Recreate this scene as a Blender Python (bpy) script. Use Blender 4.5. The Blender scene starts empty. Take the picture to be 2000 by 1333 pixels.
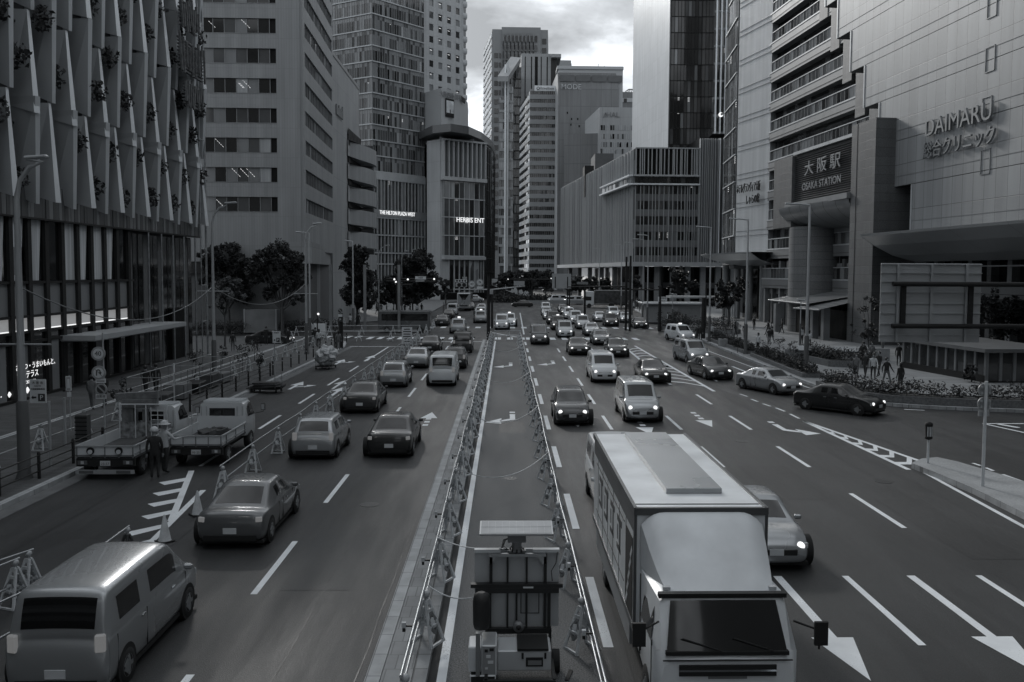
import bpy, bmesh, math, random
from mathutils import Vector, Matrix
R=math.radians; PI=math.pi
C=bpy.context.scene.collection
SC=bpy.context.scene
rnd=random.Random(7)
# ---------------- camera
FPX=1750.0; PX0,PY0=1040.0,640.0; CAMH=7.2
PITCH=math.atan(FPX*3.5e-5); YAW=math.atan(52*math.cos(PITCH)/FPX); ROLL=0.006
cam=bpy.data.cameras.new('camera'); co=bpy.data.objects.new('camera',cam); C.objects.link(co)
cam.sensor_width=36; cam.lens=36*FPX/2000; cam.shift_x=(1000-PX0)/2000; cam.shift_y=(PY0-666.5)/2000
cam.clip_start=.1; cam.clip_end=4000
CM=Matrix.Translation((0,0,CAMH))@Matrix.Rotation(-YAW,4,'Z')@Matrix.Rotation(PI/2-PITCH,4,'X')@Matrix.Rotation(ROLL,4,'Z')
co.matrix_world=CM; SC.camera=co
RM=CM.to_3x3()
def ray(x,y): return RM@Vector(((x-PX0)/FPX,-(y-PY0)/FPX,-1))
def G(x,y,z=0.0):
    d=ray(x,y); t=(z-CAMH)/d.z; return Vector((d.x*t,d.y*t,z))
def W(x,y,Y):
    d=ray(x,y); t=Y/d.y; return Vector((d.x*t,Y,CAMH+d.z*t))
def P2(x,Y,y=533): v=W(x,y,Y); return (v.x,v.y)
def ZZ(x,y,Y): return W(x,y,Y).z
# ---------------- world and light
SC.view_settings.view_transform='Standard'; SC.view_settings.look='None'; SC.view_settings.exposure=0.34; SC.view_settings.gamma=1
SUN_EL,SUN_AZ=R(24),R(-16)   # azimuth measured from +Y towards +X
w=bpy.data.worlds.new('World'); SC.world=w; w.use_nodes=True
nt=w.node_tree; nt.nodes.clear()
def N(t,ty,**k):
    n=t.nodes.new(ty)
    for a,b in k.items(): setattr(n,a,b)
    return n
sky=N(nt,'ShaderNodeTexSky',sky_type='NISHITA',sun_disc=False,sun_elevation=SUN_EL,sun_rotation=SUN_AZ,altitude=10,air_density=1.0,dust_density=3.0)
bw=N(nt,'ShaderNodeRGBToBW'); nt.links.new(sky.outputs[0],bw.inputs[0])
tc=N(nt,'ShaderNodeTexCoord'); sep=N(nt,'ShaderNodeSeparateXYZ'); nt.links.new(tc.outputs['Generated'],sep.inputs[0])
# cloud layer: project the view direction on a high plane
zz=N(nt,'ShaderNodeMath',operation='MAXIMUM'); nt.links.new(sep.outputs[2],zz.inputs[0]); zz.inputs[1].default_value=0.0
za=N(nt,'ShaderNodeMath',operation='ADD'); nt.links.new(zz.outputs[0],za.inputs[0]); za.inputs[1].default_value=0.16
cx=N(nt,'ShaderNodeMath',operation='DIVIDE'); nt.links.new(sep.outputs[0],cx.inputs[0]); nt.links.new(za.outputs[0],cx.inputs[1])
cy=N(nt,'ShaderNodeMath',operation='DIVIDE'); nt.links.new(sep.outputs[1],cy.inputs[0]); nt.links.new(za.outputs[0],cy.inputs[1])
cc=N(nt,'ShaderNodeCombineXYZ'); nt.links.new(cx.outputs[0],cc.inputs[0]); nt.links.new(cy.outputs[0],cc.inputs[1])
n1=N(nt,'ShaderNodeTexNoise'); n1.inputs['Scale'].default_value=2.3; n1.inputs['Detail'].default_value=7; n1.inputs['Roughness'].default_value=.52; n1.inputs['Distortion'].default_value=.35
nt.links.new(cc.outputs[0],n1.inputs['Vector'])
cr=N(nt,'ShaderNodeValToRGB'); nt.links.new(n1.outputs[0],cr.inputs[0])
cr.color_ramp.elements[0].position=.36; cr.color_ramp.elements[0].color=(.21,.21,.21,1)
cr.color_ramp.elements[1].position=.62; cr.color_ramp.elements[1].color=(.74,.74,.74,1)
e=cr.color_ramp.elements.new(.49); e.color=(.38,.38,.38,1)
ms=N(nt,'ShaderNodeMath',operation='MULTIPLY'); nt.links.new(bw.outputs[0],ms.inputs[0]); ms.inputs[1].default_value=.03
mx=N(nt,'ShaderNodeMath',operation='MULTIPLY'); nt.links.new(cr.outputs[0],mx.inputs[0]); mx.inputs[1].default_value=11.0
ad=N(nt,'ShaderNodeMath',operation='ADD'); nt.links.new(ms.outputs[0],ad.inputs[0]); nt.links.new(mx.outputs[0],ad.inputs[1])
ti=N(nt,'ShaderNodeMix',data_type='RGBA',blend_type='MULTIPLY'); ti.inputs[0].default_value=1
nt.links.new(ad.outputs[0],ti.inputs[6]); ti.inputs[7].default_value=(.955,1,1.05,1)
bg=N(nt,'ShaderNodeBackground'); bg.inputs[1].default_value=.125
nt.links.new(ti.outputs[2],bg.inputs[0])
ow=N(nt,'ShaderNodeOutputWorld'); nt.links.new(bg.outputs[0],ow.inputs[0])
sl=bpy.data.lights.new('sun','SUN'); so=bpy.data.objects.new('sun',sl); C.objects.link(so)
sl.energy=1.7; sl.angle=R(9); sl.color=(1,.985,.96)
sd=Vector((math.sin(SUN_AZ)*math.cos(SUN_EL),math.cos(SUN_AZ)*math.cos(SUN_EL),math.sin(SUN_EL)))
so.rotation_euler=sd.to_track_quat('Z','Y').to_euler()
# ---------------- materials
def tint(v): return (v*.955,v*1.0,v*1.035,1)
MT={}
def _base(name):
    m=bpy.data.materials.new(name); m.use_nodes=True; t=m.node_tree; b=t.nodes['Principled BSDF']; return m,t,b
def ramp(t,src,lo,hi,p0=.3,p1=.7):
    r=N(t,'ShaderNodeMapRange'); t.links.new(src,r.inputs[0]); r.inputs[1].default_value=p0; r.inputs[2].default_value=p1
    r.inputs[3].default_value=lo; r.inputs[4].default_value=hi; return r.outputs[0]
def mulcol(t,src,base):
    m=N(t,'ShaderNodeMix',data_type='RGBA',blend_type='MULTIPLY'); m.inputs[0].default_value=1
    m.inputs[6].default_value=base; t.links.new(src,m.inputs[7]); return m.outputs[2]
def mat(name,v,rough=.75,metal=0,var=.15,scale=.8,bump=0,bscale=20,spec=.5,coat=0,vert=0,fine=0):
    if name in MT: return MT[name]
    m,t,b=_base(name)
    tc=N(t,'ShaderNodeTexCoord'); vec=tc.outputs['Object']
    if vert:
        mp=N(t,'ShaderNodeMapping'); mp.inputs['Scale'].default_value=(1,1,vert); t.links.new(vec,mp.inputs[0]); vec=mp.outputs[0]
    n=N(t,'ShaderNodeTexNoise'); n.inputs['Scale'].default_value=scale; n.inputs['Detail'].default_value=5; t.links.new(vec,n.inputs['Vector'])
    f=ramp(t,n.outputs[0],1-var,1+var)
    if fine:
        n2=N(t,'ShaderNodeTexNoise'); n2.inputs['Scale'].default_value=scale*14; n2.inputs['Detail'].default_value=3; t.links.new(tc.outputs['Object'],n2.inputs['Vector'])
        f2=ramp(t,n2.outputs[0],1-fine,1+fine); mm=N(t,'ShaderNodeMath',operation='MULTIPLY'); t.links.new(f,mm.inputs[0]); t.links.new(f2,mm.inputs[1]); f=mm.outputs[0]
    t.links.new(mulcol(t,f,tint(v)),b.inputs['Base Color'])
    t.links.new(ramp(t,n.outputs[0],max(0,rough*.85),min(1,rough*1.15)),b.inputs['Roughness'])
    b.inputs['Metallic'].default_value=metal; b.inputs['Specular IOR Level'].default_value=spec; b.inputs['Coat Weight'].default_value=coat
    if bump:
        nb=N(t,'ShaderNodeTexNoise'); nb.inputs['Scale'].default_value=bscale; nb.inputs['Detail'].default_value=3; t.links.new(tc.outputs['Object'],nb.inputs['Vector'])
        bp=N(t,'ShaderNodeBump'); bp.inputs['Strength'].default_value=bump; bp.inputs['Distance'].default_value=.02
        t.links.new(nb.outputs[0],bp.inputs['Height']); t.links.new(bp.outputs[0],b.inputs['Normal'])
    MT[name]=m; return m
def panel(name,v,ang=0,w=1,h=1,mortar=.02,mv=.5,rough=.6,metal=0,var=.12,off=0,horiz=False,spec=.5,nz=.1,sc=.15,bump=.3):
    """panel / tile grid measured in metres along a wall direction (or on the ground)"""
    if name in MT: return MT[name]
    m,t,b=_base(name)
    tc=N(t,'ShaderNodeTexCoord')
    d1=N(t,'ShaderNodeVectorMath',operation='DOT_PRODUCT'); t.links.new(tc.outputs['Object'],d1.inputs[0]); d1.inputs[1].default_value=(math.cos(ang),math.sin(ang),0)
    d2=N(t,'ShaderNodeVectorMath',operation='DOT_PRODUCT'); t.links.new(tc.outputs['Object'],d2.inputs[0])
    d2.inputs[1].default_value=(-math.sin(ang),math.cos(ang),0) if horiz else (0,0,1)
    cb=N(t,'ShaderNodeCombineXYZ'); t.links.new(d1.outputs['Value'],cb.inputs[0]); t.links.new(d2.outputs['Value'],cb.inputs[1])
    br=N(t,'ShaderNodeTexBrick'); br.offset=off; br.inputs['Scale'].default_value=1; br.inputs['Brick Width'].default_value=w; br.inputs['Row Height'].default_value=h
    br.inputs['Mortar Size'].default_value=mortar; br.inputs['Mortar Smooth'].default_value=.1; br.inputs['Bias'].default_value=0
    br.inputs['Color1'].default_value=(1-var,)*3+(1,); br.inputs['Color2'].default_value=(1+var,)*3+(1,); br.inputs['Mortar'].default_value=(mv,)*3+(1,)
    t.links.new(cb.outputs[0],br.inputs['Vector'])
    n=N(t,'ShaderNodeTexNoise'); n.inputs['Scale'].default_value=sc; n.inputs['Detail'].default_value=6; t.links.new(tc.outputs['Object'],n.inputs['Vector'])
    f=ramp(t,n.outputs[0],1-nz,1+nz)
    if not horiz:
        mp=N(t,'ShaderNodeMapping'); mp.inputs['Scale'].default_value=(1.3,1.3,.06); t.links.new(tc.outputs['Object'],mp.inputs[0])
        n9=N(t,'ShaderNodeTexNoise'); n9.inputs['Scale'].default_value=.9; n9.inputs['Detail'].default_value=4; t.links.new(mp.outputs[0],n9.inputs['Vector'])
        f9=ramp(t,n9.outputs[0],.86,1.08); m9=N(t,'ShaderNodeMath',operation='MULTIPLY'); t.links.new(f,m9.inputs[0]); t.links.new(f9,m9.inputs[1]); f=m9.outputs[0]
    mm=N(t,'ShaderNodeMix',data_type='RGBA',blend_type='MULTIPLY'); mm.inputs[0].default_value=1; t.links.new(br.outputs[0],mm.inputs[6]); t.links.new(f,mm.inputs[7])
    t.links.new(mulcol(t,mm.outputs[2],tint(v)),b.inputs['Base Color'])
    b.inputs['Roughness'].default_value=rough; b.inputs['Metallic'].default_value=metal; b.inputs['Specular IOR Level'].default_value=spec
    if bump:
        bp=N(t,'ShaderNodeBump'); bp.inputs['Strength'].default_value=bump; bp.inputs['Distance'].default_value=.02; bp.invert=True
        t.links.new(br.outputs['Fac'],bp.inputs['Height']); t.links.new(bp.outputs[0],b.inputs['Normal'])
    MT[name]=m; return m
def wornpaint(name,v,base,thr=.62,sc=22):
    m,t,b=_base(name); tc=N(t,'ShaderNodeTexCoord'); n=N(t,'ShaderNodeTexNoise'); n.inputs['Scale'].default_value=sc; n.inputs['Detail'].default_value=6; n.inputs['Roughness'].default_value=.7; t.links.new(tc.outputs['Object'],n.inputs['Vector'])
    n2=N(t,'ShaderNodeTexNoise'); n2.inputs['Scale'].default_value=1.1; n2.inputs['Detail'].default_value=3; t.links.new(tc.outputs['Object'],n2.inputs['Vector'])
    ad=N(t,'ShaderNodeMath',operation='MULTIPLY_ADD'); t.links.new(n2.outputs[0],ad.inputs[0]); ad.inputs[1].default_value=.35; t.links.new(n.outputs[0],ad.inputs[2])
    f=ramp(t,ad.outputs[0],0,1,thr+.10,thr+.17); mx=N(t,'ShaderNodeMix',data_type='RGBA'); t.links.new(f,mx.inputs[0]); 
    f2=ramp(t,n2.outputs[0],.82,1.06); t.links.new(mulcol(t,f2,tint(v)),mx.inputs[6]); mx.inputs[7].default_value=tint(base)
    t.links.new(mx.outputs[2],b.inputs['Base Color']); b.inputs['Roughness'].default_value=.65; MT[name]=m; return m
def emis(name,v,s,col=None):
    if name in MT: return MT[name]
    m,t,b=_base(name); b.inputs['Base Color'].default_value=tint(v); b.inputs['Emission Color'].default_value=col or (1,1,1,1); b.inputs['Emission Strength'].default_value=s
    MT[name]=m; return m
def asphalt(name,v,speck=.35,sc=60,stain=.25,rough=.62):
    m,t,b=_base(name)
    tc=N(t,'ShaderNodeTexCoord'); o=tc.outputs['Object']
    n=N(t,'ShaderNodeTexNoise'); n.inputs['Scale'].default_value=sc; n.inputs['Detail'].default_value=2; t.links.new(o,n.inputs['Vector'])
    v1=N(t,'ShaderNodeTexVoronoi'); v1.inputs['Scale'].default_value=sc*.8; t.links.new(o,v1.inputs['Vector'])
    f1=ramp(t,n.outputs[0],1-speck,1+speck,.3,.7)
    mp=N(t,'ShaderNodeMapping'); mp.inputs['Scale'].default_value=(1,.12,1); t.links.new(o,mp.inputs[0])
    n2=N(t,'ShaderNodeTexNoise'); n2.inputs['Scale'].default_value=.9; n2.inputs['Detail'].default_value=5; n2.inputs['Roughness'].default_value=.6; t.links.new(mp.outputs[0],n2.inputs['Vector'])
    f2=ramp(t,n2.outputs[0],1-stain,1+stain,.3,.7)
    n3=N(t,'ShaderNodeTexNoise'); n3.inputs['Scale'].default_value=.12; n3.inputs['Detail'].default_value=4; t.links.new(o,n3.inputs['Vector'])
    f3=ramp(t,n3.outputs[0],1-stain,1+stain,.35,.65)
    # fine cracks
    vc=N(t,'ShaderNodeTexVoronoi',feature='DISTANCE_TO_EDGE'); vc.inputs['Scale'].default_value=.11
    nd=N(t,'ShaderNodeTexNoise'); nd.inputs['Scale'].default_value=.7; nd.inputs['Detail'].default_value=6; t.links.new(o,nd.inputs['Vector'])
    mv=N(t,'ShaderNodeMix',data_type='VECTOR'); mv.inputs[0].default_value=.25; t.links.new(o,mv.inputs[4])
    sm=N(t,'ShaderNodeVectorMath',operation='SCALE'); sm.inputs['Scale'].default_value=6; t.links.new(nd.outputs[1],sm.inputs[0])
    av=N(t,'ShaderNodeVectorMath',operation='ADD'); t.links.new(o,av.inputs[0]); t.links.new(sm.outputs[0],av.inputs[1]); t.links.new(av.outputs[0],vc.inputs['Vector'])
    fc=ramp(t,vc.outputs['Distance'],.62,1,0,.0022)
    a=f1
    for q in (f2,f3,fc):
        mm=N(t,'ShaderNodeMath',operation='MULTIPLY'); t.links.new(a,mm.inputs[0]); t.links.new(q,mm.inputs[1]); a=mm.outputs[0]
    t.links.new(mulcol(t,a,tint(v)),b.inputs['Base Color'])
    t.links.new(ramp(t,n2.outputs[0],rough-.12,rough+.12),b.inputs['Roughness'])
    b.inputs['Specular IOR Level'].default_value=.42
    bp=N(t,'ShaderNodeBump'); bp.inputs['Strength'].default_value=.35; bp.inputs['Distance'].default_value=.01
    t.links.new(v1.outputs['Distance'],bp.inputs['Height']); t.links.new(bp.outputs[0],b.inputs['Normal'])
    MT[name]=m; return m
# ---------------- mesh helper
class MB:
    def __init__(s,M=None): s.v=[]; s.f=[]; s.mi=[]; s.ms=[]; s.M=M or Matrix.Identity(4); s.sm=[]
    def m(s,mt):
        if mt not in s.ms: s.ms.append(mt)
        return s.ms.index(mt)
    def add(s,vs,fs,mt,smooth=False):
        o=len(s.v); k=s.m(mt)
        s.v+= [s.M@Vector(p) for p in vs]
        for f in fs: s.f.append([i+o for i in f]); s.mi.append(k); s.sm.append(smooth)
        return s
    def box(s,x0,x1,y0,y1,z0,z1,mt):
        return s.add([(x0,y0,z0),(x1,y0,z0),(x1,y1,z0),(x0,y1,z0),(x0,y0,z1),(x1,y0,z1),(x1,y1,z1),(x0,y1,z1)],
            [(0,3,2,1),(4,5,6,7),(0,1,5,4),(1,2,6,5),(2,3,7,6),(3,0,4,7)],mt)
    def cb(s,c,d,mt,rz=0,rx=0,ry=0):
        M=Matrix.Translation(c)@Matrix.Rotation(rz,4,'Z')@Matrix.Rotation(ry,4,'Y')@Matrix.Rotation(rx,4,'X')
        a,b,e=d[0]/2,d[1]/2,d[2]/2
        vs=[M@Vector(p) for p in [(-a,-b,-e),(a,-b,-e),(a,b,-e),(-a,b,-e),(-a,-b,e),(a,-b,e),(a,b,e),(-a,b,e)]]
        return s.add(vs,[(0,3,2,1),(4,5,6,7),(0,1,5,4),(1,2,6,5),(2,3,7,6),(3,0,4,7)],mt)
    def quad(s,a,b,c,d,mt): return s.add([a,b,c,d],[(0,1,2,3)],mt)
    def prism(s,poly,z0,z1,mt,top=None):
        n=len(poly); vs=[(p[0],p[1],z0) for p in poly]+[(p[0],p[1],z1) for p in poly]
        fs=[(i,(i+1)%n,n+(i+1)%n,n+i) for i in range(n)]
        s.add(vs,fs+[tuple(reversed(range(n)))],mt); s.add(vs[n:],[tuple(range(n))],top or mt); return s
    def xprism(s,prof,x0,x1,mt):   # profile in (y,z) extruded along x
        n=len(prof); vs=[(x0,p[0],p[1]) for p in prof]+[(x1,p[0],p[1]) for p in prof]
        return s.add(vs,[(i,(i+1)%n,n+(i+1)%n,n+i) for i in range(n)]+[tuple(reversed(range(n))),tuple(range(n,2*n))],mt)
    def tube(s,pts,r,mt,n=8,cap=True):
        pts=[Vector(p) for p in pts]; rs=r if isinstance(r,(list,tuple)) else [r]*len(pts)
        vs=[]
        for i,p in enumerate(pts):
            d=(pts[min(i+1,len(pts)-1)]-pts[max(i-1,0)]).normalized()
            a=d.orthogonal().normalized() if i==0 else (a-d*a.dot(d)).normalized()
            b=d.cross(a)
            for k in range(n):
                t=2*PI*k/n; vs.append(p+(a*math.cos(t)+b*math.sin(t))*rs[i])
        fs=[(i*n+k,i*n+(k+1)%n,(i+1)*n+(k+1)%n,(i+1)*n+k) for i in range(len(pts)-1) for k in range(n)]
        s.add(vs,fs,mt,True)
        if cap: s.add(vs[:n],[tuple(reversed(range(n)))],mt); s.add(vs[-n:],[tuple(range(n))],mt)
        return s
    def lathe(s,prof,c,mt,n=16,axis='Z',smooth=True):
        vs=[]
        for r,z in prof:
            for k in range(n):
                t=2*PI*k/n; p=(r*math.cos(t),r*math.sin(t),z)
                if axis=='Y': p=(p[0],p[2],p[1])
                if axis=='X': p=(p[2],p[0],p[1])
                vs.append(Vector(p)+Vector(c))
        m_=len(prof); fs=[(i*n+k,i*n+(k+1)%n,(i+1)*n+(k+1)%n,(i+1)*n+k) for i in range(m_-1) for k in range(n)]
        s.add(vs,fs,mt,smooth); s.add(vs[:n],[tuple(reversed(range(n)))],mt); s.add(vs[-n:],[tuple(range(n))],mt); return s
    def mesh(s,name):
        me=bpy.data.meshes.new(name); me.from_pydata([tuple(v) for v in s.v],[],s.f)
        for m_ in s.ms: me.materials.append(m_)
        me.polygons.foreach_set('material_index',s.mi); me.polygons.foreach_set('use_smooth',s.sm); me.update(); return me
    def build(s,name,parent=None,loc=None,bevel=0):
        if loc is not None: s.v=[v-Vector(loc) for v in s.v]
        me=s.mesh(name)
        bm=bmesh.new(); bm.from_mesh(me); bmesh.ops.recalc_face_normals(bm,faces=bm.faces[:])
        if bevel:
            bmesh.ops.remove_doubles(bm,verts=bm.verts[:],dist=1e-5)
            ed=[e for e in bm.edges if len(e.link_faces)==2 and e.calc_face_angle(0)>.5]
            bmesh.ops.bevel(bm,geom=ed,offset=bevel,segments=1,affect='EDGES',clamp_overlap=True)
        bm.to_mesh(me); bm.free()
        o=bpy.data.objects.new(name,me); C.objects.link(o)
        if parent is not None: o.parent=parent
        elif loc is not None: o.location=loc
        return o
def thing(name,label,cat,loc=(0,0,0),rz=0,group=None):
    o=bpy.data.objects.new(name,None); C.objects.link(o); o.location=loc; o.rotation_euler=(0,0,rz); o.empty_display_size=.3
    o['label']=label; o['category']=cat
    if group: o['group']=group
    return o
def tag(o,label,cat,group=None):
    o['label']=label; o['category']=cat
    if group: o['group']=group
    return o
def struct(o): o['kind']='structure'; return o
def dup(o,parent=None,override=None):
    c=o.copy(); C.objects.link(c)
    if parent is not None: c.parent=parent
    if override and c.type=='MESH':
        for i,s_ in enumerate(c.material_slots):
            dm=c.data.materials[i]
            if dm and dm.name in override: s_.link='OBJECT'; s_.material=override[dm.name]
    for ch in list(o.children): dup(ch,c,override)
    return c
def frame(P0,P1,out=1):
    """matrix with x along the wall P0->P1, y pointing OUT of the wall, z up"""
    a=Vector((P0[0],P0[1],0)); b=Vector((P1[0],P1[1],0)); u=(b-a).normalized(); n=Vector((u.y,-u.x,0))*out
    M=Matrix(((u.x,n.x,0,a.x),(u.y,n.y,0,a.y),(0,0,1,0),(0,0,0,1))); return M,(b-a).length,math.atan2(u.y,u.x)
def text_mesh(body,size,mt,ext=.02,shear=0):
    cu=bpy.data.curves.new('txt','FONT'); cu.body=body; cu.size=size; cu.extrude=ext; cu.align_x='CENTER'; cu.align_y='CENTER'; cu.resolution_u=3; cu.shear=shear
    o=bpy.data.objects.new('txt',cu); C.objects.link(o)
    dg=bpy.context.evaluated_depsgraph_get(); me=bpy.data.meshes.new_from_object(o.evaluated_get(dg))
    bpy.data.objects.remove(o); me.materials.clear(); me.materials.append(mt)
    for p in me.polygons: p.material_index=0
    return me
def text(body,size,mt,M,parent,name='lettering',ext=.02,sx=1,loc=(0,0,0),shear=0):
    """M: matrix whose x runs along the text, z is up and y points away from the reader... text is laid in its x/z plane"""
    me=text_mesh(body,size,mt,ext,shear)
    T=Matrix.Translation(-Vector(loc))@M@Matrix.Rotation(PI/2,4,'X')@Matrix.Scale(sx,4,(1,0,0)); me.transform(T)
    me.name=name; o=bpy.data.objects.new(name,me); C.objects.link(o); o.parent=parent; return o
# ---------------- common materials
asph=asphalt('asphalt',.033,.5,rough=.54); asphN=asphalt('asphalt_new',.105,.7,34,.12,.8)
paint=wornpaint('road_paint',.80,.12,.69,30); paintO=mat('worn_paint',.42,.7,var=.3,scale=4,fine=.2)
kerbm=panel('kerb_stone',.37,PI/2,.9,.4,.012,.45,.8,var=.08,horiz=True,nz=.2,sc=2)
pave=panel('paving_slabs',.14,0,.6,.3,.012,.7,.8,var=.10,off=.5,horiz=True,nz=.25,sc=.5)
pavL=panel('paving_bricks',.085,.1,.6,.12,.01,.6,.8,var=.22,off=.5,horiz=True,nz=.25,sc=.7)
pavP=panel('plaza_paving',.24,.15,3.4,1.7,.06,.62,.75,var=.06,off=.5,horiz=True,nz=.15,sc=.4)
white=mat('white_paint',.72,.45,var=.06,scale=2); pgrey=mat('light_metal',.42,.45,metal=.3,var=.08); dark=mat('dark_metal',.018,.5,metal=.3,var=.2)
black=mat('black_rubber',.015,.8); steel=mat('galvanised_steel',.4,.42,metal=.85,var=.2,scale=3); mid=mat('mid_grey_metal',.22,.5,metal=.3)
g_dark=mat('glass_dark',.012,.06,spec=.7,var=.3,scale=.3); g_mid=mat('glass_mid',.07,.07,spec=.7,var=.3,scale=.3); g_lite=mat('glass_blind',.20,.10,spec=.6,var=.2,scale=.5,vert=.2)
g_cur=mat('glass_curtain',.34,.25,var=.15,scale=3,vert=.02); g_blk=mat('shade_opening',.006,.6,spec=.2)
litm=emis('lit_tube',.8,.8); litb=emis('lit_sign',.7,.75); litw=emis('lit_interior',.4,.14)
conc=mat('concrete',.27,.8,var=.12,scale=.3,fine=.08); concd=mat('concrete_dark',.12,.85,var=.15,scale=.4,fine=.1)
# ---------------- ground and roads
def sheet(name,poly,z,mt,kind=True):
    b=MB(); b.add([(p[0],p[1],z) for p in poly],[tuple(range(len(poly)))],mt); o=b.build(name); struct(o); return o
def slab(name,poly,z,mt,side,kerb=None,kw=.22):
    b=MB(); b.prism(poly,-.05,z,side,mt); o=b.build(name); struct(o); return o
sheet('ground',[(-900,-60),(900,-60),(900,1500),(-900,1500)],-.004,asph)
sheet('new_lane',[(-1.32,6),(1.78,6),(1.78,57),(-1.32,57)],0.0,asphN)
asphM=asphalt('asphalt_mid',.085,.5,45,.2,.75); sheet('new_lane',[(-1.32,57),(1.78,57),(1.78,94.5),(-1.32,94.5)],0.0,asphM)
# left pavement
KX=G(497,764).x
slab('left_pavement',[(KX-.25,10),(KX-.25,84),(KX-1.2,90),(KX-3.5,94),(KX-9,97),(-90,100),(-90,10)],.15,pavL,concd)
b=MB()
for (y0,y1,x0,x1) in [(10,84,KX-.25,KX)]: b.box(x0,x1,y0,y1,-.05,.16,kerbm)
b.add([(KX-.25,84,.16),(KX,84,.16),(KX-.9,90.4,.16),(KX-3.3,94.4,.16),(KX-3.5,94.1,.16),(KX-1.15,90.1,.16),(KX,84,-.05),(KX-.9,90.4,-.05),(KX-3.3,94.4,-.05)],[(0,1,2,5),(5,2,3,4),(1,6,7,2),(2,7,8,3)],kerbm)
struct(b.build('left_kerb'))
sheet('gutter',[(KX+.004,10),(KX+.55,10),(KX+.55,86),(KX+.004,86)],0.004,mat('gutter_concrete',.13,.8,var=.25,scale=2,fine=.15))
b=MB(); b.box(-21.35,-21.0,12,97,.15,.156,mat('tactile_strip',.5,.8,var=.12,scale=5,fine=.2)); struct(b.build('tactile_strip'))
slab('far_left_pavement',[(-19,128),(-14.5,134),(-13.2,160),(-13.5,214),(-8,222),(-6,560),(-120,560),(-120,104),(-27,104),(-24.5,120)],.15,pave,concd)
# median
b=MB(); b.box(-2.42,-2.16,9,94,-.05,.16,kerbm); b.box(-2.15,-1.62,9,94,-.05,.145,panel('median_slabs',.24,0,.3,.6,.012,.65,.8,var=.10,off=.5,horiz=True,nz=.25,sc=.8)); b.box(-1.61,-1.36,9,94,-.05,.15,panel('median_edge_blocks',.27,PI/2,.6,.4,.015,.5,.8,var=.12,horiz=True,nz=.2,sc=2)); struct(b.build('median_kerb'))
sheet('gutter',[(-1.355,9),(-1.2,9),(-1.2,94),(-1.355,94)],0.006,mat('drain_dark',.03,.8))
# right pavement: kerb curve read from the photo
KP=[G(*p) for p in [(1190,590),(1235,604),(1270,622),(1330,650),(1375,668),(1450,700),(1560,745),(1600,760),(1640,774),(1690,786),(1750,795),(1830,800),(1920,804),(2040,808)]]
kp=[(p.x,p.y) for p in KP]
slab('right_pavement',[(kp[0][0]+.2,220)]+[(a+.2,b_+.0) for a,b_ in kp]+[(80,44),(120,44),(120,400),(27,400)],.15,pavP,concd)
b=MB()
for i in range(len(kp)-1):
    a=Vector(kp[i]+(0,)); c=Vector(kp[i+1]+(0,)); d=(c-a).normalized(); n=Vector((-d.y,d.x,0))
    if n.x>0 and n.y<0: pass
    n=Vector((d.y,-d.x,0));  # towards road side
    n=-n if n.x>0 and i<9 else n
    if i>=9: n=Vector((0,-1,0))
    for (w0,w1,z) in [(0,-.25,.17)]:
        p=[a+n*w0,c+n*w0,c+n*w1,a+n*w1]
        b.add([(q.x,q.y,z) for q in p]+[(q.x,q.y,-.05) for q in p],[(0,1,2,3),(0,1,5,4)],kerbm)
struct(b.build('right_kerb'))
def offc(pts,d):
    out=[]
    for i,p in enumerate(pts):
        a=Vector(pts[max(i-1,0)]); c=Vector(pts[min(i+1,len(pts)-1)]); t=(c-a).normalized(); n=Vector((-t.y,t.x)); out.append((p[0]+n.x*d,p[1]+n.y*d))
    return out
# right island with kerb
isl=[G(1780,915),G(1800,906),G(1830,903),G(1870,912),G(1930,930),G(2000,952),G(2120,992),G(2300,1055),G(2300,1160),G(2120,1080),G(2000,1015),G(1900,965),G(1830,935)]
isl=[(p.x,p.y) for p in isl]
cx_=sum(p[0] for p in isl)/len(isl)
b=MB(); b.prism(isl,-.05,.2,kerbm,mat('island_top',.30,.8,var=.15,scale=1,fine=.15)); struct(b.build('traffic_island'))
# road markings
mk=MB()
def strip(p0,p1,wd,z=.004,mt=None):
    p0=Vector((p0[0],p0[1],0)); p1=Vector((p1[0],p1[1],0)); d=(p1-p0).normalized(); n=Vector((-d.y,d.x,0))*wd/2
    mk.add([(q.x,q.y,z) for q in (p0-n,p0+n,p1+n,p1-n)],[(0,1,2,3)],mt or paint)
def gs(a,b_,wd,z=.004,mt=None): strip(G(*a),G(*b_),wd,z,mt)
strip((-1.13,9),(-1.13,94),.2,.005)
k=0
for y in range(0,11):
    y0=11.8+7.95*y
    if y0<94: strip((-5.6,y0),(-5.6,y0+3.95),.15)
for X in (4.9,8.13,11.37):
    for k in range(0,10):
        y0=8.8+8*k
        if X>11 and k>5: continue
        if y0<90: strip((X,y0),(X,y0+4),.16)
for k in range(0,11): 
    y0=8.8+8*k; strip((2.0,y0),(2.0,min(y0+4,95)),.2)
for k in range(1,7): strip((-11.25,33+k*7.9-7.9),(-11.25,36.9+k*7.9-7.9),.15)
strip((-11.25,74),(-11.25,86),.15); strip((-15,86.3),(-8.8,86.3),.3,.006)
gs((343,800),(372,770),.15)
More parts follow.
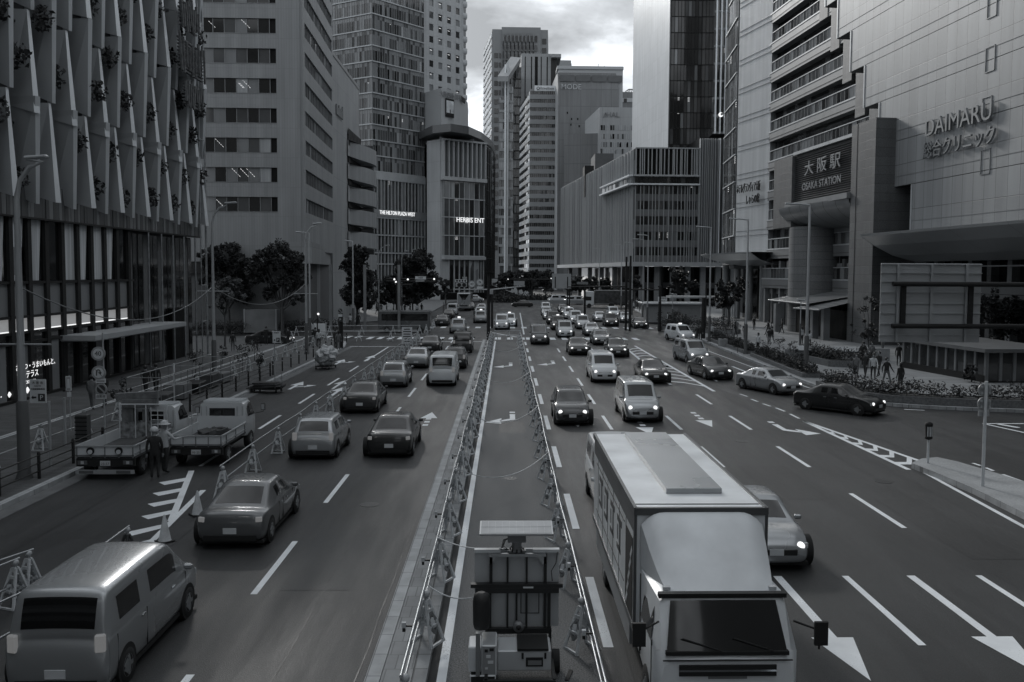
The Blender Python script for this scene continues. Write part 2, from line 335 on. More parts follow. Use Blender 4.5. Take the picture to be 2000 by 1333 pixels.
# crosswalks, stop lines
def zebra(x0,x1,y0,y1,step=.95,wd=.48):
    x=x0
    while x<x1: mk.box(x,x+wd,y0,y1,.001,.0045,paint); x+=step
zebra(-15,-3,96,99.2,1.1,.55); zebra(-1.2,1.6,96,99.2,1.3,.65); zebra(2.2,14,96,99.2,1.3,.6); zebra(-14.5,24,115.5,118.5,1.5,.7); zebra(-22,-15.5,97.5,100.5,1.1,.55)
strip((-8.7,93),(-2.5,93),.35,.006); strip((-13.5,104),(-9,104),.25,.006)
gs((960,650),(1010,659),.3,.006); strip((-1,103),(1.9,103),.3,.006)
strip((-1.6,121),(1.2,136),.18); strip((2.1,104),(2.5,160),.18)
# left hatching (zebra area behind the works)
gs((374,920),(334,1018),.2); gs((397,958),(36,1316),.18,.006)
for l,r_ in [((310,943),(371,932)),((298,964),(362,952)),((288,985),(352,973)),((276,1009),(343,995)),((243,1041),(318,1024)),((207,1075),(300,1052)),((168,1110),(250,1092)),((66,1199),(200,1160))]:
    q_=(l[1]-533)/575; pp=[G(l[0],l[1]),G(l[0]+16*q_,l[1]+7*q_),G(r_[0],r_[1]+9*q_),G(r_[0]+4*q_,r_[1])]; mk.add([(p.x,p.y,.005) for p in pp],[(0,1,2,3)],paint)
# small paint marks near left lane
for q in [((250,1133),(262,1120)),((420,880),(424,862)),((444,835),(449,828))]: gs(q[0],q[1],.12)
def arrow(x,y,s=1,up=True,turn=0,w=1,shaft=2.6,dashed=False):
    d=1 if up else -1
    mk.add([(x-.42*s*w,y+d*shaft,.005),(x+.42*s*w,y+d*shaft,.005),(x,y+d*(shaft+1.9*s),.005)],[(0,1,2)],paint)
    if dashed:
        for q in (0,.9,1.8): mk.box(x-.13,x+.13,*sorted((y+d*q,y+d*(q+.45))),.001,.005,paint)
    else: mk.box(x-.1,x+.1,*sorted((y,y+d*shaft)),.001,.005,paint)
    if turn:
        t=turn; yy=y+d*.9
        mk.add([(x,yy,.0062),(x+t*.75,yy+d*.55,.0062),(x+t*.75,yy+d*.8,.0062),(x,yy+d*.35,.0062)],[(0,1,2,3)],paint)
        mk.add([(x+t*.65,yy+d*.1,.0062),(x+t*.65,yy+d*1.3,.0062),(x+t*1.25,yy+d*1.1,.0062)],[(0,1,2)],paint)
def turnarrow(x,y,t,d=-1,dash=True):   # bent arrow: stem then sideways head
    if dash:
        for q in (0,.8): mk.box(x-.14,x+.14,*sorted((y-d*q,y-d*(q+.42))),.001,.005,paint)
    mk.add([(x-.13,y,.005),(x+.13,y,.005),(x+.13,y+d*1.1,.005),(x-.13,y+d*1.1,.005)],[(0,1,2,3)],paint)
    mk.add([(x-.13*t,y+d*.75,.0062),(x+t*.6,y+d*1.5,.0062),(x+t*.6,y+d*1.9,.0062),(x-.13*t,y+d*1.3,.0062)],[(0,1,2,3)],paint)
    mk.add([(x+t*.55,y+d*.9,.0062),(x+t*.55,y+d*2.5,.0062),(x+t*1.35,y+d*2.1,.0062)],[(0,1,2)],paint)
p=G(832,828); arrow(p.x,p.y-.6,1,True,dashed=True,shaft=2.2)
p=G(995,812); turnarrow(p.x+.15,p.y,-1); p=G(995,712); turnarrow(p.x+.1,p.y,-1); p=G(1080,708); turnarrow(p.x,p.y,-1)
arrow(6.5,20.8,1,False,shaft=3.6); arrow(9.72,20.8,1,False,shaft=3.6); arrow(6.5,44,1,False,dashed=True,shaft=2.6); arrow(9.72,46,1,False,dashed=True,shaft=2.6); arrow(3.4,46,1,False,dashed=True,shaft=2.6)
p=G(1518,832); turnarrow(p.x,p.y,1,-1)
arrow(-9.9-.2,51,1,True,shaft=3); p=G(572,757); arrow(p.x,p.y-1,1,True,turn=1,shaft=2); p=G(650,760); arrow(p.x,p.y,1,True,shaft=2.4); p=G(655,712); arrow(p.x,p.y,1,True,turn=1,shaft=2); p=G(712,706); arrow(p.x,p.y,1,True,shaft=3)
# right chevron islands
def chev(A,B,n,Cc,wd=.2):
    a0,a1=Vector(G(*A[0])),Vector(G(*A[1])); b0,b1=Vector(G(*B[0])),Vector(G(*B[1]))
    strip(a0,a1,wd,.006); strip(b0,b1,wd,.006)
    for i in range(1,n):
        t=i/n; p=a0.lerp(a1,t); q=b0.lerp(b1,t); m_=p.lerp(q,.5); e_=a0.lerp(a1,min(1,t+Cc)); f_=b0.lerp(b1,min(1,t+Cc)); m2=(e_.lerp(f_,.5))
        for u,v_ in ((p,m2),(q,m2)):
            dd=Vector((0,-.45,0)); mk.add([(u.x,u.y,.0045),(v_.x,v_.y,.0045),(v_.x+dd.x,v_.y+dd.y,.0045),(u.x+dd.x,u.y+dd.y,.0045)],[(0,1,2,3)],paint)
chev(((1570,823),(1775,918)),((1570,823),(1808,905)),8,.05)
chev(((1222,680),(1310,752)),((1240,676),(1395,765)),13,-.02,.22)
gs((1790,915),(2010,1035),.16,.006); gs((1920,828),(2030,828),.18,.006); gs((1920,828),(2030,852),.18,.006); gs((1950,829),(1990,836),.3,.007)
for q in range(6): 
    a=(1290+q*34,715+q*11); 
for a,c in [((1490,789),(1505,794)),((1515,797),(1533,804)),((1543,809),(1561,818)),((1445,770),(1460,775)),((1467,780),(1480,785)),((1766,800),(1806,802)),((1570,772),(1598,777)),((1530,762),(1545,766)),((1900,905),(1915,910)),((1925,914),(1940,920)),((1958,927),(2000,942)),((1330,700),(1400,745))]: gs(a,c,.14)
gs((1375,683),(1700,802),.12); gs((1430,716),(1465,730),.18)
struct(mk.build('road_markings'))

# asphalt repairs, tar seams and covers
seamm=mat('tar_seam',.018,.5,var=.3,scale=2); patm=asphalt('asphalt_patch',.029,.5,60,.25,.56); patl=asphalt('asphalt_pale_patch',.038,.5,60,.25,.56)
b=MB()
for (x,y0,y1) in ((-8.75,10,92),(-2.62,10,92),(-4.1,12,30),(6.2,30,88),(13.1,24,60),(-12.6,20,84),(2.32,12,90)):
    y=y0; xx=x
    while y<y1:
        d=rnd.uniform(1.5,3); nx=x+rnd.uniform(-.03,.03); b.add([(xx-.012,y,.001),(xx+.012,y,.001),(nx+.012,y+d,.001),(nx-.012,y+d,.001)],[(0,1,2,3)],seamm); xx=nx; y+=d
for (y,x0,x1) in ((57.6,-8.8,-2.6),(41,-14.5,-8.9),(34.5,2.3,8),(66,4,14),(70,-14.6,-9.2),(26,-1.2,1.7)):
    x=x0; yy=y
    while x<x1: d=rnd.uniform(.8,1.6); ny=y+rnd.uniform(-.04,.04); b.add([(x,yy-.014,.0012),(x+d,ny-.014,.0012),(x+d,ny+.014,.0012),(x,yy+.014,.0012)],[(0,1,2,3)],seamm); yy=ny; x+=d
struct(b.build('tar_seams'))
b=MB()
for (x,y,w_,l_,m_) in ((-4.3,20,1.6,5,patl),(-10.5,24,2.2,6,patm),(-11.9,44,2.6,9,patl),(7.0,33,1.5,7,patm),(9.6,28,1.8,5,patm),(14,38,2.4,6,patl),(12.6,22,1.5,6,patm),(-7.4,62,2.2,6,patl),(3.4,55,1.8,8,patl),(9.4,54,2.3,7,patm),(0.3,40,1.2,3,patm),(-3.9,46,1.3,6,patm)):
    b.add([(x-w_/2,y,.0006),(x+w_/2,y,.0006),(x+w_/2,y+l_,.0006),(x-w_/2,y+l_,.0006)],[(0,1,2,3)],m_)
struct(b.build('asphalt_patches'))
# ---------------- buildings
def col(vals): return rnd.choices([g_dark,g_mid,g_lite,g_cur],vals)[0]
def glassrow(b,u0,u1,n,z0,z1,w,mix,tilt=.006,mull=None,mw=.06,md=.05,lit=0,litm_=None):
    """row of n panes on plane y=w (local), each pane tilted a little; mullion bars between"""
    d=(u1-u0)/n
    for i in range(n):
        a=u0+i*d; t=rnd.uniform(-tilt,tilt)*d; q=rnd.uniform(-tilt,tilt)*(z1-z0); m_=col(mix)
        b.add([(a,w+t,z0+0),(a+d,w-t,z0),(a+d,w-t+q,z1),(a,w+t+q,z1)],[(0,1,2,3)],m_)
        if lit and rnd.random()<lit:
            for k in range(rnd.randint(1,4)):
                zz_=z1-.25-.3*k
                if zz_>z0+.3: b.box(a+d*.2,a+d*.75,w+.012,w+.02,zz_,zz_+.05,litm)
    if mull:
        for i in range(n+1):
            a=u0+i*d; b.box(a-mw/2,a+mw/2,w-.01,w+md,z0,z1,mull)
def wall_piers(b,L,rows,wins,z0,z1,dep,mt):
    """spandrels full length between window rows, piers between windows; rows=[(za,zb)], wins=[(ua,ub)]"""
    z=z0
    for (a,c) in rows+[(z1,z1)]:
        if a>z+1e-4: b.box(0,L,0,dep,z,a,mt)
        z=c
    for (a,c) in rows:
        u=0
        for (p,q) in wins+[(L,L)]:
            if p>u+1e-4: b.box(u,p,0,dep,a,c,mt)
            u=q
def core(poly,z1,mt,root,loc,name='core_wall',z0=0):
    b=MB(); b.prism(poly,z0,z1,mt); return b.build(name,root,loc)
def L2(root): return tuple(root.location)
def pt(b,name,root): return b.build(name,root,L2(root))
# ---- A: building with folded fins, left
rA=thing('commercial_building','dark glass shop building at the left with folded metal fins hanging over its glazed base','building',(-26,45,0))
fA,LA,_=frame((-26,30),(-26,77)); 
fA=Matrix(((0,1,0,-26),(1,0,0,30),(0,0,1,0),(0,0,0,1)))   # u along +Y, out = +X
b=MB(); b.prism([(-46,-10),(-26.9,-10),(-26.9,76.6),(-46,76.6)],0,36,concd); pt(b,'core_wall',rA)
b=MB(fA)
fasc=mat('fascia_slats',.10,.55,metal=.2,var=.25,scale=2,vert=.02); fasc2=mat('fascia_slats_light',.2,.5,metal=.2,var=.15,scale=2,vert=.02)
u=0; 
while u<47:
    s=rnd.uniform(.25,.5); b.box(u,u+s-.03,-.2,.12+rnd.random()*.05,10.05,11.9,rnd.choice([fasc,fasc2,fasc])); u+=s
b.box(0,47,-.25,-.15,10.0,11.9,dark); b.box(0,47,-.2,.2,9.95,10.05,dark)
pt(b,'slatted_fascia',rA)
b=MB(fA); 
backw=mat('fin_back_wall',.045,.6,var=.25,scale=1.5,vert=.05)
b.box(0,46.6,-.8,-.5,11.9,36,backw)
for k in range(11):
    z=12.2+2.7*k; b.box(0,46.6,-.5,-.1,z,z+.12,dark)
pt(b,'backing_wall',rA)
# fins
finA=mat('fin_metal_lit',.66,.42,metal=.35,var=.12,scale=.6,vert=.3,bump=.15,bscale=60); finB=mat('fin_metal_shaded',.38,.5,metal=.25,var=.12,scale=.6,vert=.3,bump=.15,bscale=60)  # one metal twice: light and shade of the faces put into the colour
H_=5.6
def fin(kind):
    b=MB()
    if kind==0:   # broad foot, slim head, leaning
        lo=[(-.1,-.45),(-.45,1.15),(-.15,1.3),(.2,-.45)]; hi=[(.35,-.45),(.45,.45),(.62,.5),(.6,-.45)]
    else:         # slim foot, broad head
        lo=[(.3,-.45),(.55,.6),(.78,.68),(.62,-.45)]; hi=[(-.15,-.45),(-.4,1.2),(-.12,1.32),(.12,-.45)]
    vs=[(p[0],p[1],0+( .45 if p[1]<0 else 0)) for p in lo]+[(p[0],p[1],H_-.02) for p in hi]
    b.add(vs,[(3,2,1,0),(4,5,6,7)],finB)
    b.add(vs,[(0,1,5,4)],finB); b.add(vs,[(1,2,6,5)],finA); b.add(vs,[(2,3,7,6)],finA); b.add(vs,[(3,0,4,7)],finB)
    return b
fm=[fin(0).mesh('fin_blade'),fin(1).mesh('fin_blade')]
ys=[26*1750/(988-x) for x in (-60,-25,12.6,58,95,131,164,194,221,247,272,295,317,337,355,372,387)]
cnt=0
for i,y in enumerate(ys):
    for r in range(5):
        kind=(i+r)%2
        z=10.9+(0 if i%2==0 else -.15)+H_*r - (0 if r==0 else 0)
        if r>0: z+= (-.9 if (i%2) else 0)
        if z>33: continue
        o=bpy.data.objects.new('fin_blade',fm[kind]); C.objects.link(o); o.parent=rA
        o.matrix_local=Matrix.Translation((-26+26,y-45,z))@Matrix(((0,1,0,0),(1,0,0,0),(0,0,1,0),(0,0,0,1))); cnt+=1
# fin plants as one fuzzy mass per building
def leafball(b,c,r,n,s,ms,flat=1):
    for k in range(n):
        d=Vector((rnd.gauss(0,1),rnd.gauss(0,1),rnd.gauss(0,1)*flat)).normalized()*r*rnd.random()**.45
        p=Vector(c)+d; a=Vector((rnd.gauss(0,1),rnd.gauss(0,1),rnd.gauss(0,1))).normalized(); e_=a.orthogonal().normalized(); s_=s*rnd.uniform(.6,1.3)
        b.add([p-a*s_,p+e_*s_*.5,p+a*s_,p-e_*s_*.5],[(0,1,2,3)],ms[rnd.randrange(len(ms))])
def leafmat(name,v,tr=.25):
    m,t,bb=_base(name); oi=N(t,'ShaderNodeObjectInfo'); ge=N(t,'ShaderNodeNewGeometry')
    f=ramp(t,ge.outputs['Random Per Island'],.65,1.35,0,1); t.links.new(mulcol(t,f,tint(v)),bb.inputs['Base Color']); bb.inputs['Roughness'].default_value=.5
    bb.inputs['Specular IOR Level'].default_value=.12; MT[name]=m; return m
lf1=leafmat('leaf_dark',.027); lf2=leafmat('leaf_mid',.05); lf3=leafmat('leaf_light',.12); bark=mat('bark',.06,.9,var=.3,scale=4,bump=.5)
pl=MB()
for i,y in enumerate(ys[:-1]):
    for r in range(5):
        if rnd.random()<.9:
            z=12.3+H_*r+(2.6 if i%2 else 0)+rnd.uniform(-.4,.4); leafball(pl,(-26+rnd.uniform(.4,.9),y+1.1,z),.7,110,.17,[lf1,lf1,lf2],1.6)
pg=pl.build('climbing_plant',rA,L2(rA)); pg['kind']='stuff'
# rusty sculpted panels near the right corner
b=MB(fA); rs=mat('weathered_grating',.14,.7,metal=.3,var=.5,scale=3)
for (u0,z0,ww,hh) in [(38.6,25.5,3.6,2.0),(38.2,22.2,5.2,2.6),(39.2,19.8,3.6,1.9)]:
    for k in range(int(hh/.25)): b.box(u0,u0+ww,1.5+rnd.random()*.1,1.75,z0+k*.25,z0+k*.25+.12,rs)
    for k in range(9): b.cb((u0+ww*k/8,1.85,z0+hh/2+rnd.uniform(-.3,.3)),(.12,.15,hh*rnd.uniform(.6,1.15)),rs,0,0,rnd.uniform(-.2,.2))
pt(b,'rusty_grating',rA)
# glazing
curt=mat('curtain',.55,.85,var=.35,scale=5,vert=.02); pnl=mat('frosted_panel',.22,.35,var=.1,scale=.4); gl_st=mat('glass_storefront',.02,.04,spec=.8,var=.2)
mull=[46.1-1.85*k for k in range(9,0,-1)]+[46.1+1.85*k for k in range(10)]
b=MB(fA)
for i,y in enumerate(mull):
    u=y-30; b.box(u-.19,u+.19,-.25,.05,.15,9.95,black)
for z in (6.5,4.65,3.8,3.25): b.box(0,33.5,-.2,.02,z-.07,z+.07,dark)
pt(b,'mullion_grid',rA)
b=MB(fA)
for i in range(len(mull)-1):
    u0,u1=mull[i]-30+.19,mull[i+1]-30-.19
    t=rnd.uniform(-.01,.01)
    gt=g_dark if i>16 or rnd.random()<.2 else g_cur
    b.add([(u0,-.13+t,6.6),(u1,-.13-t,6.6),(u1,-.13,9.95),(u0,-.13,9.95)],[(0,1,2,3)],curt if gt is g_cur else g_dark)
    if gt is g_cur and rnd.random()<.6: b.add([(u1-.5,-.12,6.6),(u1,-.12,6.6),(u1,-.12,9.95),(u1-.15,-.12,9.95)],[(0,1,2,3)],g_dark)
    b.add([(u0,-.12,4.72),(u1,-.12,4.72),(u1,-.12,6.43),(u0,-.12,6.43)],[(0,1,2,3)],pnl)
    b.add([(u0,-.12,3.87),(u1,-.12,3.87),(u1,-.12,4.58),(u0,-.12,4.58)],[(0,1,2,3)],litw)
    b.add([(u0,-.11,3.87),(u1,-.11,3.87),(u1,-.11,3.93),(u0,-.11,3.93)],[(0,1,2,3)],litm if i>11 else litb)
    b.add([(u0,-.12,3.3),(u1,-.12,3.3),(u1,-.12,3.73),(u0,-.12,3.73)],[(0,1,2,3)],g_dark)
    t=rnd.uniform(-.02,.02)
    b.add([(u0,-.12+t,.3),(u1,-.12-t,.3),(u1,-.12-t,3.2),(u0,-.12+t,3.2)],[(0,1,2,3)],gl_st if i!=10 else pnl)
    if i in(9,12,15): b.box(u0+.2,u0+1,-.10,-.05,.3,3.2,pnl)
    if i<9: b.add([(u0,-.10,.35),(u1,-.10,.35),(u1,-.10,1.1),(u0,-.10,1.1)],[(0,1,2,3)],litw)
b.box(0,34,-.9,.1,.15,.3,dark)
pt(b,'shop_glazing',rA)
b=MB(fA); b.box(33.6,46.6,-.9,-.6,.15,9.95,dark)
for k in range(14):
    b.box(33.8+k*.92,34.6+k*.92,-.6,-.55,.3,9.8,g_dark if k%3 else concd)
b.box(41.3,44,-.58,-.3,.15,4.2,g_blk); pt(b,'dark_glazing',rA)
for x in (291,316,338,359,381):
    u=26*1750/(988-x)-30; b=MB(fA); b.tube([(u,.35,.2),(u,.35,9.9)],.07,steel); pt(b,'vertical_pipe',rA)
b=MB(fA); b.box(23.2,38.2,-.5,1.9,3.05,3.35,mat('canopy_metal',.42,.5,metal=.2,var=.08)); b.box(23.3,38.1,-.4,1.8,2.98,3.04,pnl); pt(b,'entrance_canopy',rA)
b=MB(); b.tube([(-25.2,76.3,.15),(-25.2,76.3,34)],.09,steel); b.tube([(-25.2,75,.15),(-25.2,75,34)],.05,steel)
for z in range(3,34,3): b.tube([(-25.2,75,z),(-25.2,76.3,z)],.03,steel)
pt(b,'corner_mast',rA)
for x,y in ((15,816),(33,811),(55,805),(68,800)):
    Y=26*1750/(988-x)
    b=MB(); b.lathe([(.01,-.22),(.13,-.18),(.22,0),(.13,.18),(.01,.22)],(-26.75+.5,Y,.62),emis('globe_lamp',.7,.7),12); pt(b,'globe_lamp',rA)
TM=lambda y,z,w=.0: Matrix(((0,-1,0,-26.35+w),(1,0,0,y),(0,0,1,z),(0,0,0,1)))
text('おやつ・うまいもんと、',.40,litb,TM(50.2,1.95,.42),rA,'window_lettering',.005,1,L2(rA))
text('食祭テラス',.44,litb,TM(49.2,1.5,.42),rA,'window_lettering',.005,1,L2(rA))
text('SNACKS, DELI',.24,litb,TM(49.2,1.1,.42),rA,'window_lettering',.005,1,L2(rA))
b=MB(fA); b.box(18.1,19.5,-.2,-.12,6.9,8.4,pnl); pt(b,'hanging_sign',rA)
text('MARCHE',.3,litb,TM(48.8,7.5,.2),rA,'window_lettering',.005,1,L2(rA))
# ---- B: grey office block with window strips
c1=P2(590,105); c2=P2(649,129)
rB=thing('office_building','grey panelled office block with long window strips right of the finned building','building',(c1[0],105,0))
pB=panel('ribbed_panels',.26,0,.3,3.37,.015,.78,.6,var=.03,nz=.08)
x0=P2(300,105)[0]
b=MB(); b.prism([(x0,105.3),(c1[0]-.3,105.3),(c2[0]-.3,129),(c2[0]-10,150),(x0,150)],0,46,concd); pt(b,'core_wall',rB)
fB,LB,_=frame((x0,105.25),(c1[0],105.25))
zb=[ZZ(470,413,105)+3.37*k for k in range(10)]
rows=[(z,z+1.66) for z in zb]
uL=P2(372,105)[0]-x0; uR=P2(544,105)[0]-x0
b=MB(fB); wall_piers(b,LB,rows,[(uL-6,uR)],ZZ(500,512,105),46,.3,pB); pt(b,'front_wall',rB)
for z,zt in rows:
    b=MB(fB); mixr=[5,3,4,1]
    glassrow(b,uL-6,uR-.75,12,z,zt,.08,mixr,.02,mid,.07,.06); b.box(uR-.72,uR,-.1,.02,z,zt,g_blk)
    for k in range(rnd.randint(0,3)):   # ceiling tubes seen through the panes, receding rows
        u=rnd.uniform(uL,uR-2); 
        for q in range(5): b.add([(u+q*.2,.1,zt-.15-q*.2),(u+q*.2+.13,.1,zt-.15-q*.2-.13),(u+q*.2+.13,.1,zt-.15-q*.2-.09),(u+q*.2,.1,zt-.15-q*.2+.04)],[(0,1,2,3)],litm)
    b.box(uL-6,uR,.0,.34,z-.06,z,mid); pt(b,'window_band',rB)
fS,LS,aS=frame((c1[0]+.0,105.0),(c2[0],129)); pS=panel('ribbed_panels_side',.28,aS,.3,3.37,.015,.85,.6,var=.03,nz=.08)
b=MB(fS); wall_piers(b,LS,rows,[(1.4,LS-.9)],ZZ(600,470,110)-1.2,46,.3,pS); pt(b,'side_wall',rB)
for z,zt in rows:
    b=MB(fS); glassrow(b,1.4,LS-.9,18,z,zt,.1,[4,4,3,1],.01,mid,.06,.1); pt(b,'window_band',rB)
b=MB(); zl=ZZ(600,500,105)
b.box(x0,c1[0]+.1,104.7,105.2,ZZ(500,535,105),zl-.9,dark); 
b.prism([(c1[0]-3,104.8),(c1[0]+1.2,104.8),(c2[0]-.2,128.8),(c2[0]-2,129)],ZZ(600,515,105),ZZ(600,468,105)-.3,panel('soffit_panels',.25,0,2,2,.02,.7)); pt(b,'lower_overhang',rB)
b=MB(); b.box(c1[0]-6,c1[0]-1.4,108,109,.1,8.4,pB); b.box(x0,c1[0]-8,106,106.5,.1,8.0,g_dark); 
for k in range(8): b.box(x0+k*4,x0+k*4+.3,105.7,106,.1,8,mid)
b.box(x0,c1[0]-7,105.6,105.9,3.6,4.0,mid); pt(b,'ground_floor',rB)
b=MB(); cyl=P2(610,118); b.lathe([(1.0,0),(1.0,9.2)],(cyl[0],118,0),pS,20); pt(b,'column',rB)
# ---- C: pale slab with curved balconies
c1=P2(650,131); c2=(c1[0]-.3,158)
rC=thing('office_building','narrow pale building with stacked curved balconies beside the striped office block','building',(c1[0],131,0))
pC=panel('pale_render',.30,PI/2,5,7,.03,.75,.7,var=.03,nz=.1)
b=MB(); b.prism([(c1[0],131),(c2[0],157),(c2[0]-.6,158.2),(c2[0]-2,158.6),(c2[0]-16,158.6),(c1[0]-16,131)],0,38.3,pC); b.prism([(c1[0]+.1,130.9),(c2[0]+.1,157),(c2[0]-1.9,158.8),(c2[0]-2.4,158.7),(c2[0]-.5,157),(c1[0]-.4,130.9)],38.3,38.8,mid); pt(b,'wall',rC)
for k in range(7):
    yt=252+41*k; z1=ZZ(715,yt,156); z0=z1-2.55
    if k==0: continue
    b=MB(); arc=[(c1[0]+.02,144)]
    for t in range(9):
        a=t/8; arc.append((c1[0]+2.5*math.sin(a*PI*.5),146+12*a))
    arc+=[(c1[0]+2.3,159.5),(c1[0],160.5)]
    b.prism(arc,z0,z1,pC); b.prism([(c1[0]-.3,144.5),(c1[0]+.03,144.5),(c1[0]+.05,157),(c1[0]-.3,157)],z1,z1+1.0,g_blk)
    b.prism([(c1[0]-1,157.5),(c1[0]+1.8,158.5),(c1[0]+1.8,160),(c1[0]-1,160)],z1,z1+1,g_mid); pt(b,'curved_balcony',rC)
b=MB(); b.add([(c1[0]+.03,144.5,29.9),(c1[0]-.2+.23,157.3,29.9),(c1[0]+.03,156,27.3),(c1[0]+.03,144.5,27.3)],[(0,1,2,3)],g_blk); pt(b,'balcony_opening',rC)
b=MB()
for k,hh in enumerate((1.9,1.1,1.2,1.6,1.1,1.5)): b.box(c1[0]+.02,c1[0]+.2,139.2-k*.95-.3,139.2-k*.95+.25,30.3,30.3+hh,mid)
pt(b,'raised_sign',rC)
# ---- D: faceted glass tower
cD=P2(729,225); Y1=238; cR=P2(828,Y1); cL=P2(640,233)
rD=thing('glass_tower','faceted glass office tower with white floor lines and THE HILTON PLAZA WEST over its base','tower',(cD[0],225,0))
b=MB(); b.prism([(cL[0],233.5),(cD[0],225.5),(cR[0]-.2,Y1+.2),(cR[0]-12,Y1+16),(cL[0]-2,Y1+14)],0,92,concd); pt(b,'core_wall',rD)
fl=3.83; zb0=ZZ(728,335,225)
for (A_,B_,n) in ((cD,cR,22),(cL,cD,19)):
    f,L,a=frame(A_,B_)
    for k in range(15):
        z=zb0+fl*k
        b=MB(f); glassrow(b,0,L,n,z+.25,z+2.75,.05,[2.2,6,4.5,.3],.006,mid,.09,.10,.07 if rnd.random()<.5 else 0)
        glassrow(b,0,L,n,z+2.75,z+fl,.07,[0,2,5,0],.004,mid,.07,.06)
        b.box(-.1,L+.1,-.1,.35,z-.05,z+.22,pgrey); pt(b,'floor_band',rD)
f,L,a=frame(cD,cR); lou=mat('podium_fin',.33,.5,metal=.2)
for (ya,yb) in ((350,409),(426,457),(460,492),(495,515),(517,560)):
    z1,z0=ZZ(728,ya,225),ZZ(728,yb,225); b=MB(f); glassrow(b,0,L,15,z0,z1,.02,[7,3,.6,.1],.01,lou,.22,.5,.05); b.box(-.1,L+.1,-.1,.6,z1-.02,z1+.3,pgrey); pt(b,'podium_glazing',rD)
b=MB(f); b.box(-.2,L+.2,-.1,.7,ZZ(728,426,225)+.3,ZZ(728,409,225),mat('sign_band',.22,.6,vert=.1)); pt(b,'sign_band',rD); b=MB(f); b.box(-.2,L+.2,-.1,.5,ZZ(728,350,225)+.32,zb0-.1,pgrey); pt(b,'upper_band',rD); b=MB(f); b.box(-.2,L+.2,-.2,.1,0,ZZ(728,560,225),conc); pt(b,'plinth',rD)
f2,L_,a_=frame(cL,cD); b=MB(f2); b.box(-.2,L_,-.1,.4,0,zb0-.1,panel('stone_base',.25,a_,2,3,.03,.7)); pt(b,'stone_base',rD)
T=f@Matrix.Translation((L*.37,.85,ZZ(728,417,225))); T=T@Matrix(((1,0,0,0),(0,-1,0,0),(0,0,1,0),(0,0,0,1)))
def ftext(s,size,mt,f,u,w,z,root,sx=1,ext=.03,name='lettering'):
    M=f@Matrix.Translation((u,w,z)); # x along wall, y out ; text must face out
    me=text_mesh(s,size,mt,ext); Q=Matrix.Translation(-Vector(L2(root)))@M@Matrix(((sx,0,0,0),(0,0,1,0),(0,1,0,0),(0,0,0,1)))
    me.transform(Q); o=bpy.data.objects.new(name,me); C.objects.link(o); o.parent=root; return o
ftext('THE HILTON PLAZA WEST',1.35,litb,f,L*.43,.85,ZZ(760,417,229),rD,.74)
# ---- E: white tower with punched windows
A_=P2(820,246); B_=P2(903,258.5)
rE=thing('hotel_tower','pale high-rise with rows of small square windows behind the theatre drum','tower',(A_[0],246,0))
fE,LE,aE=frame(A_,B_); pE=panel('pale_panel',.42,aE,4.1,3.25,.03,.9,.6,var=.02,nz=.05)
b=MB(); bk=Vector((fE[0][1],fE[1][1]))*-1
b.prism([A_,B_,(B_[0]+bk.x*18,B_[1]+bk.y*18),(A_[0]+bk.x*18,A_[1]+bk.y*18)],0,92,g_dark); pt(b,'core_wall',rE)
wins=[(LE*.20+q*LE*.205,LE*.20+q*LE*.205+1.5) for q in range(4)]
rows=[(50+3.25*k,50+3.25*k+1.75) for k in range(11)]
b=MB(fE); wall_piers(b,LE,rows,wins,40,92,.35,pE); pt(b,'wall',rE)
for (z,zt) in rows:
    for (p,q) in wins:
        b=MB(fE); glassrow(b,p,q,1,z,zt,.12,[4,3,3,.5],.03); b.box(p,q,.02,.16,zt-.1,zt,mid)
        if rnd.random()<.25: b.box(p+.4,q-.3,.13,.15,zt-.5,zt-.42,litm)
        pt(b,'window',rE)
for k in range(11):
    z=50+3.25*k; b=MB(); b.lathe([(.9,z-.6),(1.1,z-.2),(1.1,z+.9),(.9,z+.95)],(B_[0]+.2,B_[1]+.6,0),pE,12); b.lathe([(.75,z+.95),(.75,z+2.6)],(B_[0]+.2,B_[1]+.6,0),g_lite,12); pt(b,'bay_window',rE)
# ---- F: theatre building
q=lambda x,Y:P2(x,Y)
rF=thing('theatre_building','rounded stone theatre building with a drum roof, disc canopy and HERBIS ENT letters','building',(q(860,228)[0],228,0))
pF=panel('stone_cladding',.38,.5,2.4,5,.04,.75,.65,var=.03,nz=.08)
bodyp=[q(834,232),q(860,228),q(945,235.5),q(957,245),q(965,262),q(965,275),q(834,275)]
zt=ZZ(860,272,228)
b=MB(); b.prism(bodyp,0,zt,pF); pt(b,'wall',rF)
dr=[q(822,240),q(862,232),q(874,233),q(886,235.5),(q(898,240)[0],240),q(907,245),q(913,252),q(914,262),q(826,262)]
b=MB(); b.prism(dr,ZZ(862,247,232)-.3,ZZ(862,172,232),mat('drum_render',.35,.6,var=.05,scale=.2)); b.prism([(p[0],p[1]-.02) for p in dr],zt,ZZ(862,247,232)-.3,concd); pt(b,'drum',rF)
cnp=[q(818,236),q(845,225),q(880,222),q(915,226),q(940,235),q(958,248),q(966,262),q(968,280),q(822,280)]
b=MB(); b.prism(cnp,ZZ(880,262,226),ZZ(880,247,226),mat('canopy_dark',.10,.35,metal=.4,var=.1)); pt(b,'disc_canopy',rF)
b=MB(); 
for x,Y in ((862,231),(922,234)): b.lathe([(.5,zt),(.5,ZZ(880,262,226))],(q(x,Y)[0],Y,0),pF,12)
b.box(q(866,236)[0],q(900,236)[0],236,238,zt,ZZ(880,258,226),g_blk); b.box(q(900,236)[0],q(930,236)[0],236,239,zt,zt+2.2,pF); pt(b,'roof_terrace',rF)
fF,LF,aF=frame(bodyp[1],bodyp[2])
b=MB(fF)
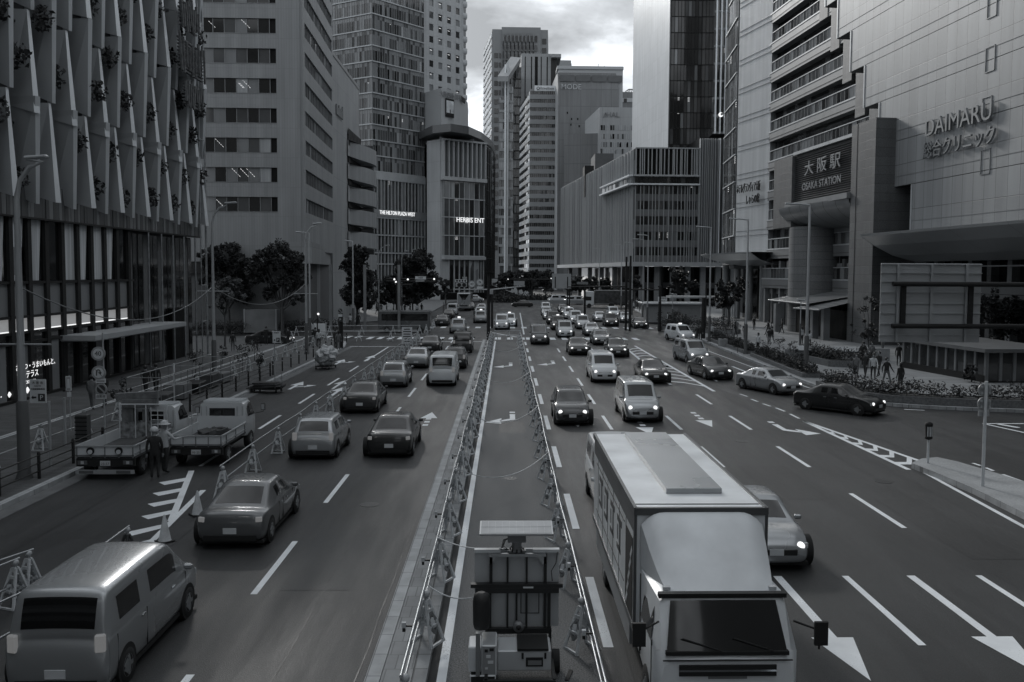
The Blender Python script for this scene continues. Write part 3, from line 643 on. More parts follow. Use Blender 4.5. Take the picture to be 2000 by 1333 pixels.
for i in range(10):
    u=.4+i*(LF-.8)/9; b.box(u-.16,u+.16,0,1.5,ZZ(860,345,228),zt-.1,pF)
b.box(0,LF,-.05,1.6,zt-.35,zt+.1,pF); b.box(0,LF,-.05,1.55,ZZ(860,352,228),ZZ(860,345,228),pF); glassrow(b,.3,LF-.2,9,ZZ(860,345,228),zt-.35,.03,[3,5,3,0],.01); pt(b,'upper_fin_screen',rF)
zs=[ZZ(860,yy,228) for yy in (352,387,424,460,500)]
for i in range(4):
    b=MB(fF); glassrow(b,.8,LF-.3,8,zs[i+1]+.15,zs[i]-.1,.4,[3,4,3,.5],.01,pgrey,.14,.14,.12); b.box(.6,LF-.1,.0,.6,zs[i+1]-.1,zs[i+1]+.15,pgrey)
    if i==0: b.box(1.0,2.6,.42,.5,zs[1]+.2,zs[0]-.2,g_lite); b.box(3.0,3.7,.42,.5,zs[1]+.2,zs[0]-.2,g_cur)
    pt(b,'bay_glazing',rF)
b=MB(fF); b.box(.5,LF,.0,1.0,zs[4]-.9,zs[4]-.1,pgrey); glassrow(b,2.4,LF-3,5,2.0,zs[4]-1,.05,[8,2,1,0],.01,pgrey,.3,.3); b.box(0,LF,-.01,.4,0,1.9,g_blk); glassrow(b,LF-2.6,LF-.2,3,1.9,zs[4]-1,.05,[3,6,2,0],.01,pgrey,.15,.2); pt(b,'ground_floor',rF)
for j in range(2,4):
    A,Bb=bodyp[j],bodyp[j+1]; f_,l_,a_=frame(A,Bb); b=MB(f_); glassrow(b,0,l_,max(2,int(l_/1.6)),0,zt-.2,.06,[9,1.5,.5,0],.01,dark,.12,.2)
    for k in range(12): b.box(0,l_,0,.2,k*3.6,k*3.6+.15,dark)
    pt(b,'dark_glass_wall',rF)
ftext('HERBIS ENT',1.7,litb,fF,LF*.62,1.3,ZZ(915,431,232),rF,.95)
fd,ld,ad_=frame(dr[1],dr[3]); ftext('大阪四季劇場',1.6,mid,fd,ld*.62,.6,ZZ(882,187,233),rF,.85,.06)
fd2,ld2,_=frame(dr[4],dr[5]); ftext('SONY',1.9,dark,fd2,ld2*.3,.5,ZZ(902,197,242),rF,.9,.15)
b=MB(fd); b.box(ld*.2,ld*.86,.5,.75,ZZ(880,229,233),ZZ(880,193,233),dark); b.box(ld*.24,ld*.82,.76,.8,ZZ(880,224,233),ZZ(880,197,233),mat('poster_pale',.5,.5,var=.3,scale=.5)); b.box(ld*.24,ld*.82,.81,.82,ZZ(880,226,233),ZZ(880,221,233),dark)
b.box(ld*.5,ld*.56,.82,.84,ZZ(880,221,233),ZZ(880,214,233),black); pt(b,'billboard',rF)
# ---- G: far towers
def simple_block(rt,poly,z1,mt,name='wall',z0=0): b=MB(); b.prism(poly,z0,z1,mt); return pt(b,name,rt)
def glazed(rt,A,B,z0,z1,fl,n,mix,sp,mt,sillh=1.0,wins=None,lit=0,dep=.5,name='window_band'):
    f,L,a=frame(A,B); k=0; z=z0
    while z<z1-.5:
        b=MB(f)
        if wins:
            glassrow(b,0,L,n,z+sillh,min(z+fl,z1),.05,mix,.01,mt,wins,dep)
        else: glassrow(b,0,L,n,z+sillh,min(z+fl,z1),.05,mix,.015,mid,.1,.08,lit)
        b.box(-.05,L+.05,0,dep,z,z+sillh,mt); pt(b,name,rt); z+=fl
Y=520; rG1=thing('tower_block','tallest stone office tower with notched top at the far end of the road','tower',(P2(1000,Y)[0],Y,0))
t1=mat('tower_stone',.20,.6,var=.08,scale=.05); t1d=mat('tower_stone_skylit',.5,.35,metal=.3,var=.08,scale=.05)  # second stone is paler: sky reflected on the side face, put into the colour
pa=[P2(960,Y),P2(1067,Y),P2(1068,Y+40),P2(944,Y+45)]; zt1=ZZ(1000,58,Y)
simple_block(rG1,pa,zt1,t1); b=MB(); b.prism([P2(978,Y-.5),P2(1053,Y-.5),P2(1053,Y+20),P2(978,Y+20)],zt1-40,zt1+1.2,t1); pt(b,'crown',rG1)
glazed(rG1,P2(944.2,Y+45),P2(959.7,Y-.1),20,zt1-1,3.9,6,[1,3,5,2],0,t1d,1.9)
f,L,a=frame(P2(980,Y-1),P2(1052,Y-1))
for k in range(7):
    z=ZZ(1000,82,Y)-k*5.2
    for i in range(9):
        b=MB(f); u=1+i*(L-2)/9; b.box(u+.2,u+1.5,.02,.08,z-.3,z+3.2,g_dark if k<1 else g_mid); b.box(u-.9,u-.5,0,.5,z-4.8,z+5,t1); pt(b,'window',rG1)
f,L,a=frame(P2(960,Y),P2(978,Y)); 
for k in range(22): b=MB(f); b.box(1.2,3.4,.02,.3,20+k*5.2,22.8+k*5.2,g_dark); b.box(4,5,.02,.3,20+k*5.2,22.8+k*5.2,g_dark); pt(b,'window',rG1)
f,L,a=frame(P2(1053,Y),P2(1067,Y))
for k in range(8): b=MB(f); b.box(.8,3.2,.02,.3,zt1-8-k*5.2,zt1-5-k*5.2,g_dark); pt(b,'window',rG1)
Y=440; rG2=thing('tower_block','slender tower with dark vertical slots and a slanted bright roof edge beside the tallest tower','tower',(P2(1040,Y)[0],Y,0))
t2=mat('tower_white',.26,.5,var=.06,scale=.05)
simple_block(rG2,[P2(1016,Y),P2(1073,Y),P2(1075,Y+30),P2(1012,Y+30)],ZZ(1040,105,Y),t2)
f,L,a=frame(P2(1016,Y),P2(1073,Y)); z1=ZZ(1040,105,Y)
for (u,wd) in ((.12,.03),(.33,.035),(.46,.10),(.66,.03),(.86,.035)):
    b=MB(f); b.box(L*u,L*(u+wd),.0,.12,10,z1-1.5,g_blk); pt(b,'dark_slot',rG2)
b=MB(f)
for k in range(14): b.box(0,L,.0,.06,z1-6.2*k-6.3,z1-6.2*k-6.2,mid)
pt(b,'panel_joint',rG2)
simple_block(rG2,[P2(1000,Y-20),P2(1016,Y-20),P2(1016,Y+20),P2(1000,Y+20)],ZZ(1005,150,Y),mat('tower_dark',.08,.4,var=.1,scale=.05),'stair_block')
glazed(rG2,P2(1001,Y-20.2),P2(1015.5,Y-20.2),10,ZZ(1005,155,Y),4.1,5,[8,3,1,0],0,dark,.4)
b=MB(); 
A1=W(972,149,Y-58); A2=W(998,111,Y-22); A3=W(1017,113,Y-22); A4=W(993,149,Y-58); dz=Vector((0,0,2.2))
b.add([A1,A2,A2-dz,A1-dz],[(0,1,2,3)],white); b.add([A1,A2,A3,A4],[(0,1,2,3)],t2); b.add([A1-dz,A2-dz,A3-dz,A4-dz],[(0,1,2,3)],concd); b.add([A4,A1,A1-dz,A4-dz],[(0,1,2,3)],t2); b.add([A4,A3,A3-dz,A4-dz],[(0,1,2,3)],concd); pt(b,'slanted_roof',rG2)
xs=P2(987,Y-40)[0]
b=MB(); b.box(P2(976,Y-50)[0],P2(984,Y-50)[0],Y-50,Y-30,0,ZZ(980,190,Y-50),g_mid); b.box(P2(984,Y-50)[0],P2(987,Y-50)[0],Y-52,Y-30,0,ZZ(985,128,Y-50),white); b.box(P2(989,Y-50)[0],P2(992,Y-50)[0],Y-52,Y-30,0,ZZ(985,122,Y-50),pgrey); b.box(P2(992,Y-50)[0],P2(998,Y-50)[0],Y-50,Y-30,0,ZZ(985,165,Y-50),g_lite); pt(b,'vertical_piers',rG2)
glazed(rG2,P2(974,Y-50.5),P2(984,Y-50.5),10,ZZ(980,192,Y-50),4.1,3,[3,3,3,3],0,t2,1.2)
glazed(rG2,P2(992,Y-50.5),P2(1001,Y-50.5),10,ZZ(980,170,Y-50),4.1,3,[1,3,4,4],0,t2,1.0)
b=MB(); za=ZZ(1040,108,Y); xa,xb=P2(1073,Y)[0],P2(1092,Y)[0]
b.xprism([(Y-3,za),(Y+20,za),(Y+20,za-1.6),(Y-3,za-1.6)],xa,xb,t2); b.box(xa,xa+2.8,Y,Y+15,ZZ(1080,170,Y),za-1.6,dark); b.box(P2(1078,Y+30)[0],P2(1112,Y+30)[0],Y+30,Y+50,20,ZZ(1090,118,Y+30),t2); pt(b,'roof_wing',rG2)
Y=385; rG3=thing('office_building','slim office block with bold dark window stripes and a sign board on its roof','building',(P2(1035,Y)[0],Y,0))
t3=mat('stripe_band',.24,.5,var=.06); t3b=mat('stripe_band_lit',.75,.35,metal=.0,var=.08)  # second band is the lit copy: brightness of the left face painted in
b=MB(); b.prism([P2(1034,Y+.5),P2(1086,Y+.5),P2(1086,Y+30),P2(1016,Y+32)],0,ZZ(1050,178,Y),g_dark); pt(b,'core_wall',rG3)
fl=3.48; zt3=ZZ(1050,178,Y); z=zt3-24*fl
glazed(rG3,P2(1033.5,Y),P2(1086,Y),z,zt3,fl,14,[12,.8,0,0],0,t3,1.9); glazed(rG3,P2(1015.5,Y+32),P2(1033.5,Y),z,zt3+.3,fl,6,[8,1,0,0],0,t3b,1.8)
b=MB(); b.box(P2(1042,Y)[0],P2(1082,Y)[0],Y+.4,Y+1.6,zt3,ZZ(1050,167,Y),white); b.box(P2(1034,Y)[0],P2(1042,Y)[0],Y+4,Y+9,zt3,zt3+1.6,t3); pt(b,'roof_sign_board',rG3)
f,L,a=frame(P2(1042,Y),P2(1082,Y)); ftext('DaiwaHouse',1.5,black,f,L*.60,.1-.4+.42,ZZ(1060,173,Y),rG3,.75,.02); b=MB(f); b.lathe([(.65,0),(.65,.1)],(1.5,.05,ZZ(1060,173,Y)),black,12,'Y'); b.lathe([(.4,.0),(.4,.2)],(1.5,.0,ZZ(1060,173,Y)),white,12,'Y'); pt(b,'roof_sign_emblem',rG3)
Y=370; rG4=thing('school_tower','wide grey tower marked MODE in thin letters behind the smaller pale block','tower',(P2(1150,Y)[0],Y,0))
t4=panel('grey_tower_panels',.17,0,4.2,6.8,.12,.75,.6,var=.05,nz=.15,sc=.03)
t4b=mat('tower_pale',.38,.6,var=.05,scale=.05)
z1=ZZ(1150,136,Y); b=MB(); b.prism([P2(1088,Y),P2(1212,Y),P2(1212,Y+40),P2(1076,Y+30)],0,z1,t4b); b.box(P2(1085,Y)[0],P2(1213,Y)[0],Y-.6,Y+10,z1,z1+1.2,t4b); pt(b,'wall',rG4)
b=MB(); xl,xr=P2(1087,Y)[0],P2(1204,Y)[0]; b.box(xl,xr,Y-1.5,Y,0,z1-8,t4)
b.add([(xl,Y-1.5,z1-8),(xr,Y-1.5,z1-8),(xr-1.2,Y-.3,z1-1.5),(xl-.2,Y-.3,z1-1.5)],[(0,1,2,3)],t4); pt(b,'front_panel',rG4)
b=MB(); 
for i in range(4): b.box(xl+.8+i*6.5,xl+6.6+i*6.5,Y-1.4,Y-.9,z1-5.2,z1-2.6,concd)
pt(b,'top_opening',rG4)
for k in range(8):
    for i in range(2):
        z=ZZ(1110,268+14.8*k,Y); x=P2(1112+i*14,Y)[0]
        b=MB(); b.add([(x,Y-1.55,z-.7),(x+1.9,Y-1.55,z-.7),(x+1.9,Y-1.55+rnd.uniform(-.1,.02),z+.9),(x,Y-1.55,z+.9)],[(0,1,2,3)],g_cur if rnd.random()<.7 else g_dark); b.box(x+.9,x+1.0,Y-1.7,Y-1.5,z-.7,z+.9,mid); pt(b,'window',rG4)
for (x_,y_) in ((1104,224),(1111,247),(1124,236),(1112,236),(1127,250),(1142,250)): 
    x=P2(x_,Y)[0]; z=ZZ(x_,y_,Y); b=MB(); b.box(x,x+.5,Y-1.6,Y-1.4,z,z+.8,g_blk); pt(b,'slot_window',rG4)
f,L,a=frame(P2(1088,Y-1.5),P2(1204,Y-1.5)); ftext('MODE',2.9,pgrey,f,5.2,.1,ZZ(1110,172,Y),rG4,1.0,.1); b=MB(f); b.tube([(1.2,.2,ZZ(1100,172,Y)-1),(2,.2,ZZ(1100,172,Y)+1),(2.6,.2,ZZ(1100,172,Y)-.6)],.2,mid,5); pt(b,'emblem',rG4)
for x_ in (1115,1168,1180): b=MB(); x=P2(x_,Y)[0]; b.tube([(x,Y+8,z1),(x,Y+8,z1+rnd.uniform(3,4.5))],.12,dark,5); pt(b,'antenna',rG4)
Y=330; rG5=thing('school_building','lower pale building marked HAL in front of the MODE tower','building',(P2(1200,Y)[0],Y,0))
t5=panel('hal_panels',.36,0,5,8,.08,.85,.6,var=.02,nz=.05,sc=.03)
z1=ZZ(1200,210,Y); b=MB(); b.prism([P2(1168,Y),P2(1245,Y),P2(1245,Y+30),P2(1140,Y+30)],0,z1,t5); b.prism([P2(1100,Y+6),P2(1168,Y+3),P2(1168,Y+30),P2(1110,Y+30)],0,ZZ(1140,262,Y+5),t4); pt(b,'wall',rG5)
f,L,a=frame(P2(1168,Y),P2(1245,Y))
for yy in (250,267,283,296):
    z=ZZ(1200,yy,Y); b=MB(f); glassrow(b,.4,L-.5,16,z-.9,z+.9,.05,[1,2,2,6],.04,pgrey,.12,.06); pt(b,'window_band',rG5)
ftext('HAL',2.6,mid,f,4.8,.1,ZZ(1190,225,Y),rG5,1.0,.1); b=MB(f); b.tube([(1.4,.2,ZZ(1190,225,Y)-.9),(2.1,.2,ZZ(1190,225,Y)+.8),(2.7,.2,ZZ(1190,225,Y)-.5)],.2,mid,5); pt(b,'emblem',rG5)
Y=420; rG6=thing('rooftop_block','grey building edge with a dome frame on its roof, left of the bright tower','building',(P2(1222,Y)[0],Y,0))
b=MB(); b.box(P2(1205,Y)[0],P2(1260,Y)[0],Y,Y+20,0,ZZ(1220,180,Y),t4); b.box(P2(1205,Y)[0],P2(1260,Y)[0],Y-.3,Y,ZZ(1220,200,Y),ZZ(1220,192,Y),t4b); b.box(P2(1214,Y)[0],P2(1220,Y)[0],Y-.4,Y,ZZ(1220,200,Y),ZZ(1220,193,Y),g_dark); pt(b,'wall',rG6)
b=MB(); c_=P2(1227,Y+8); z=ZZ(1220,180,Y)
for k in range(8):
    a=k*PI/8; b.tube([(c_[0]+3*math.cos(a)*math.cos(t),Y+8+3*math.sin(a)*math.cos(t),z+3*abs(math.sin(t))) for t in [PI*j/8 for j in range(9)]],.12,dark,4)
pt(b,'dome_frame',rG6)
# ---- H: department store podium with louvres
Y=190; cA=P2(1238,Y); cB=P2(1425,Y); cCc=P2(1098,277)
rH=thing('department_store','wide low store wrapped in vertical louvres with a bright ledge line, right of the road','building',(cA[0],Y,0))
zt=ZZ(1238,291,Y); zb=ZZ(1238,512,Y)
b=MB(); b.prism([cA,(cB[0],Y),(cB[0]+20,Y+110),(cA[0]-5,300),cCc],zb,zt-.5,concd); pt(b,'core_wall',rH)
b=MB(); b.prism([(cA[0]-.8,Y-1.2),(cB[0]+1,Y-1.2),(cB[0]+1,Y+1),(cA[0]+.4,Y+1)],zb-.9,zb,pgrey)
fl_,ll,al=frame(cCc,cA); b2=MB(fl_); b.v+= []; pt(b,'base_ledge',rH); b2.box(-1,ll+.5,-.4,1.4,zb-.9,zb,pgrey); pt(b2,'base_ledge',rH)
fv=mat('louvre_metal',.38,.45,metal=.3,var=.05); fvd=mat('louvre_panel',.19,.6,var=.08)
f,L,a=frame(cA,cB); LH=P2(1362,Y)[0]-cA[0]
zl1,zl0=ZZ(1238,345,Y),ZZ(1238,362,Y)
def louvres(b,u0,u1,z0,z1,w0,w1,step,mt,jit=.5,th=.16):
    u=u0
    while u<u1: b.box(u,u+th,w0,w1,z0,z1,mt); u+=step*rnd.uniform(1-jit,1+jit)
b=MB(f); b.box(0,LH,-.02,.02,zl1,zt,g_blk); louvres(b,0,LH,zl1+.3,zt,.05,.7,.62,fv,.6,.2); b.box(-.3,LH,0,.9,zl1,zl1+.35,pgrey); b.box(-.1,LH,-.1,.75,zt,zt+.25,fv); pt(b,'louvre_screen',rH)
b=MB(f); glassrow(b,0,LH,14,zl0+.3,zl1,.1,[8,1,.5,0],.01,dark,.1,.1,.08); b.box(-.8,LH,-.2,1.3,zl0,zl0+.3,white); pt(b,'ledge_glazing',rH)
b=MB(f); z=zb
for i in range(5):
    z1_=zb+(zl0-zb)*(i+1)/5; glassrow(b,0,LH,22,z+1.4,z1_-.1,.05,[7,3,1.5,.3],.01,None,0,0,.03); b.box(0,LH,0,.08,z,z+1.4,fvd if i%2==0 else pnl); z=z1_
louvres(b,0,LH,zb,zl0,.12,.6,.75,fv,.45,.14); pt(b,'louvre_screen',rH)
pLH=panel('store_side_panels',.21,al,1.1,6.2,.05,.55,.6,var=.12,off=.3,nz=.05)
b=MB(fl_); b.box(0,ll,0,.3,zb,zt,pLH); louvres(b,0,ll,zb,zt-.2,.3,.6,1.9,fv,.5,.18); pt(b,'side_louvres',rH)
uu=ll*.68; b=MB(fl_); b.box(uu,ll+.6,.6,1.6,zl0,zl0+.35,white); b.box(uu,ll+.6,.6,1.5,zl1,zl1+.3,white); glassrow(b,uu,ll+.3,8,zl0+.35,zl1,.9,[2,3,3,1],.02,pgrey,.1,.1); pt(b,'side_ledge_box',rH)
b=MB(f); u0=LH
zt2=ZZ(1400,272,Y); b.box(LH,L,0,.3,zb,zt2,fvd); louvres(b,LH,LH+4.0,zb,zt2,.3,.9,.5,fv,.3,.14); glassrow(b,LH+4.1,L-.2,7,zb,zt2,.4,[6,2,2,.5],.01); louvres(b,LH+4.1,L,zb,zt2,.45,1.3,.95,white,.1,.14); pt(b,'corner_louvres',rH)
b=MB(f)
for k in range(7):
    u=1.5+k*3.3; b.box(u,u+1.1,-3,-2,0,zb-.9,conc)
b.box(-2,L+3,-6,-5.6,0,zb-.9,g_dark); b.box(-2,L+3,-5.6,-5.3,4,5.2,concd); pt(b,'ground_floor',rH)
b=MB(fl_)
for k in range(6): b.box(3+k*ll/6,4.2+k*ll/6,-2.4,-1.4,0,zb-.9,conc)
b.box(0,ll,-6.4,-6,0,zb-.9,g_dark); pt(b,'ground_floor',rH)
b=MB(); b.box(P2(1160,250)[0],P2(1196,250)[0],250,262,zt-2,ZZ(1180,300,250),concd); b.box(P2(1140,240)[0],P2(1158,240)[0],240,246,zt-6,ZZ(1150,324,240),black); pt(b,'roof_box',rH)
# ---- I: bright tower
Y=230; cI=P2(1303,Y); cI2=P2(1388,Y); cI3=P2(1233,267)
rI=thing('glass_tower','tall tower with a bright blank left face and dark glass front above the store','tower',(cI[0],Y,0))
br=panel('mirror_panels',.55,0,2,4,.02,.92,.16,metal=.85,var=.05,nz=.06,sc=.02,bump=.1)
z0=ZZ(1303,290,Y)-3
b=MB(); b.prism([cI,cI2,(cI2[0]+6,290),cI3],z0-6,94,g_dark); pt(b,'core_wall',rI)
fI,LI,aI=frame(cI3,cI); br=panel('mirror_panel_face',.30,aI,2.2,4,.04,.75,.30,metal=.8,var=.06,nz=.12,sc=.05,bump=.1)
b=MB(fI); b.box(0,LI,0,.3,z0,94,br); pt(b,'bright_face',rI)
fI2,LI2,_=frame(cI,cI2)
z=z0; k=0
while z<94:
    b=MB(fI2); glassrow(b,.1,LI2,13,z,z+4,.1,[9,2.2,.6,.1],.008,dark,.1,.12,.10 if rnd.random()<.5 else 0); b.box(0,LI2,.08,.22,z-.1,z+.1,dark); pt(b,'window_band',rI); z+=4
Y=212; rI2=thing('office_tower_wing','dark glazed tower wing with thin white vertical fins left of the hotel','tower',(P2(1388,Y)[0],Y,0))
A,B_=P2(1387,Y),P2(1440,Y); b=MB(); b.prism([A,B_,(B_[0]+8,290),(A[0]+4,290)],ZZ(1400,262,Y),96,g_dark); pt(b,'core_wall',rI2)
f,L,a=frame(A,B_); z=ZZ(1400,262,Y)
while z<94: b=MB(f); glassrow(b,0,L,9,z,z+4,.08,[7,3,1,0],.01,None,0,0,.12); b.box(0,L,.05,.2,z,z+.5,mid); pt(b,'window_band',rI2); z+=4
for k in range(6): b=MB(f); b.box(k*L/6+.3,k*L/6+.55,.2,.9,ZZ(1400,262,Y),95,white); pt(b,'vertical_fin',rI2)
ftext('Sky',2.6,emis('lit_logo',.8,.8),f,4.3,1.0,ZZ(1412,226,Y),rI2,1,.05); b=MB(f); b.lathe([(.55,0),(.55,.1)],(1.6,1.0,ZZ(1412,226,Y)),litb,10,'Y'); b.lathe([(.3,0),(.3,.2)],(1.8,1.0,ZZ(1412,226,Y)+.1),mid,10,'Y'); pt(b,'emblem',rI2)
b=MB(); b.box(P2(1388,Y)[0]-2,P2(1440,Y)[0],Y+5,Y+40,20,ZZ(1400,262,Y),dark); pt(b,'set_back_floor',rI2)
# ---- J K L M N: the station complex on the right
def FK(px,c=48.7): Y=c/((px-988)/1750+.079); return ((px-988)/1750*Y,Y)
def FKY(Y,off=0): return (38.4-off-.079*(Y-130),Y)
rK=thing('station_building','huge station hotel and store complex at the right with balconies, stepped wall and entrance portal','station building',(40,130,0))
K0=FKY(130); K1=FKY(-10); fK,LK,aK=frame(K0,K1)
def uK(Y): return (130-Y)/math.cos(math.atan(.079))
b=MB(); b.prism([K0,K1,(90,-10),(90,170),(44,170)],0,64,mat('station_core',.05,.6)); pt(b,'core_wall',rK)
balw=mat('balcony_metal',.17,.5,metal=.2,var=.08); glr=mat('balcony_glass',.16,.16,spec=.7,var=.25,scale=.4)
gran=panel('granite',.10,aK,1.5,.9,.02,.5,.55,var=.12,nz=.3,sc=14)
gK=mat('granite_speckle',.14,.6,var=.35,scale=9,fine=.3)
z=ZZ(1505,282,130)-4.15*5
k=0
while z<60:
    b=MB(fK); b.box(.02,LK,0,1.1,z,z+1.25,balw); b.box(.02,LK,.9,1.16,z+1.25,z+1.42,pgrey); glassrow(b,.05,uK(82),46,z+1.45,z+2.75,.95,[1,5,4,0],.02,balw,.05,.05); b.box(.02,LK,.8,1.05,z+2.75,z+2.85,pgrey)
    b.box(.0,LK,1.1,1.14,z+.35,z+.4,dark)
    glassrow(b,.1,uK(82),36,z+2.9,z+4.1,.05,[8,1,.3,0],.01); pt(b,'balcony_band',rK); z+=4.15
# stepped store wall
wl=panel('store_cladding',.26,aK,1.55,4.5,.035,.45,.5,metal=.15,var=.06,nz=.06,sc=.1)
for r in range(11):
    z0=11.4+4.5*r; Ys=85.8+3.42*r; u0=uK(Ys)
    b=MB(fK); b.box(u0,LK,0,3.1,z0+.03,z0+4.47,wl); b.box(u0+.1,LK,0,3.0,z0-.03,z0+.03,dark); b.box(u0+.06,u0+.3,3.1,3.16,z0+.03,z0+4.47,pgrey); b.box(u0,LK,3.1,3.13,z0+.95,z0+1.0,mid); pt(b,'cladding_row',rK)
    b=MB(fK); b.box(u0-2.4,u0-.05,0,1.18,z0-4.5,z0+4.4,gran); pt(b,'granite_pier',rK)
def access(px,py):
    Y=45.3/((px-988)/1750+.079); z=ZZ(px,py,Y); u=uK(Y); b=MB(fK)
    for q in ((0,1.3,0,.07),(0,1.3,2.0,2.07),(0,.07,0,2.07),(1.23,1.3,0,2.07)): b.box(u+q[0]-.6,u+q[1]-.6,3.1,3.16,z+q[2]-1,z+q[3]-1,mid)
    pt(b,'access_panel',rK)
for p in ((1920,12),(1920,118),(1917,216),(1918,318)): access(*p)
Yd=45.3/((1865-988)/1750+.079)
let=mat('store_letter_metal',.22,.5,metal=.3); ftext('DAIMARU',2.2,let,fK,uK(Yd),3.35,ZZ(1865,237,Yd),rK,1.05,.1,'store_lettering'); ftext('総合クリニック',1.65,let,fK,uK(Yd)+.2,3.35,ZZ(1865,284,Yd),rK,.95,.1,'store_lettering')
b=MB(fK); b.box(0,LK,-.05,.05,0,9,g_dark)
for k in range(26): b.box(k*2.8,k*2.8+.6,.05,.8,0,9,gran if k%2 else mid)
b.box(0,LK,.05,.3,4.4,5.2,concd); pt(b,'ground_floor',rK)
# right wing-shaped canopy
def canopy(u0,u1,zt,w0,w1,name,tip=3.5):
    b=MB(fK); n=14; rows_=[]
    for i in range(n+1):
        t=i/n; u=u0+(u1-u0)*t; s=min(1,(u-u0)/tip+.02)**.6
        wo=w0+(w1-w0)*s
        prof=[(w0-.5,zt),(wo,zt),(wo-.05,zt-.22),(w0+(wo-w0)*.75,zt-.95*s-.1),(w0+(wo-w0)*.4,zt-1.9*s-.1),(w0+(wo-w0)*.05,zt-2.4*s-.1),(w0-.5,zt-2.45*s-.1)]
        rows_.append([(u,)+p for p in prof])
    vs=[p for r in rows_ for p in r]; m_=7; fs=[]
    for i in range(n):
        for j in range(m_): fs.append((i*m_+j,i*m_+(j+1)%m_,(i+1)*m_+(j+1)%m_,(i+1)*m_+j))
    b.add(vs,fs,mat('canopy_skin',.30,.35,metal=.5,var=.06,scale=.2)); b.add(rows_[0],[tuple(range(7))],mid)
    for i in range(1,n): b.add([(rows_[i][j][0],rows_[i][j][1],rows_[i][j][2]-.012) for j in range(1,6)]+[(rows_[i][j][0]+.06,rows_[i][j][1],rows_[i][j][2]-.012) for j in range(1,6)],[(j,j+1,j+6,j+5) for j in range(4)],mid)
    return pt(b,name,rK)
canopy(uK(92.0),LK,11.0,3.1,8.6,'wing_canopy')
# entrance portal (plane 5.4 m in front)
def uM(px,c=43.7): Y=c/((px-988)/1750+.079); return uK(Y)
uA,uB,uC_,uD=uM(1510),uM(1545),uM(1663),uM(1706)
WF=5.2
b=MB(fK); b.box(uC_,uD+.4,0,WF,0,22.7,gran); b.box(uC_+1.2,uC_+1.3,WF,WF+.03,0,22.7,dark); pt(b,'right_pylon',rK)
b=MB(fK); b.box(uA,uB,0,WF-.1,13,21.6,gran); pt(b,'left_pylon',rK)
b=MB(fK); b.lathe([(3.2,0),(3.2,12.95)],(uB+.2,1.9,0),panel('granite_curved',.15,aK,1.5,.9,.03,.5,.55,var=.12,nz=.3,sc=14),28); pt(b,'round_pylon',rK)
b=MB(fK); b.box(uB,uC_-.02,2.0,4.6,15.75,21.7,mat('sign_backing',.035,.6))
zq=15.95
while zq<21.4: b.cb(((uB+uC_)/2,4.7,zq),(uC_-uB-.2,.16,.07),mat('louvre_dark',.10,.5,metal=.3),rx=-.5); zq+=.24
b.box(uB,uC_,2.0,5.0,21.65,22.0,pgrey); b.box(uB-.9,uC_-.03,3.6,5.6,15.2,15.8,mid); pt(b,'sign_panel',rK)
ftext('大 阪 駅',1.8,MT['light_metal_dim'] if 'light_metal_dim' in MT else mat('light_metal_dim',.26,.5,metal=.3),fK,(uB+uC_)/2+.3,5.0,19.5,rK,1.5,.06,'station_lettering'); ftext('OSAKA STATION',1.2,mat('light_metal_dim',.26),fK,(uB+uC_)/2+.1,5.0,17.5,rK,1.12,.03,'station_lettering')
b=MB(fK); n=10
vs=[]; 
for i in range(n+1):
    t=i/n; a=t*PI/2; vs+=[(uB-1.2,1.0+5.2*math.cos(a),15.3-2.6*math.sin(a)),(uC_-.02,1.0+4.4*math.cos(a),15.3-2.6*math.sin(a))]
b.add(vs,[(2*i,2*i+1,2*i+3,2*i+2) for i in range(n)],mat('portal_soffit',.2,.45,metal=.2),True)
for k in range(1,6):
    u=uB-1.2+(uC_-uB+1.1)*k/6; b.add([(u+d,1.0+(5.2-.8*k/6)*math.cos(i/n*PI/2)+.01,15.28-2.62*math.sin(i/n*PI/2)) for i in range(n+1) for d in (0,.08)],[(2*i,2*i+1,2*i+3,2*i+2) for i in range(n)],dark)
b.box(uB-1,uC_-.03,.3,1.0,12.2,12.7,mid); pt(b,'curved_soffit',rK)
uc=uM(1640); b=MB(fK); b.box(uc-.45,uc+.45,2.4,3.3,4.5,13,mid); b.box(uc-.46,uc+.46,2.38,3.32,9.2,9.5,pgrey); pt(b,'column',rK)
b=MB(fK); glassrow(b,uB+1,uC_-.1,6,4.5,12.6,.3,[8,3,0,0],.01,mid,.15,.1); b.box(uB+1,uC_,.3,.5,8.1,8.5,mid); pt(b,'portal_glazing',rK)
b=MB(fK); gr=panel('glass_roof',.13,aK,.9,.9,.05,2.2,.35,var=.1,horiz=True)
b.add([(uB-2.4,6.8,4.0),(uC_-3.0,8.2,4.0),(uC_-3.0,1.0,5.2),(uB-1.5,1.0,5.2)],[(0,1,2,3)],gr); b.add([(uC_-4.6,9.2,3.5),(uC_+.3,8.4,3.5),(uC_+.3,3,4.7),(uC_-4,3,4.7)],[(0,1,2,3)],gr)
for q in ((uB-2.4,6.8,uC_-3.0,8.2,4.0),(uC_-4.6,9.2,uC_+.3,8.4,3.5)): b.tube([(q[0],q[1],q[4]-.05),(q[2],q[3],q[4]-.05)],.1,mid,6)
for u in (uB+1,uC_-4.2,uC_-1.4): b.box(u-.35,u+.35,6.6,7.3,0,3.6,mid)
b.box(uB-1,uC_-.2,4.6,4.8,0,3.3,g_blk); pt(b,'entrance_canopy',rK)
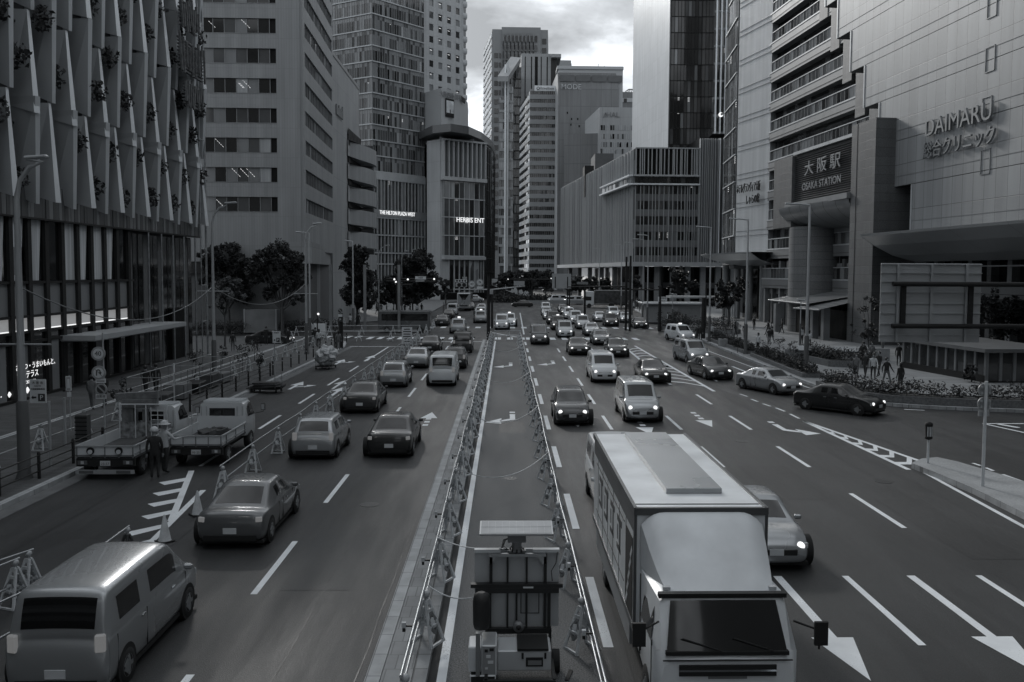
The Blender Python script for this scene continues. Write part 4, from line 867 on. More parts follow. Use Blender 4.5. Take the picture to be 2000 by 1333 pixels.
# J : pale curved hotel wall
jn=(37.5,128); jf=(37.5-.231*9.6,137.6); fJ,LJ,aJ=frame(jf,jn)
pale=panel('pale_cladding',.46,aJ,.42,4.2,.02,.86,.5,metal=.1,var=.03,nz=.05,sc=.2)
rJ=thing('hotel_wing','pale tall hotel wall with two rows of dark Japanese letters left of the balconies','building',(37,130,0))
b=MB(); b.prism([jf,jn,(38.5,128.6),(39,133),(46,150),(40,150)],9,64,pale); pt(b,'wall',rJ)
b=MB(fJ)
for k in range(13):
    z=ZZ(1500,400,128)+.1+4.3*k-4.3; b.box(0,LJ+.02,0,.06,z,z+.05,mid); b.box(0,LJ+.02,0,.06,z+.75,z+.79,mid)
pt(b,'panel_joint',rJ)
ftext('ホテルグランヴィア大阪',1.55,dark,fJ,LJ*.48,.55,ZZ(1462,368,133),rJ,.42,.05); ftext('しゃらの館',1.5,dark,fJ,LJ*.62,.55,ZZ(1470,392,133),rJ,.55,.05)
b=MB(); g0=P2(1411,150); g1=(jf[0],138.2); fg,lg,_=frame(g0,g1)
b=MB(fg); z=9
while z<62:
    hh=2.3 if False else 4.15
    if z>40 and z<200: sft=(z-40)*.0
    glassrow(b,0 if z<44 else lg*.25,lg,8,z,z+hh-.15,.05,[6,4,2,.3],.01,mid,.06,.05,.06); b.box(0 if z<44 else lg*.25,lg,0,.25,z+hh-.15,z+hh,pgrey); z+=hh
b.box(0,lg,-4,0,8,44,concd); b.box(lg*.25,lg,-4,0,44,64,concd); pt(b,'glass_corner',rJ)
b=MB(fJ); z1=10.3
# left wing canopy under the hotel wall
n=10; vs=[]
for i in range(n+1):
    t=i/n; u=-8.5+(LJ+10.5)*t; s=min(1,t*3+.05)**.6
    for (w_,zz_) in ((-2,0),(1.5+2.2*s,0),(1.45+2.2*s,-.2),(1+1.2*s,-1.0*s-.1),(-.5,-1.7*s-.1),(-2,-1.8*s-.1)): vs.append((u,w_,z1+zz_))
b.add(vs,[(i*6+j,i*6+(j+1)%6,(i+1)*6+(j+1)%6,(i+1)*6+j) for i in range(n) for j in range(6)],MT['canopy_skin']); b.add(vs[:6],[tuple(range(6))],mid); pt(b,'wing_canopy',rJ)
b=MB(fJ); b.box(-6,LJ,-5,-4.6,0,8.5,g_dark)
for k in range(5): b.lathe([(.5,0),(.5,8.6)],(-6+k*4,-1.5,0),mid,12)
for k in range(6): b.box(-2+k*.7,-1.85+k*.7,.3,.5,.5,3.6,pgrey)
pt(b,'ground_floor',rJ)
# street entrance pavilion of glass
g=[G(1765,722),G(1925,752),G(2060,752)]
rP=thing('subway_entrance','low glass pavilion with grey posts and flat roof on the right plaza','pavilion',(g[1].x,g[1].y,.15))
for (A,B_,n,dw) in ((g[0],g[1],9,.45),(g[1],g[2],5,.1)):
    f,L,a=frame((A.x,A.y),(B_.x,B_.y)); b=MB(f); gl=mat('pavilion_glass',.05,.05,spec=.8,var=.3)
    for k in range(n+1): u=k*L/n; b.box(u-.1,u+.1,-.1,.1,.15,2.15,mid)
    b.box(0,L,-.12,.12,.15,.15+dw,dark); pt(b,'post_frame',rP)
    b=MB(f); 
    for k in range(n): t=rnd.uniform(-.01,.01); b.add([(k*L/n+.1,t,.15+dw),((k+1)*L/n-.1,-t,.15+dw),((k+1)*L/n-.1,-t,2.1),(k*L/n+.1,t,2.1)],[(0,1,2,3)],gl)
    pt(b,'glass_wall',rP)
zr=2.16
b=MB(); b.prism([(g[0].x-.3,g[0].y),(g[1].x-.4,g[1].y-.5),(g[2].x+.5,g[2].y-.5),(g[2].x+.5,g[0].y+3),(g[0].x+1,g[0].y+3)],zr,zr+.24,mat('pavilion_roof',.12,.6,var=.15)); pt(b,'roof',rP)
# ---------------- vehicles
paintc={}
def cpaint(n,v,met=0.0): 
    return mat('car_paint_'+n,v,.28,metal=met,var=.02,scale=.2,coat=.6)
P_white=cpaint('white',.62); P_silver=cpaint('silver',.36,.5); P_grey=cpaint('grey',.14,.4); P_black=cpaint('black',.02); P_dark=cpaint('dark',.05,.3)
PAINT=dict(white=P_white,silver=P_silver,grey=P_grey,black=P_black,dark=P_dark)
cgl=mat('car_glass',.012,.05,spec=.8,var=.2); tyre=mat('tyre',.02,.85,var=.2); rim=mat('wheel_rim',.4,.35,metal=.7); chrome=mat('chrome',.6,.12,metal=1,var=.02)
hlamp=emis('headlamp_lit',.7,.9); hoff=mat('headlamp_off',.5,.12,spec=.8); tlamp=emis('tail_lamp_lit',.16,.09); toff=mat('tail_lamp_off',.12,.2); plate=mat('plate',.6,.5)
def wheel(r,w,rimr=None):
    b=MB(); b.lathe([(r*.62,-w/2),(r*.95,-w/2),(r,-w/2+.03),(r,w/2-.03),(r*.95,w/2),(r*.62,w/2)],(0,0,0),tyre,18,'X'); t=b
    q=MB(); q.lathe([(.04,-w/2-.01),(r*.6,-w/2+.02),(r*.63,-w/2-.005),(r*.63,w/2+.005),(r*.6,w/2-.02),(.04,w/2+.01)],(0,0,0),rim,14,'X')
    for k in range(5):
        a=k*2*PI/5
        for s in (-1,1): q.cb((s*(w/2+.003),math.cos(a)*r*.33,math.sin(a)*r*.33),(.02,.07,r*.5),rim,rx=-a+PI/2)
    return t,q
def add_wheels(root,hw,ys,r=.31,w=.2):
    t,q=wheel(r,w); tm=t.mesh('wheel'); qm=q.mesh('rim')
    for y in ys:
        for s in (-1,1):
            o=bpy.data.objects.new('wheel',tm); C.objects.link(o); o.parent=root; o.location=(s*(hw-w/2-.005),y,r)
            p=bpy.data.objects.new('rim',qm); C.objects.link(p); p.parent=o
def subsplit(vs,fs,mi,mats,levels,name,root,names):
    """smooth a cage, then cut it into one mesh per material so that glass and bodywork are parts of their own"""
    me=bpy.data.meshes.new('cage'); me.from_pydata([tuple(v) for v in vs],[],fs)
    for m_ in mats: me.materials.append(m_)
    me.polygons.foreach_set('material_index',mi); me.polygons.foreach_set('use_smooth',[True]*len(fs)); me.update()
    bm=bmesh.new(); bm.from_mesh(me); bmesh.ops.recalc_face_normals(bm,faces=bm.faces[:]); bm.to_mesh(me); bm.free()
    o=bpy.data.objects.new('cage',me); C.objects.link(o); u=o.modifiers.new('u','SUBSURF'); u.levels=levels; u.render_levels=levels
    dg=bpy.context.evaluated_depsgraph_get(); r=bpy.data.meshes.new_from_object(o.evaluated_get(dg)); bpy.data.objects.remove(o)
    out=[]
    for k in range(len(mats)):
        bm=bmesh.new(); bm.from_mesh(r); bmesh.ops.delete(bm,geom=[f for f in bm.faces if f.material_index!=k],context='FACES')
        if not bm.faces: bm.free(); out.append(None); continue
        if k: 
            for v in bm.verts: v.co+=v.normal*.004
        for f in bm.faces: f.material_index=0
        m=bpy.data.meshes.new(names[k]); bm.to_mesh(m); bm.free(); m.materials.append(mats[k]); q=bpy.data.objects.new(names[k],m); C.objects.link(q); q.parent=root; out.append(q)
    return out
seam=mat('panel_seam',.01,.6)
def car_proto(kind):
    K=dict(
     sedan=dict(fr=2.25,hw=.88,zl=.17,zb=.90,zt=1.44,tw=.64,R=[-1.62,-.78],F=[.42,1.18],hood=.90,nose=.66,tail=.98),
     hatch=dict(fr=1.98,hw=.84,zl=.17,zb=.95,zt=1.53,tw=.64,R=[-1.88,-1.5],F=[.38,1.12],hood=.94,nose=.70,tail=.95),
     minivan=dict(fr=2.3,hw=.87,zl=.18,zb=1.04,zt=1.84,tw=.74,R=[-2.22,-2.02],F=[.78,1.6],hood=1.04,nose=.78,tail=1.04),
     van=dict(fr=2.3,hw=.85,zl=.20,zb=1.1,zt=1.96,tw=.77,R=[-2.25,-2.14],F=[1.4,1.98],hood=1.12,nose=.86,tail=1.1),
     taxi=dict(fr=2.2,hw=.86,zl=.18,zb=1.0,zt=1.77,tw=.70,R=[-2.1,-1.8],F=[.58,1.35],hood=1.0,nose=.76,tail=1.0))[kind]
    fr,hw,zl,zb,zt,tw=[K[q] for q in ('fr','hw','zl','zb','zt','tw')]; R0,R1=K['R']; F1,F0=K['F']; mp=(R1+F1)/2; bx=kind in('van','minivan','taxi','hatch')
    # stations: y, zlow, zbelt, ztop, hw, tw
    S=[(-fr,zl+.22,.52,.62,hw-.12,hw-.3),(-fr+.04,zl+.08,.7,K['tail']-.10,hw-.05,hw-.2),(-fr+.14,zl+.02,K['tail']-.06,K['tail']+.0,hw-.01,hw-.16)]
    if kind=='sedan': S.append((R0-.12,zl,zb,zb+.06,hw,hw-.16))
    S+=[(R0+.0,zl,zb,zb+.04 if kind=='sedan' else zb+.06,hw,hw-.12),(R1,zl,zb,zt-.03,hw,tw),(R1+.12,zl,zb,zt-.01,hw,tw),(mp-.05,zl,zb,zt,hw,tw),(mp+.05,zl,zb,zt,hw,tw),(F1-.1,zl,zb,zt-.01,hw,tw),(F1,zl,zb,zt-.04,hw,tw-.01),
        (F0,zl,zb,zb+.04,hw,hw-.13),(F0+.12,zl,zb-.0,zb+.03,hw,hw-.16),(fr-.3,zl,K['hood']-.1,K['hood']-.02,hw-.03,hw-.24),(fr-.08,zl+.03,K['nose']-.1,K['nose']+.02,hw-.09,hw-.3),(fr-.02,zl+.08,.52,.62,hw-.16,hw-.34),(fr,zl+.16,.42,.5,hw-.24,hw-.4)]
    vs=[]; n=0
    for (y,z0,zbt,ztp,w,t) in S:
        mid_=(z0+zbt)*.5+.06; cab=ztp-zbt>.2; top=max(zbt+.05,ztp-.05)
        g=lambda f:(w-.02+(t-(w-.02))*f, zbt+(top-zbt)*f)
        a1=g(.10) if cab else g(.3); a2=g(.86) if cab else g(.7)
        half=[(0,z0),(w-.16,z0),(w-.03,z0+.06),(w,mid_),(w-.012,zbt-.04),(w-.03,zbt),a1,a2,(t,top),(t-.10,ztp),(t*.45,ztp+.015),(0,ztp+.02)]
        ring=[(x,y,z) for x,z in half]+[(-x,y,z) for x,z in reversed(half[1:-1])]
        n=len(ring); vs+=ring
    H=12; iR0=[i for i,s in enumerate(S) if s[0]==R0+.0][0]; iR1=iR0+1; iF1=iR0+6; iF0=iF1+1
    fs=[];mi=[]
    for i in range(len(S)-1):
        for k in range(n):
            fs.append((i*n+k,i*n+(k+1)%n,(i+1)*n+(k+1)%n,(i+1)*n+k)); kk=k if k<H-1 else n-1-k  # mirrored segment index
            m_=0
            if kk==6 and ((iR1<=i<iF1 and i!=iR1+2)) and i not in (iR1,): m_=1
            if kk==6 and i==iR1 and bx: m_=0
            if kk==6 and i==iF1: m_=0
            if kk in (9,10) and i==iF1: m_=2
            if kk in (9,10) and i==iR0: m_=3
            mi.append(m_)
    fs.append(tuple(range(n))); mi.append(0); fs.append(tuple(range(len(vs)-n,len(vs)))); mi.append(0)
    root=thing(kind+'_car' if kind!='taxi' else 'taxi_cab','x','car',(0,0,-50))
    body=subsplit(vs,fs,mi,[P_white,cgl,cgl,cgl],2,'body',root,['body','side_window','windscreen','rear_window'])[0]
    wy=[fr-.82,-fr+.78]
    b=MB()
    for y in wy:
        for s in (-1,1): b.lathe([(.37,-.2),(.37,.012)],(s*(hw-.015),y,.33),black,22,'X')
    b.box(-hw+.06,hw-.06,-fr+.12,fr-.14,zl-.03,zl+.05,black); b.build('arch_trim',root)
    b=MB()
    for s in (-1,1):
        x=s*(hw-.006)
        for y in (mp,F0-.25,R1+.15 if kind!='hatch' else R1+.4): b.box(min(x,x-s*.02),max(x,x-s*.02),y-.006,y+.006,zl+.12,zb-.03,seam)
        for y in (mp-.18,F0-.95): b.box(min(x-s*.02,x+s*.012),max(x-s*.02,x+s*.012),y-.08,y+.08,zb-.12,zb-.09,chrome)
    b.build('door_seams',body)
    add_wheels(root,hw+.01,wy)
    zn=K['nose']
    for s in (-1,1):
        q=MB(); q.lathe([(.01,-.05),(.10,-.04),(.10,.03),(.01,.05)],(s*(hw-.27),fr-.10,zn-.04),hlamp,12,'Y'); q.cb((s*(hw-.2),fr-.15,zn-.04),(.24,.1,.13),hoff,rz=-s*.35); q.build('headlight',root)
        zt_=(zb-.12 if not bx else zb-.05); q=MB(); q.cb((s*(hw-.15),-fr+.075,zt_),(.17,.09,.14 if kind=='sedan' else .3),tlamp,rz=s*.25); q.build('tail_light',root,bevel=.02)
        q=MB(); q.cb((s*(hw+.07),F0-.32,zb+.09),(.18,.09,.12),P_white); q.build('door_mirror',root,bevel=.03)
    q=MB(); q.box(-hw+.36,hw-.36,fr-.1,fr+.002,.40,.56,black); q.box(-.4,.4,fr-.12,fr-.035,zn-.14,zn-.08,black); q.build('grille',root,bevel=.02)
    for y in (fr+.008,-fr-.004): q=MB(); q.box(-.17,.17,y-.01,y+.01,.42,.57,plate); q.build('number_plate',root)
    q=MB(); q.box(-hw+.2,hw-.2,-fr+.0,-fr+.12,zl+.06,zl+.2,black); q.build('rear_skirt',root)
    if kind=='taxi' : q=MB(); q.cb((0,.1,zt+.07),(.36,.16,.13),hlamp); q.build('roof_lamp',root,bevel=.03)
    return root
protos={k:car_proto(k) for k in ('sedan','hatch','minivan','van','taxi')}
usedp=set()
def place(kind,x,y,color,label,rz=0,group=None,lights=True,cat='car'):
    root=protos[kind]
    if root in usedp: r=dup(root,override={'car_paint_white':PAINT[color]})
    else:
        usedp.add(root); r=root
        def ov(o):
            if o.type=='MESH':
                for i,s in enumerate(o.material_slots):
                    if o.data.materials[i]==P_white: s.link='OBJECT'; s.material=PAINT[color]
            for c in o.children: ov(c)
        if color!='white': ov(r)
    r.location=(x,y,.004); r.rotation_euler=(0,0,rz); r['label']=label; r['category']=cat
    if group: r['group']=group
    return r
GL='cars driving away on the left carriageway'; GR='cars coming towards the footbridge'
LC=[ # kind,x,y(center),color,label
 ('minivan',-7.45,17.0,'silver','silver minivan cut by the bottom left edge of the photo'),
 ('sedan',-7.1,25.2,'grey','grey saloon just ahead of the silver minivan beside the traffic cones'),
 ('hatch',-7.35,36.0,'silver','silver hatchback with lit tail lights passing the row of white A-frame barriers'),
 ('sedan',-4.5,36.6,'black','black saloon with bright tail lights left of the painted arrow'),
 ('sedan',-7.4,47.5,'dark','dark saloon in the nearside lane ahead of the silver hatchback'),
 ('hatch',-7.0,57.5,'silver','pale hatchback in the nearside lane two cars ahead of the silver one'),
 ('van',-4.0,58.5,'white','white roofed van in the lane beside the median'),
 ('sedan',-6.7,69,'silver','silver saloon near the stop line in the nearside lane'),
 ('hatch',-3.8,68.5,'black','black hatchback right in front of the white roofed van'),
 ('minivan',-3.9,82,'black','black people carrier stopped short of the near crossing by the median'),
 ('sedan',-6.8,82,'black','black saloon short of the near crossing in the nearside lane'),
 ('taxi',-5.6,107,'silver','silver taxi between the two crossings'),
 ('taxi',-3.6,129,'silver','silver taxi with lit lamps just past the far crossing'),
 ('minivan',-3.9,140,'white','white people carrier behind the silver taxi past the far crossing'),
 ('sedan',-8.6,122,'dark','dark saloon just past the far crossing in the nearside lane'),
 ('sedan',-8.9,140,'black','black saloon waiting in front of the white van past the far crossing'),
 ('van',-9.0,152,'white','white van with a dark rear window right behind the coach'),
 ('sedan',-4.4,152,'silver','silver saloon third in the queue past the far crossing'),
 ('hatch',-4.4,163,'white','small white hatchback fourth in the queue past the far crossing'),
 ('sedan',-6.8,172,'grey','grey saloon alongside the coach'),
]
for k,x,y,c,l in LC: place(k,x,y,c,l,0,GL)
RC=[
 ('sedan',6.55,23.3,'silver','silver saloon passing right of the white box lorry'),
 ('van',3.5,27.4,'white','white van close behind the box lorry'),
 ('hatch',3.15,43.6,'dark','dark hatchback with a lit headlamp following the white van'),
 ('minivan',6.6,44.8,'silver','silver people carrier in the second lane by the painted arrow'),
 ('minivan',6.5,60.5,'white','white roofed people carrier in the second lane'),
 ('sedan',9.8,60,'black','black saloon beside the painted chevrons'),
 ('van',3.35,91.5,'grey','boxy grey van on the near crossing'),
 ('sedan',6.4,80,'black','black saloon with a pale roof stopped beyond the white roofed people carrier'),
 ('minivan',6.6,101,'silver','silver people carrier with square headlamps at the crossing'),
 ('hatch',9.6,78,'dark','dark hatchback in the third lane beyond the chevrons'),
 ('sedan',9.6,91,'grey','grey saloon in the third lane near the crossing'),
 ('taxi',6.6,114,'black','black taxi with lit headlamps between the crossings'),
 ('minivan',6.6,126,'black','black people carrier behind the black taxi'),
 ('sedan',9.9,104,'silver','silver saloon in the third lane between the crossings'),
 ('taxi',9.9,116,'silver','silver taxi in the third lane between the crossings'),
 ('minivan',9.9,128,'white','white people carrier in the third lane past the far crossing'),
 ('sedan',6.6,139,'white','white saloon in the queue past the far crossing'),
 ('taxi',9.9,141,'white','white taxi in the queue past the far crossing'),
 ('sedan',6.8,151,'silver','silver saloon in the long queue past the far crossing'),
 ('hatch',10.1,153,'dark','dark hatchback in the long queue past the far crossing'),
 ('minivan',7.2,163,'white','white people carrier near the end of the queue'),
 ('sedan',10.4,165,'grey','grey saloon near the end of the queue'),
 ('taxi',14.2,122,'black','black taxi in the outer lane past the far crossing'),
 ('sedan',14.0,134,'white','white saloon in the outer lane past the far crossing'),
 ('sedan',17.6,118,'black','black saloon with bright headlamps at the right kerb before the planting'),
 ('hatch',17.4,131,'silver','silver hatchback at the right kerb past the far crossing'),
 ('minivan',17.2,144,'white','white people carrier at the right kerb past the far crossing'),
]
for k,x,y,c,l in RC: place(k,x,y,c,l,PI,GR)
p=G(1333,668); place('taxi',p.x,p.y+1.6,'white','white taxi turning by the right kerb beside waiting people',PI+.25)
place('sedan',14.2,62,'dark','dark saloon turning right beside the hatched island',PI+.15); place('minivan',15.2,73,'silver','silver people carrier in the turning lane near the planters',PI+.12)
place('sedan',17.6,46.5,'black','black saloon swinging round the corner beside the plaza hedge',PI+.75)
place('sedan',16.2,54.5,'silver','silver saloon following the black one round the plaza corner',PI+.4)
# taxis etc. in the middle
p=G(980,645); place('van',p.x,p.y+2.2,'white','boxy white taxi waiting in the middle of the junction',PI,None); place('taxi',p.x+1.0,p.y+8.6,'white','second white car waiting behind the boxy taxi',PI)
p=G(1088,592); place('van',p.x,p.y,'white','white van crossing the far junction, left one',PI/2+.3); p=G(1118,595); place('van',p.x,p.y,'white','white van crossing the far junction next to the lorry cab',PI/2+.3)
p=G(1020,600); place('sedan',p.x,p.y,'black','black car turning across the far junction alone',PI/2)
p=G(1070,570); place('sedan',p.x,p.y,'black','black car far off on the curving road behind the queue',PI/2+.2)
p=G(530,676); place('sedan',p.x-.5,p.y+1.5,'black','large black saloon parked on the plaza left behind the parking sign',-PI/2-.1)
p=G(925,592); place('minivan',p.x,p.y+4,'silver','silver people carrier crossing beyond the coach',-PI/2)
# ---- box lorry in front
signwt=mat('graphic_white',.6,.5)
def lorry(root,W_=2.3,body=P_white,box_l=7.1,zb=.95,zt=3.1,cabh=2.14):
    # local: +y forward, cab front at y=0
    hw=W_/2
    b=MB(); b.box(-hw,hw,-2.2-box_l,-2.0,zb,zt,body); b.build('cargo_box',root,bevel=.03)
    bx=root.children[-1] if False else [c for c in root.children if c.name.startswith('cargo_box')][0]
    al=mat('truck_trim',.12,.4,metal=.5)
    b=MB()
    for s in (-1,1): 
        b.box(s*hw-.03,s*hw+.03,-2.2-box_l,-2.0,zt-.10,zt+.03,al); b.box(s*hw-.025,s*hw+.025,-2.2-box_l,-2.0,zb-.04,zb+.08,al); b.box(s*hw-.02,s*hw+.025,-2.1,-1.98,zb,zt,al)
    b.box(-hw,hw,-2.06,-1.97,zt-.1,zt+.03,al); b.build('edge_trim',bx)
    b=MB(); b.box(-.62,.42,-1.9-box_l,-3.1,zt+.005,zt+.10,mat('roof_panel_grey',.40,.3,var=.1,scale=.7)); 
    b.box(-hw+.04,hw-.04,-2.35,-2.32,zt+.0,zt+.012,al)
    b.build('roof_panel',bx)
    for s in (-1,1):
        m_=MB(); sx=s*(hw+.004)
        gm=mat('box_graphic',.09,.6); 
        for k in range(4):
            y0=-7.6+k*1.15; m_.cb((sx,y0,2.3),(.006,.7,.13),gm); m_.cb((sx,y0+.1,1.98),(.006,.13,.55),gm); m_.cb((sx,y0-.1,1.72),(.006,.6,.11),gm); m_.cb((sx,y0-.3,2.0),(.006,.09,.3),gm)
        m_.cb((sx+s*.002,-5.6,zt-.27),(.012,7.0,.34),mat('box_band',.12,.5)); m_.cb((sx,-2.75,1.75),(.008,.9,1.5),black); [m_.cb((sx+s*.004,-3.0+.14*q,1.2+.25*q),(.008,.3,.1),signwt,rx=.8) for q in range(5)]; m_.cb((sx,-6,1.35),(.006,5.2,.03),gm); m_.cb((sx,-6,2.5),(.006,5.2,.03),gm); m_.build('side_graphic',bx)
    # cab by rings in y
    S=[(-2.0,.55,hw-.06,1.3,hw-.1,cabh),(-.75,.5,hw-.04,1.35,hw-.12,cabh+.05),(-.42,.5,hw-.04,1.35,hw-.16,cabh),(-.12,.45,hw-.05,1.38,hw-.14,1.42),(0,.5,hw-.12,.95,hw-.18,1.28)]
    vs=[]
    for (y,z0,w,zm,t,z1) in S:
        half=[(0,z0),(w-.05,z0),(w,z0+.12),(w,zm),(t,max(zm+.02,z1-.08)),(t-.12,z1),(0,z1+.03)]
        vs+=[(x,y,z) for x,z in half]+[(-x,y,z) for x,z in reversed(half[1:-1])]
    n=12; b=MB(); b.add(vs,[(i*n+k,i*n+(k+1)%n,(i+1)*n+(k+1)%n,(i+1)*n+k) for i in range(4) for k in range(n)],body,True); b.add(vs[:n],[tuple(range(n))],body); b.add(vs[-n:],[tuple(range(n))],body)
    cb_=b.build('cab',root); cb_.data.set_sharp_from_angle(angle=R(35))
    b=MB(); b.add([(-hw+.22,-.05,1.42),(0,-.01,1.42),(hw-.22,-.05,1.42),(hw-.32,-.37,cabh-.05),(0,-.33,cabh-.03),(-hw+.32,-.37,cabh-.05)],[(0,1,4,5),(1,2,3,4)],cgl,True); b.build('windscreen',cb_)
    b=MB(); b.tube([(-.7,-.0,1.43),(-.1,-.02,1.62)],.012,black,5); b.tube([(.1,-.0,1.43),(.7,-.02,1.62)],.012,black,5); b.box(-hw+.2,hw-.2,-.08,0.0,1.36,1.42,black); b.build('wiper',cb_)
    for s in (-1,1):
        x=s*(hw-.03); x2=s*(hw-.13)
        b=MB(); b.add([(x,-.45,1.42),(x,-1.5,1.42),(x2,-1.5,cabh-.15),(x2,-.65,cabh-.15)],[(0,1,2,3)],cgl); b.build('side_window',cb_)
        b=MB(); b.tube([(s*(hw-.1),-.15,cabh-.3),(s*(hw+.22),.1,cabh-.35),(s*(hw+.22),.1,1.5)],.018,black,6); b.cb((s*(hw+.24),.12,1.75),(.2,.06,.36),black); b.build('wing_mirror',root)
        b=MB(); b.cb((s*(hw-.3),.0,.75),(.34,.06,.16),hoff); b.build('headlight',root)
        b=MB(); b.box(min(s*(hw-.1),s*hw),max(s*(hw-.1),s*hw),-8.6,-2.6,.45,.85,mat('side_guard',.3,.5)) ; b.build('side_guard',root)
    # air deflector
    zd=zt+.0
    b=MB(); NU,NV=20,14; vs=[]
    for iv in range(NV+1):
        v=iv/NV; wv=.84+.22*v**.7
        for iu in range(NU+1):
            u=-1+2*iu/NU; e=max(0,(abs(u)-.62)/.38); z=cabh+.03+(zd-.07-cabh)*(1-(1-v)**1.25)*(1-.55*e**2.2*(1-.55*v)); vs.append((u*wv,-.5-1.46*v-.10*e*(1-v),z))
    b.add(vs,[(r*(NU+1)+c,r*(NU+1)+c+1,(r+1)*(NU+1)+c+1,(r+1)*(NU+1)+c) for r in range(NV) for c in range(NU)],body,True)
    for c in (0,NU):
        p=[vs[r*(NU+1)+c] for r in range(NV+1)]; b.add(p+[(q[0],q[1],cabh-.03) for q in p],[(r,r+1,NV+2+r,NV+1+r) for r in range(NV)],body)
    o=b.build('air_deflector',cb_)
    b=MB(); b.box(-hw+.14,hw-.14,-.5,-.38,cabh-.02,cabh+.05,dark); b.build('visor',cb_)
    b=MB(); b.box(-hw+.1,hw-.1,-.02,.12,.42,.68,body); b.build('bumper',root,bevel=.03)
    b=MB(); b.box(-hw+.3,hw-.3,-9,-1,.45,.9,black); b.build('chassis',root)
    add_wheels(root,hw-.02,(-.85,-7.0),.42,.26)
    b=MB(); b.box(-.3,.3,-.01,.014,1.0,1.12,mid); b.build('grille',root)
rT=thing('box_lorry','big white box lorry with a sloping air deflector, nearest vehicle on the right','lorry',(3.42,13.3,0),PI)
P_lorry=panel('lorry_paint',.76,0,30,30,.0,1,.35,var=.0,nz=.07,sc=1.2,bump=0); rT.rotation_euler=(0,0,PI); lorry(rT,body=P_lorry)
b=MB(); gl_=mat('seam_line',.05,.6)
for s in (-1,1):
    for k in range(1,7): x=s*1.152; b.box(min(x,x+s*.006),max(x,x+s*.006),-9.2+k*1.0,-9.185+k*1.0,1.0,3.05,gl_)
b.build('panel_seams',rT)
b=MB()
for s in (-1,1): x=s*1.10; b.box(min(x,x+s*.02),max(x,x+s*.02),-1.62,-1.60,.7,2.1,gl_); b.box(min(x,x+s*.02),max(x,x+s*.02),-.42,-.40,.7,1.45,gl_); b.box(min(x,x+s*.03),max(x,x+s*.03),-1.5,-1.3,1.2,1.26,black)
b.build('door_seams',rT)
b=MB(); b.box(-.75,.75,-.0,.03,1.05,1.22,black); b.box(-.75,.75,.02,.035,1.12,1.15,chrome); b.box(-1.0,1.0,.0,.02,1.28,1.30,gl_); b.build('grille_panel',rT)
for x in (-.85,-.3,.3,.85): b=MB(); b.cb((x,-.62,2.2),(.12,.08,.05),hoff); b.build('marker_lamp',rT)

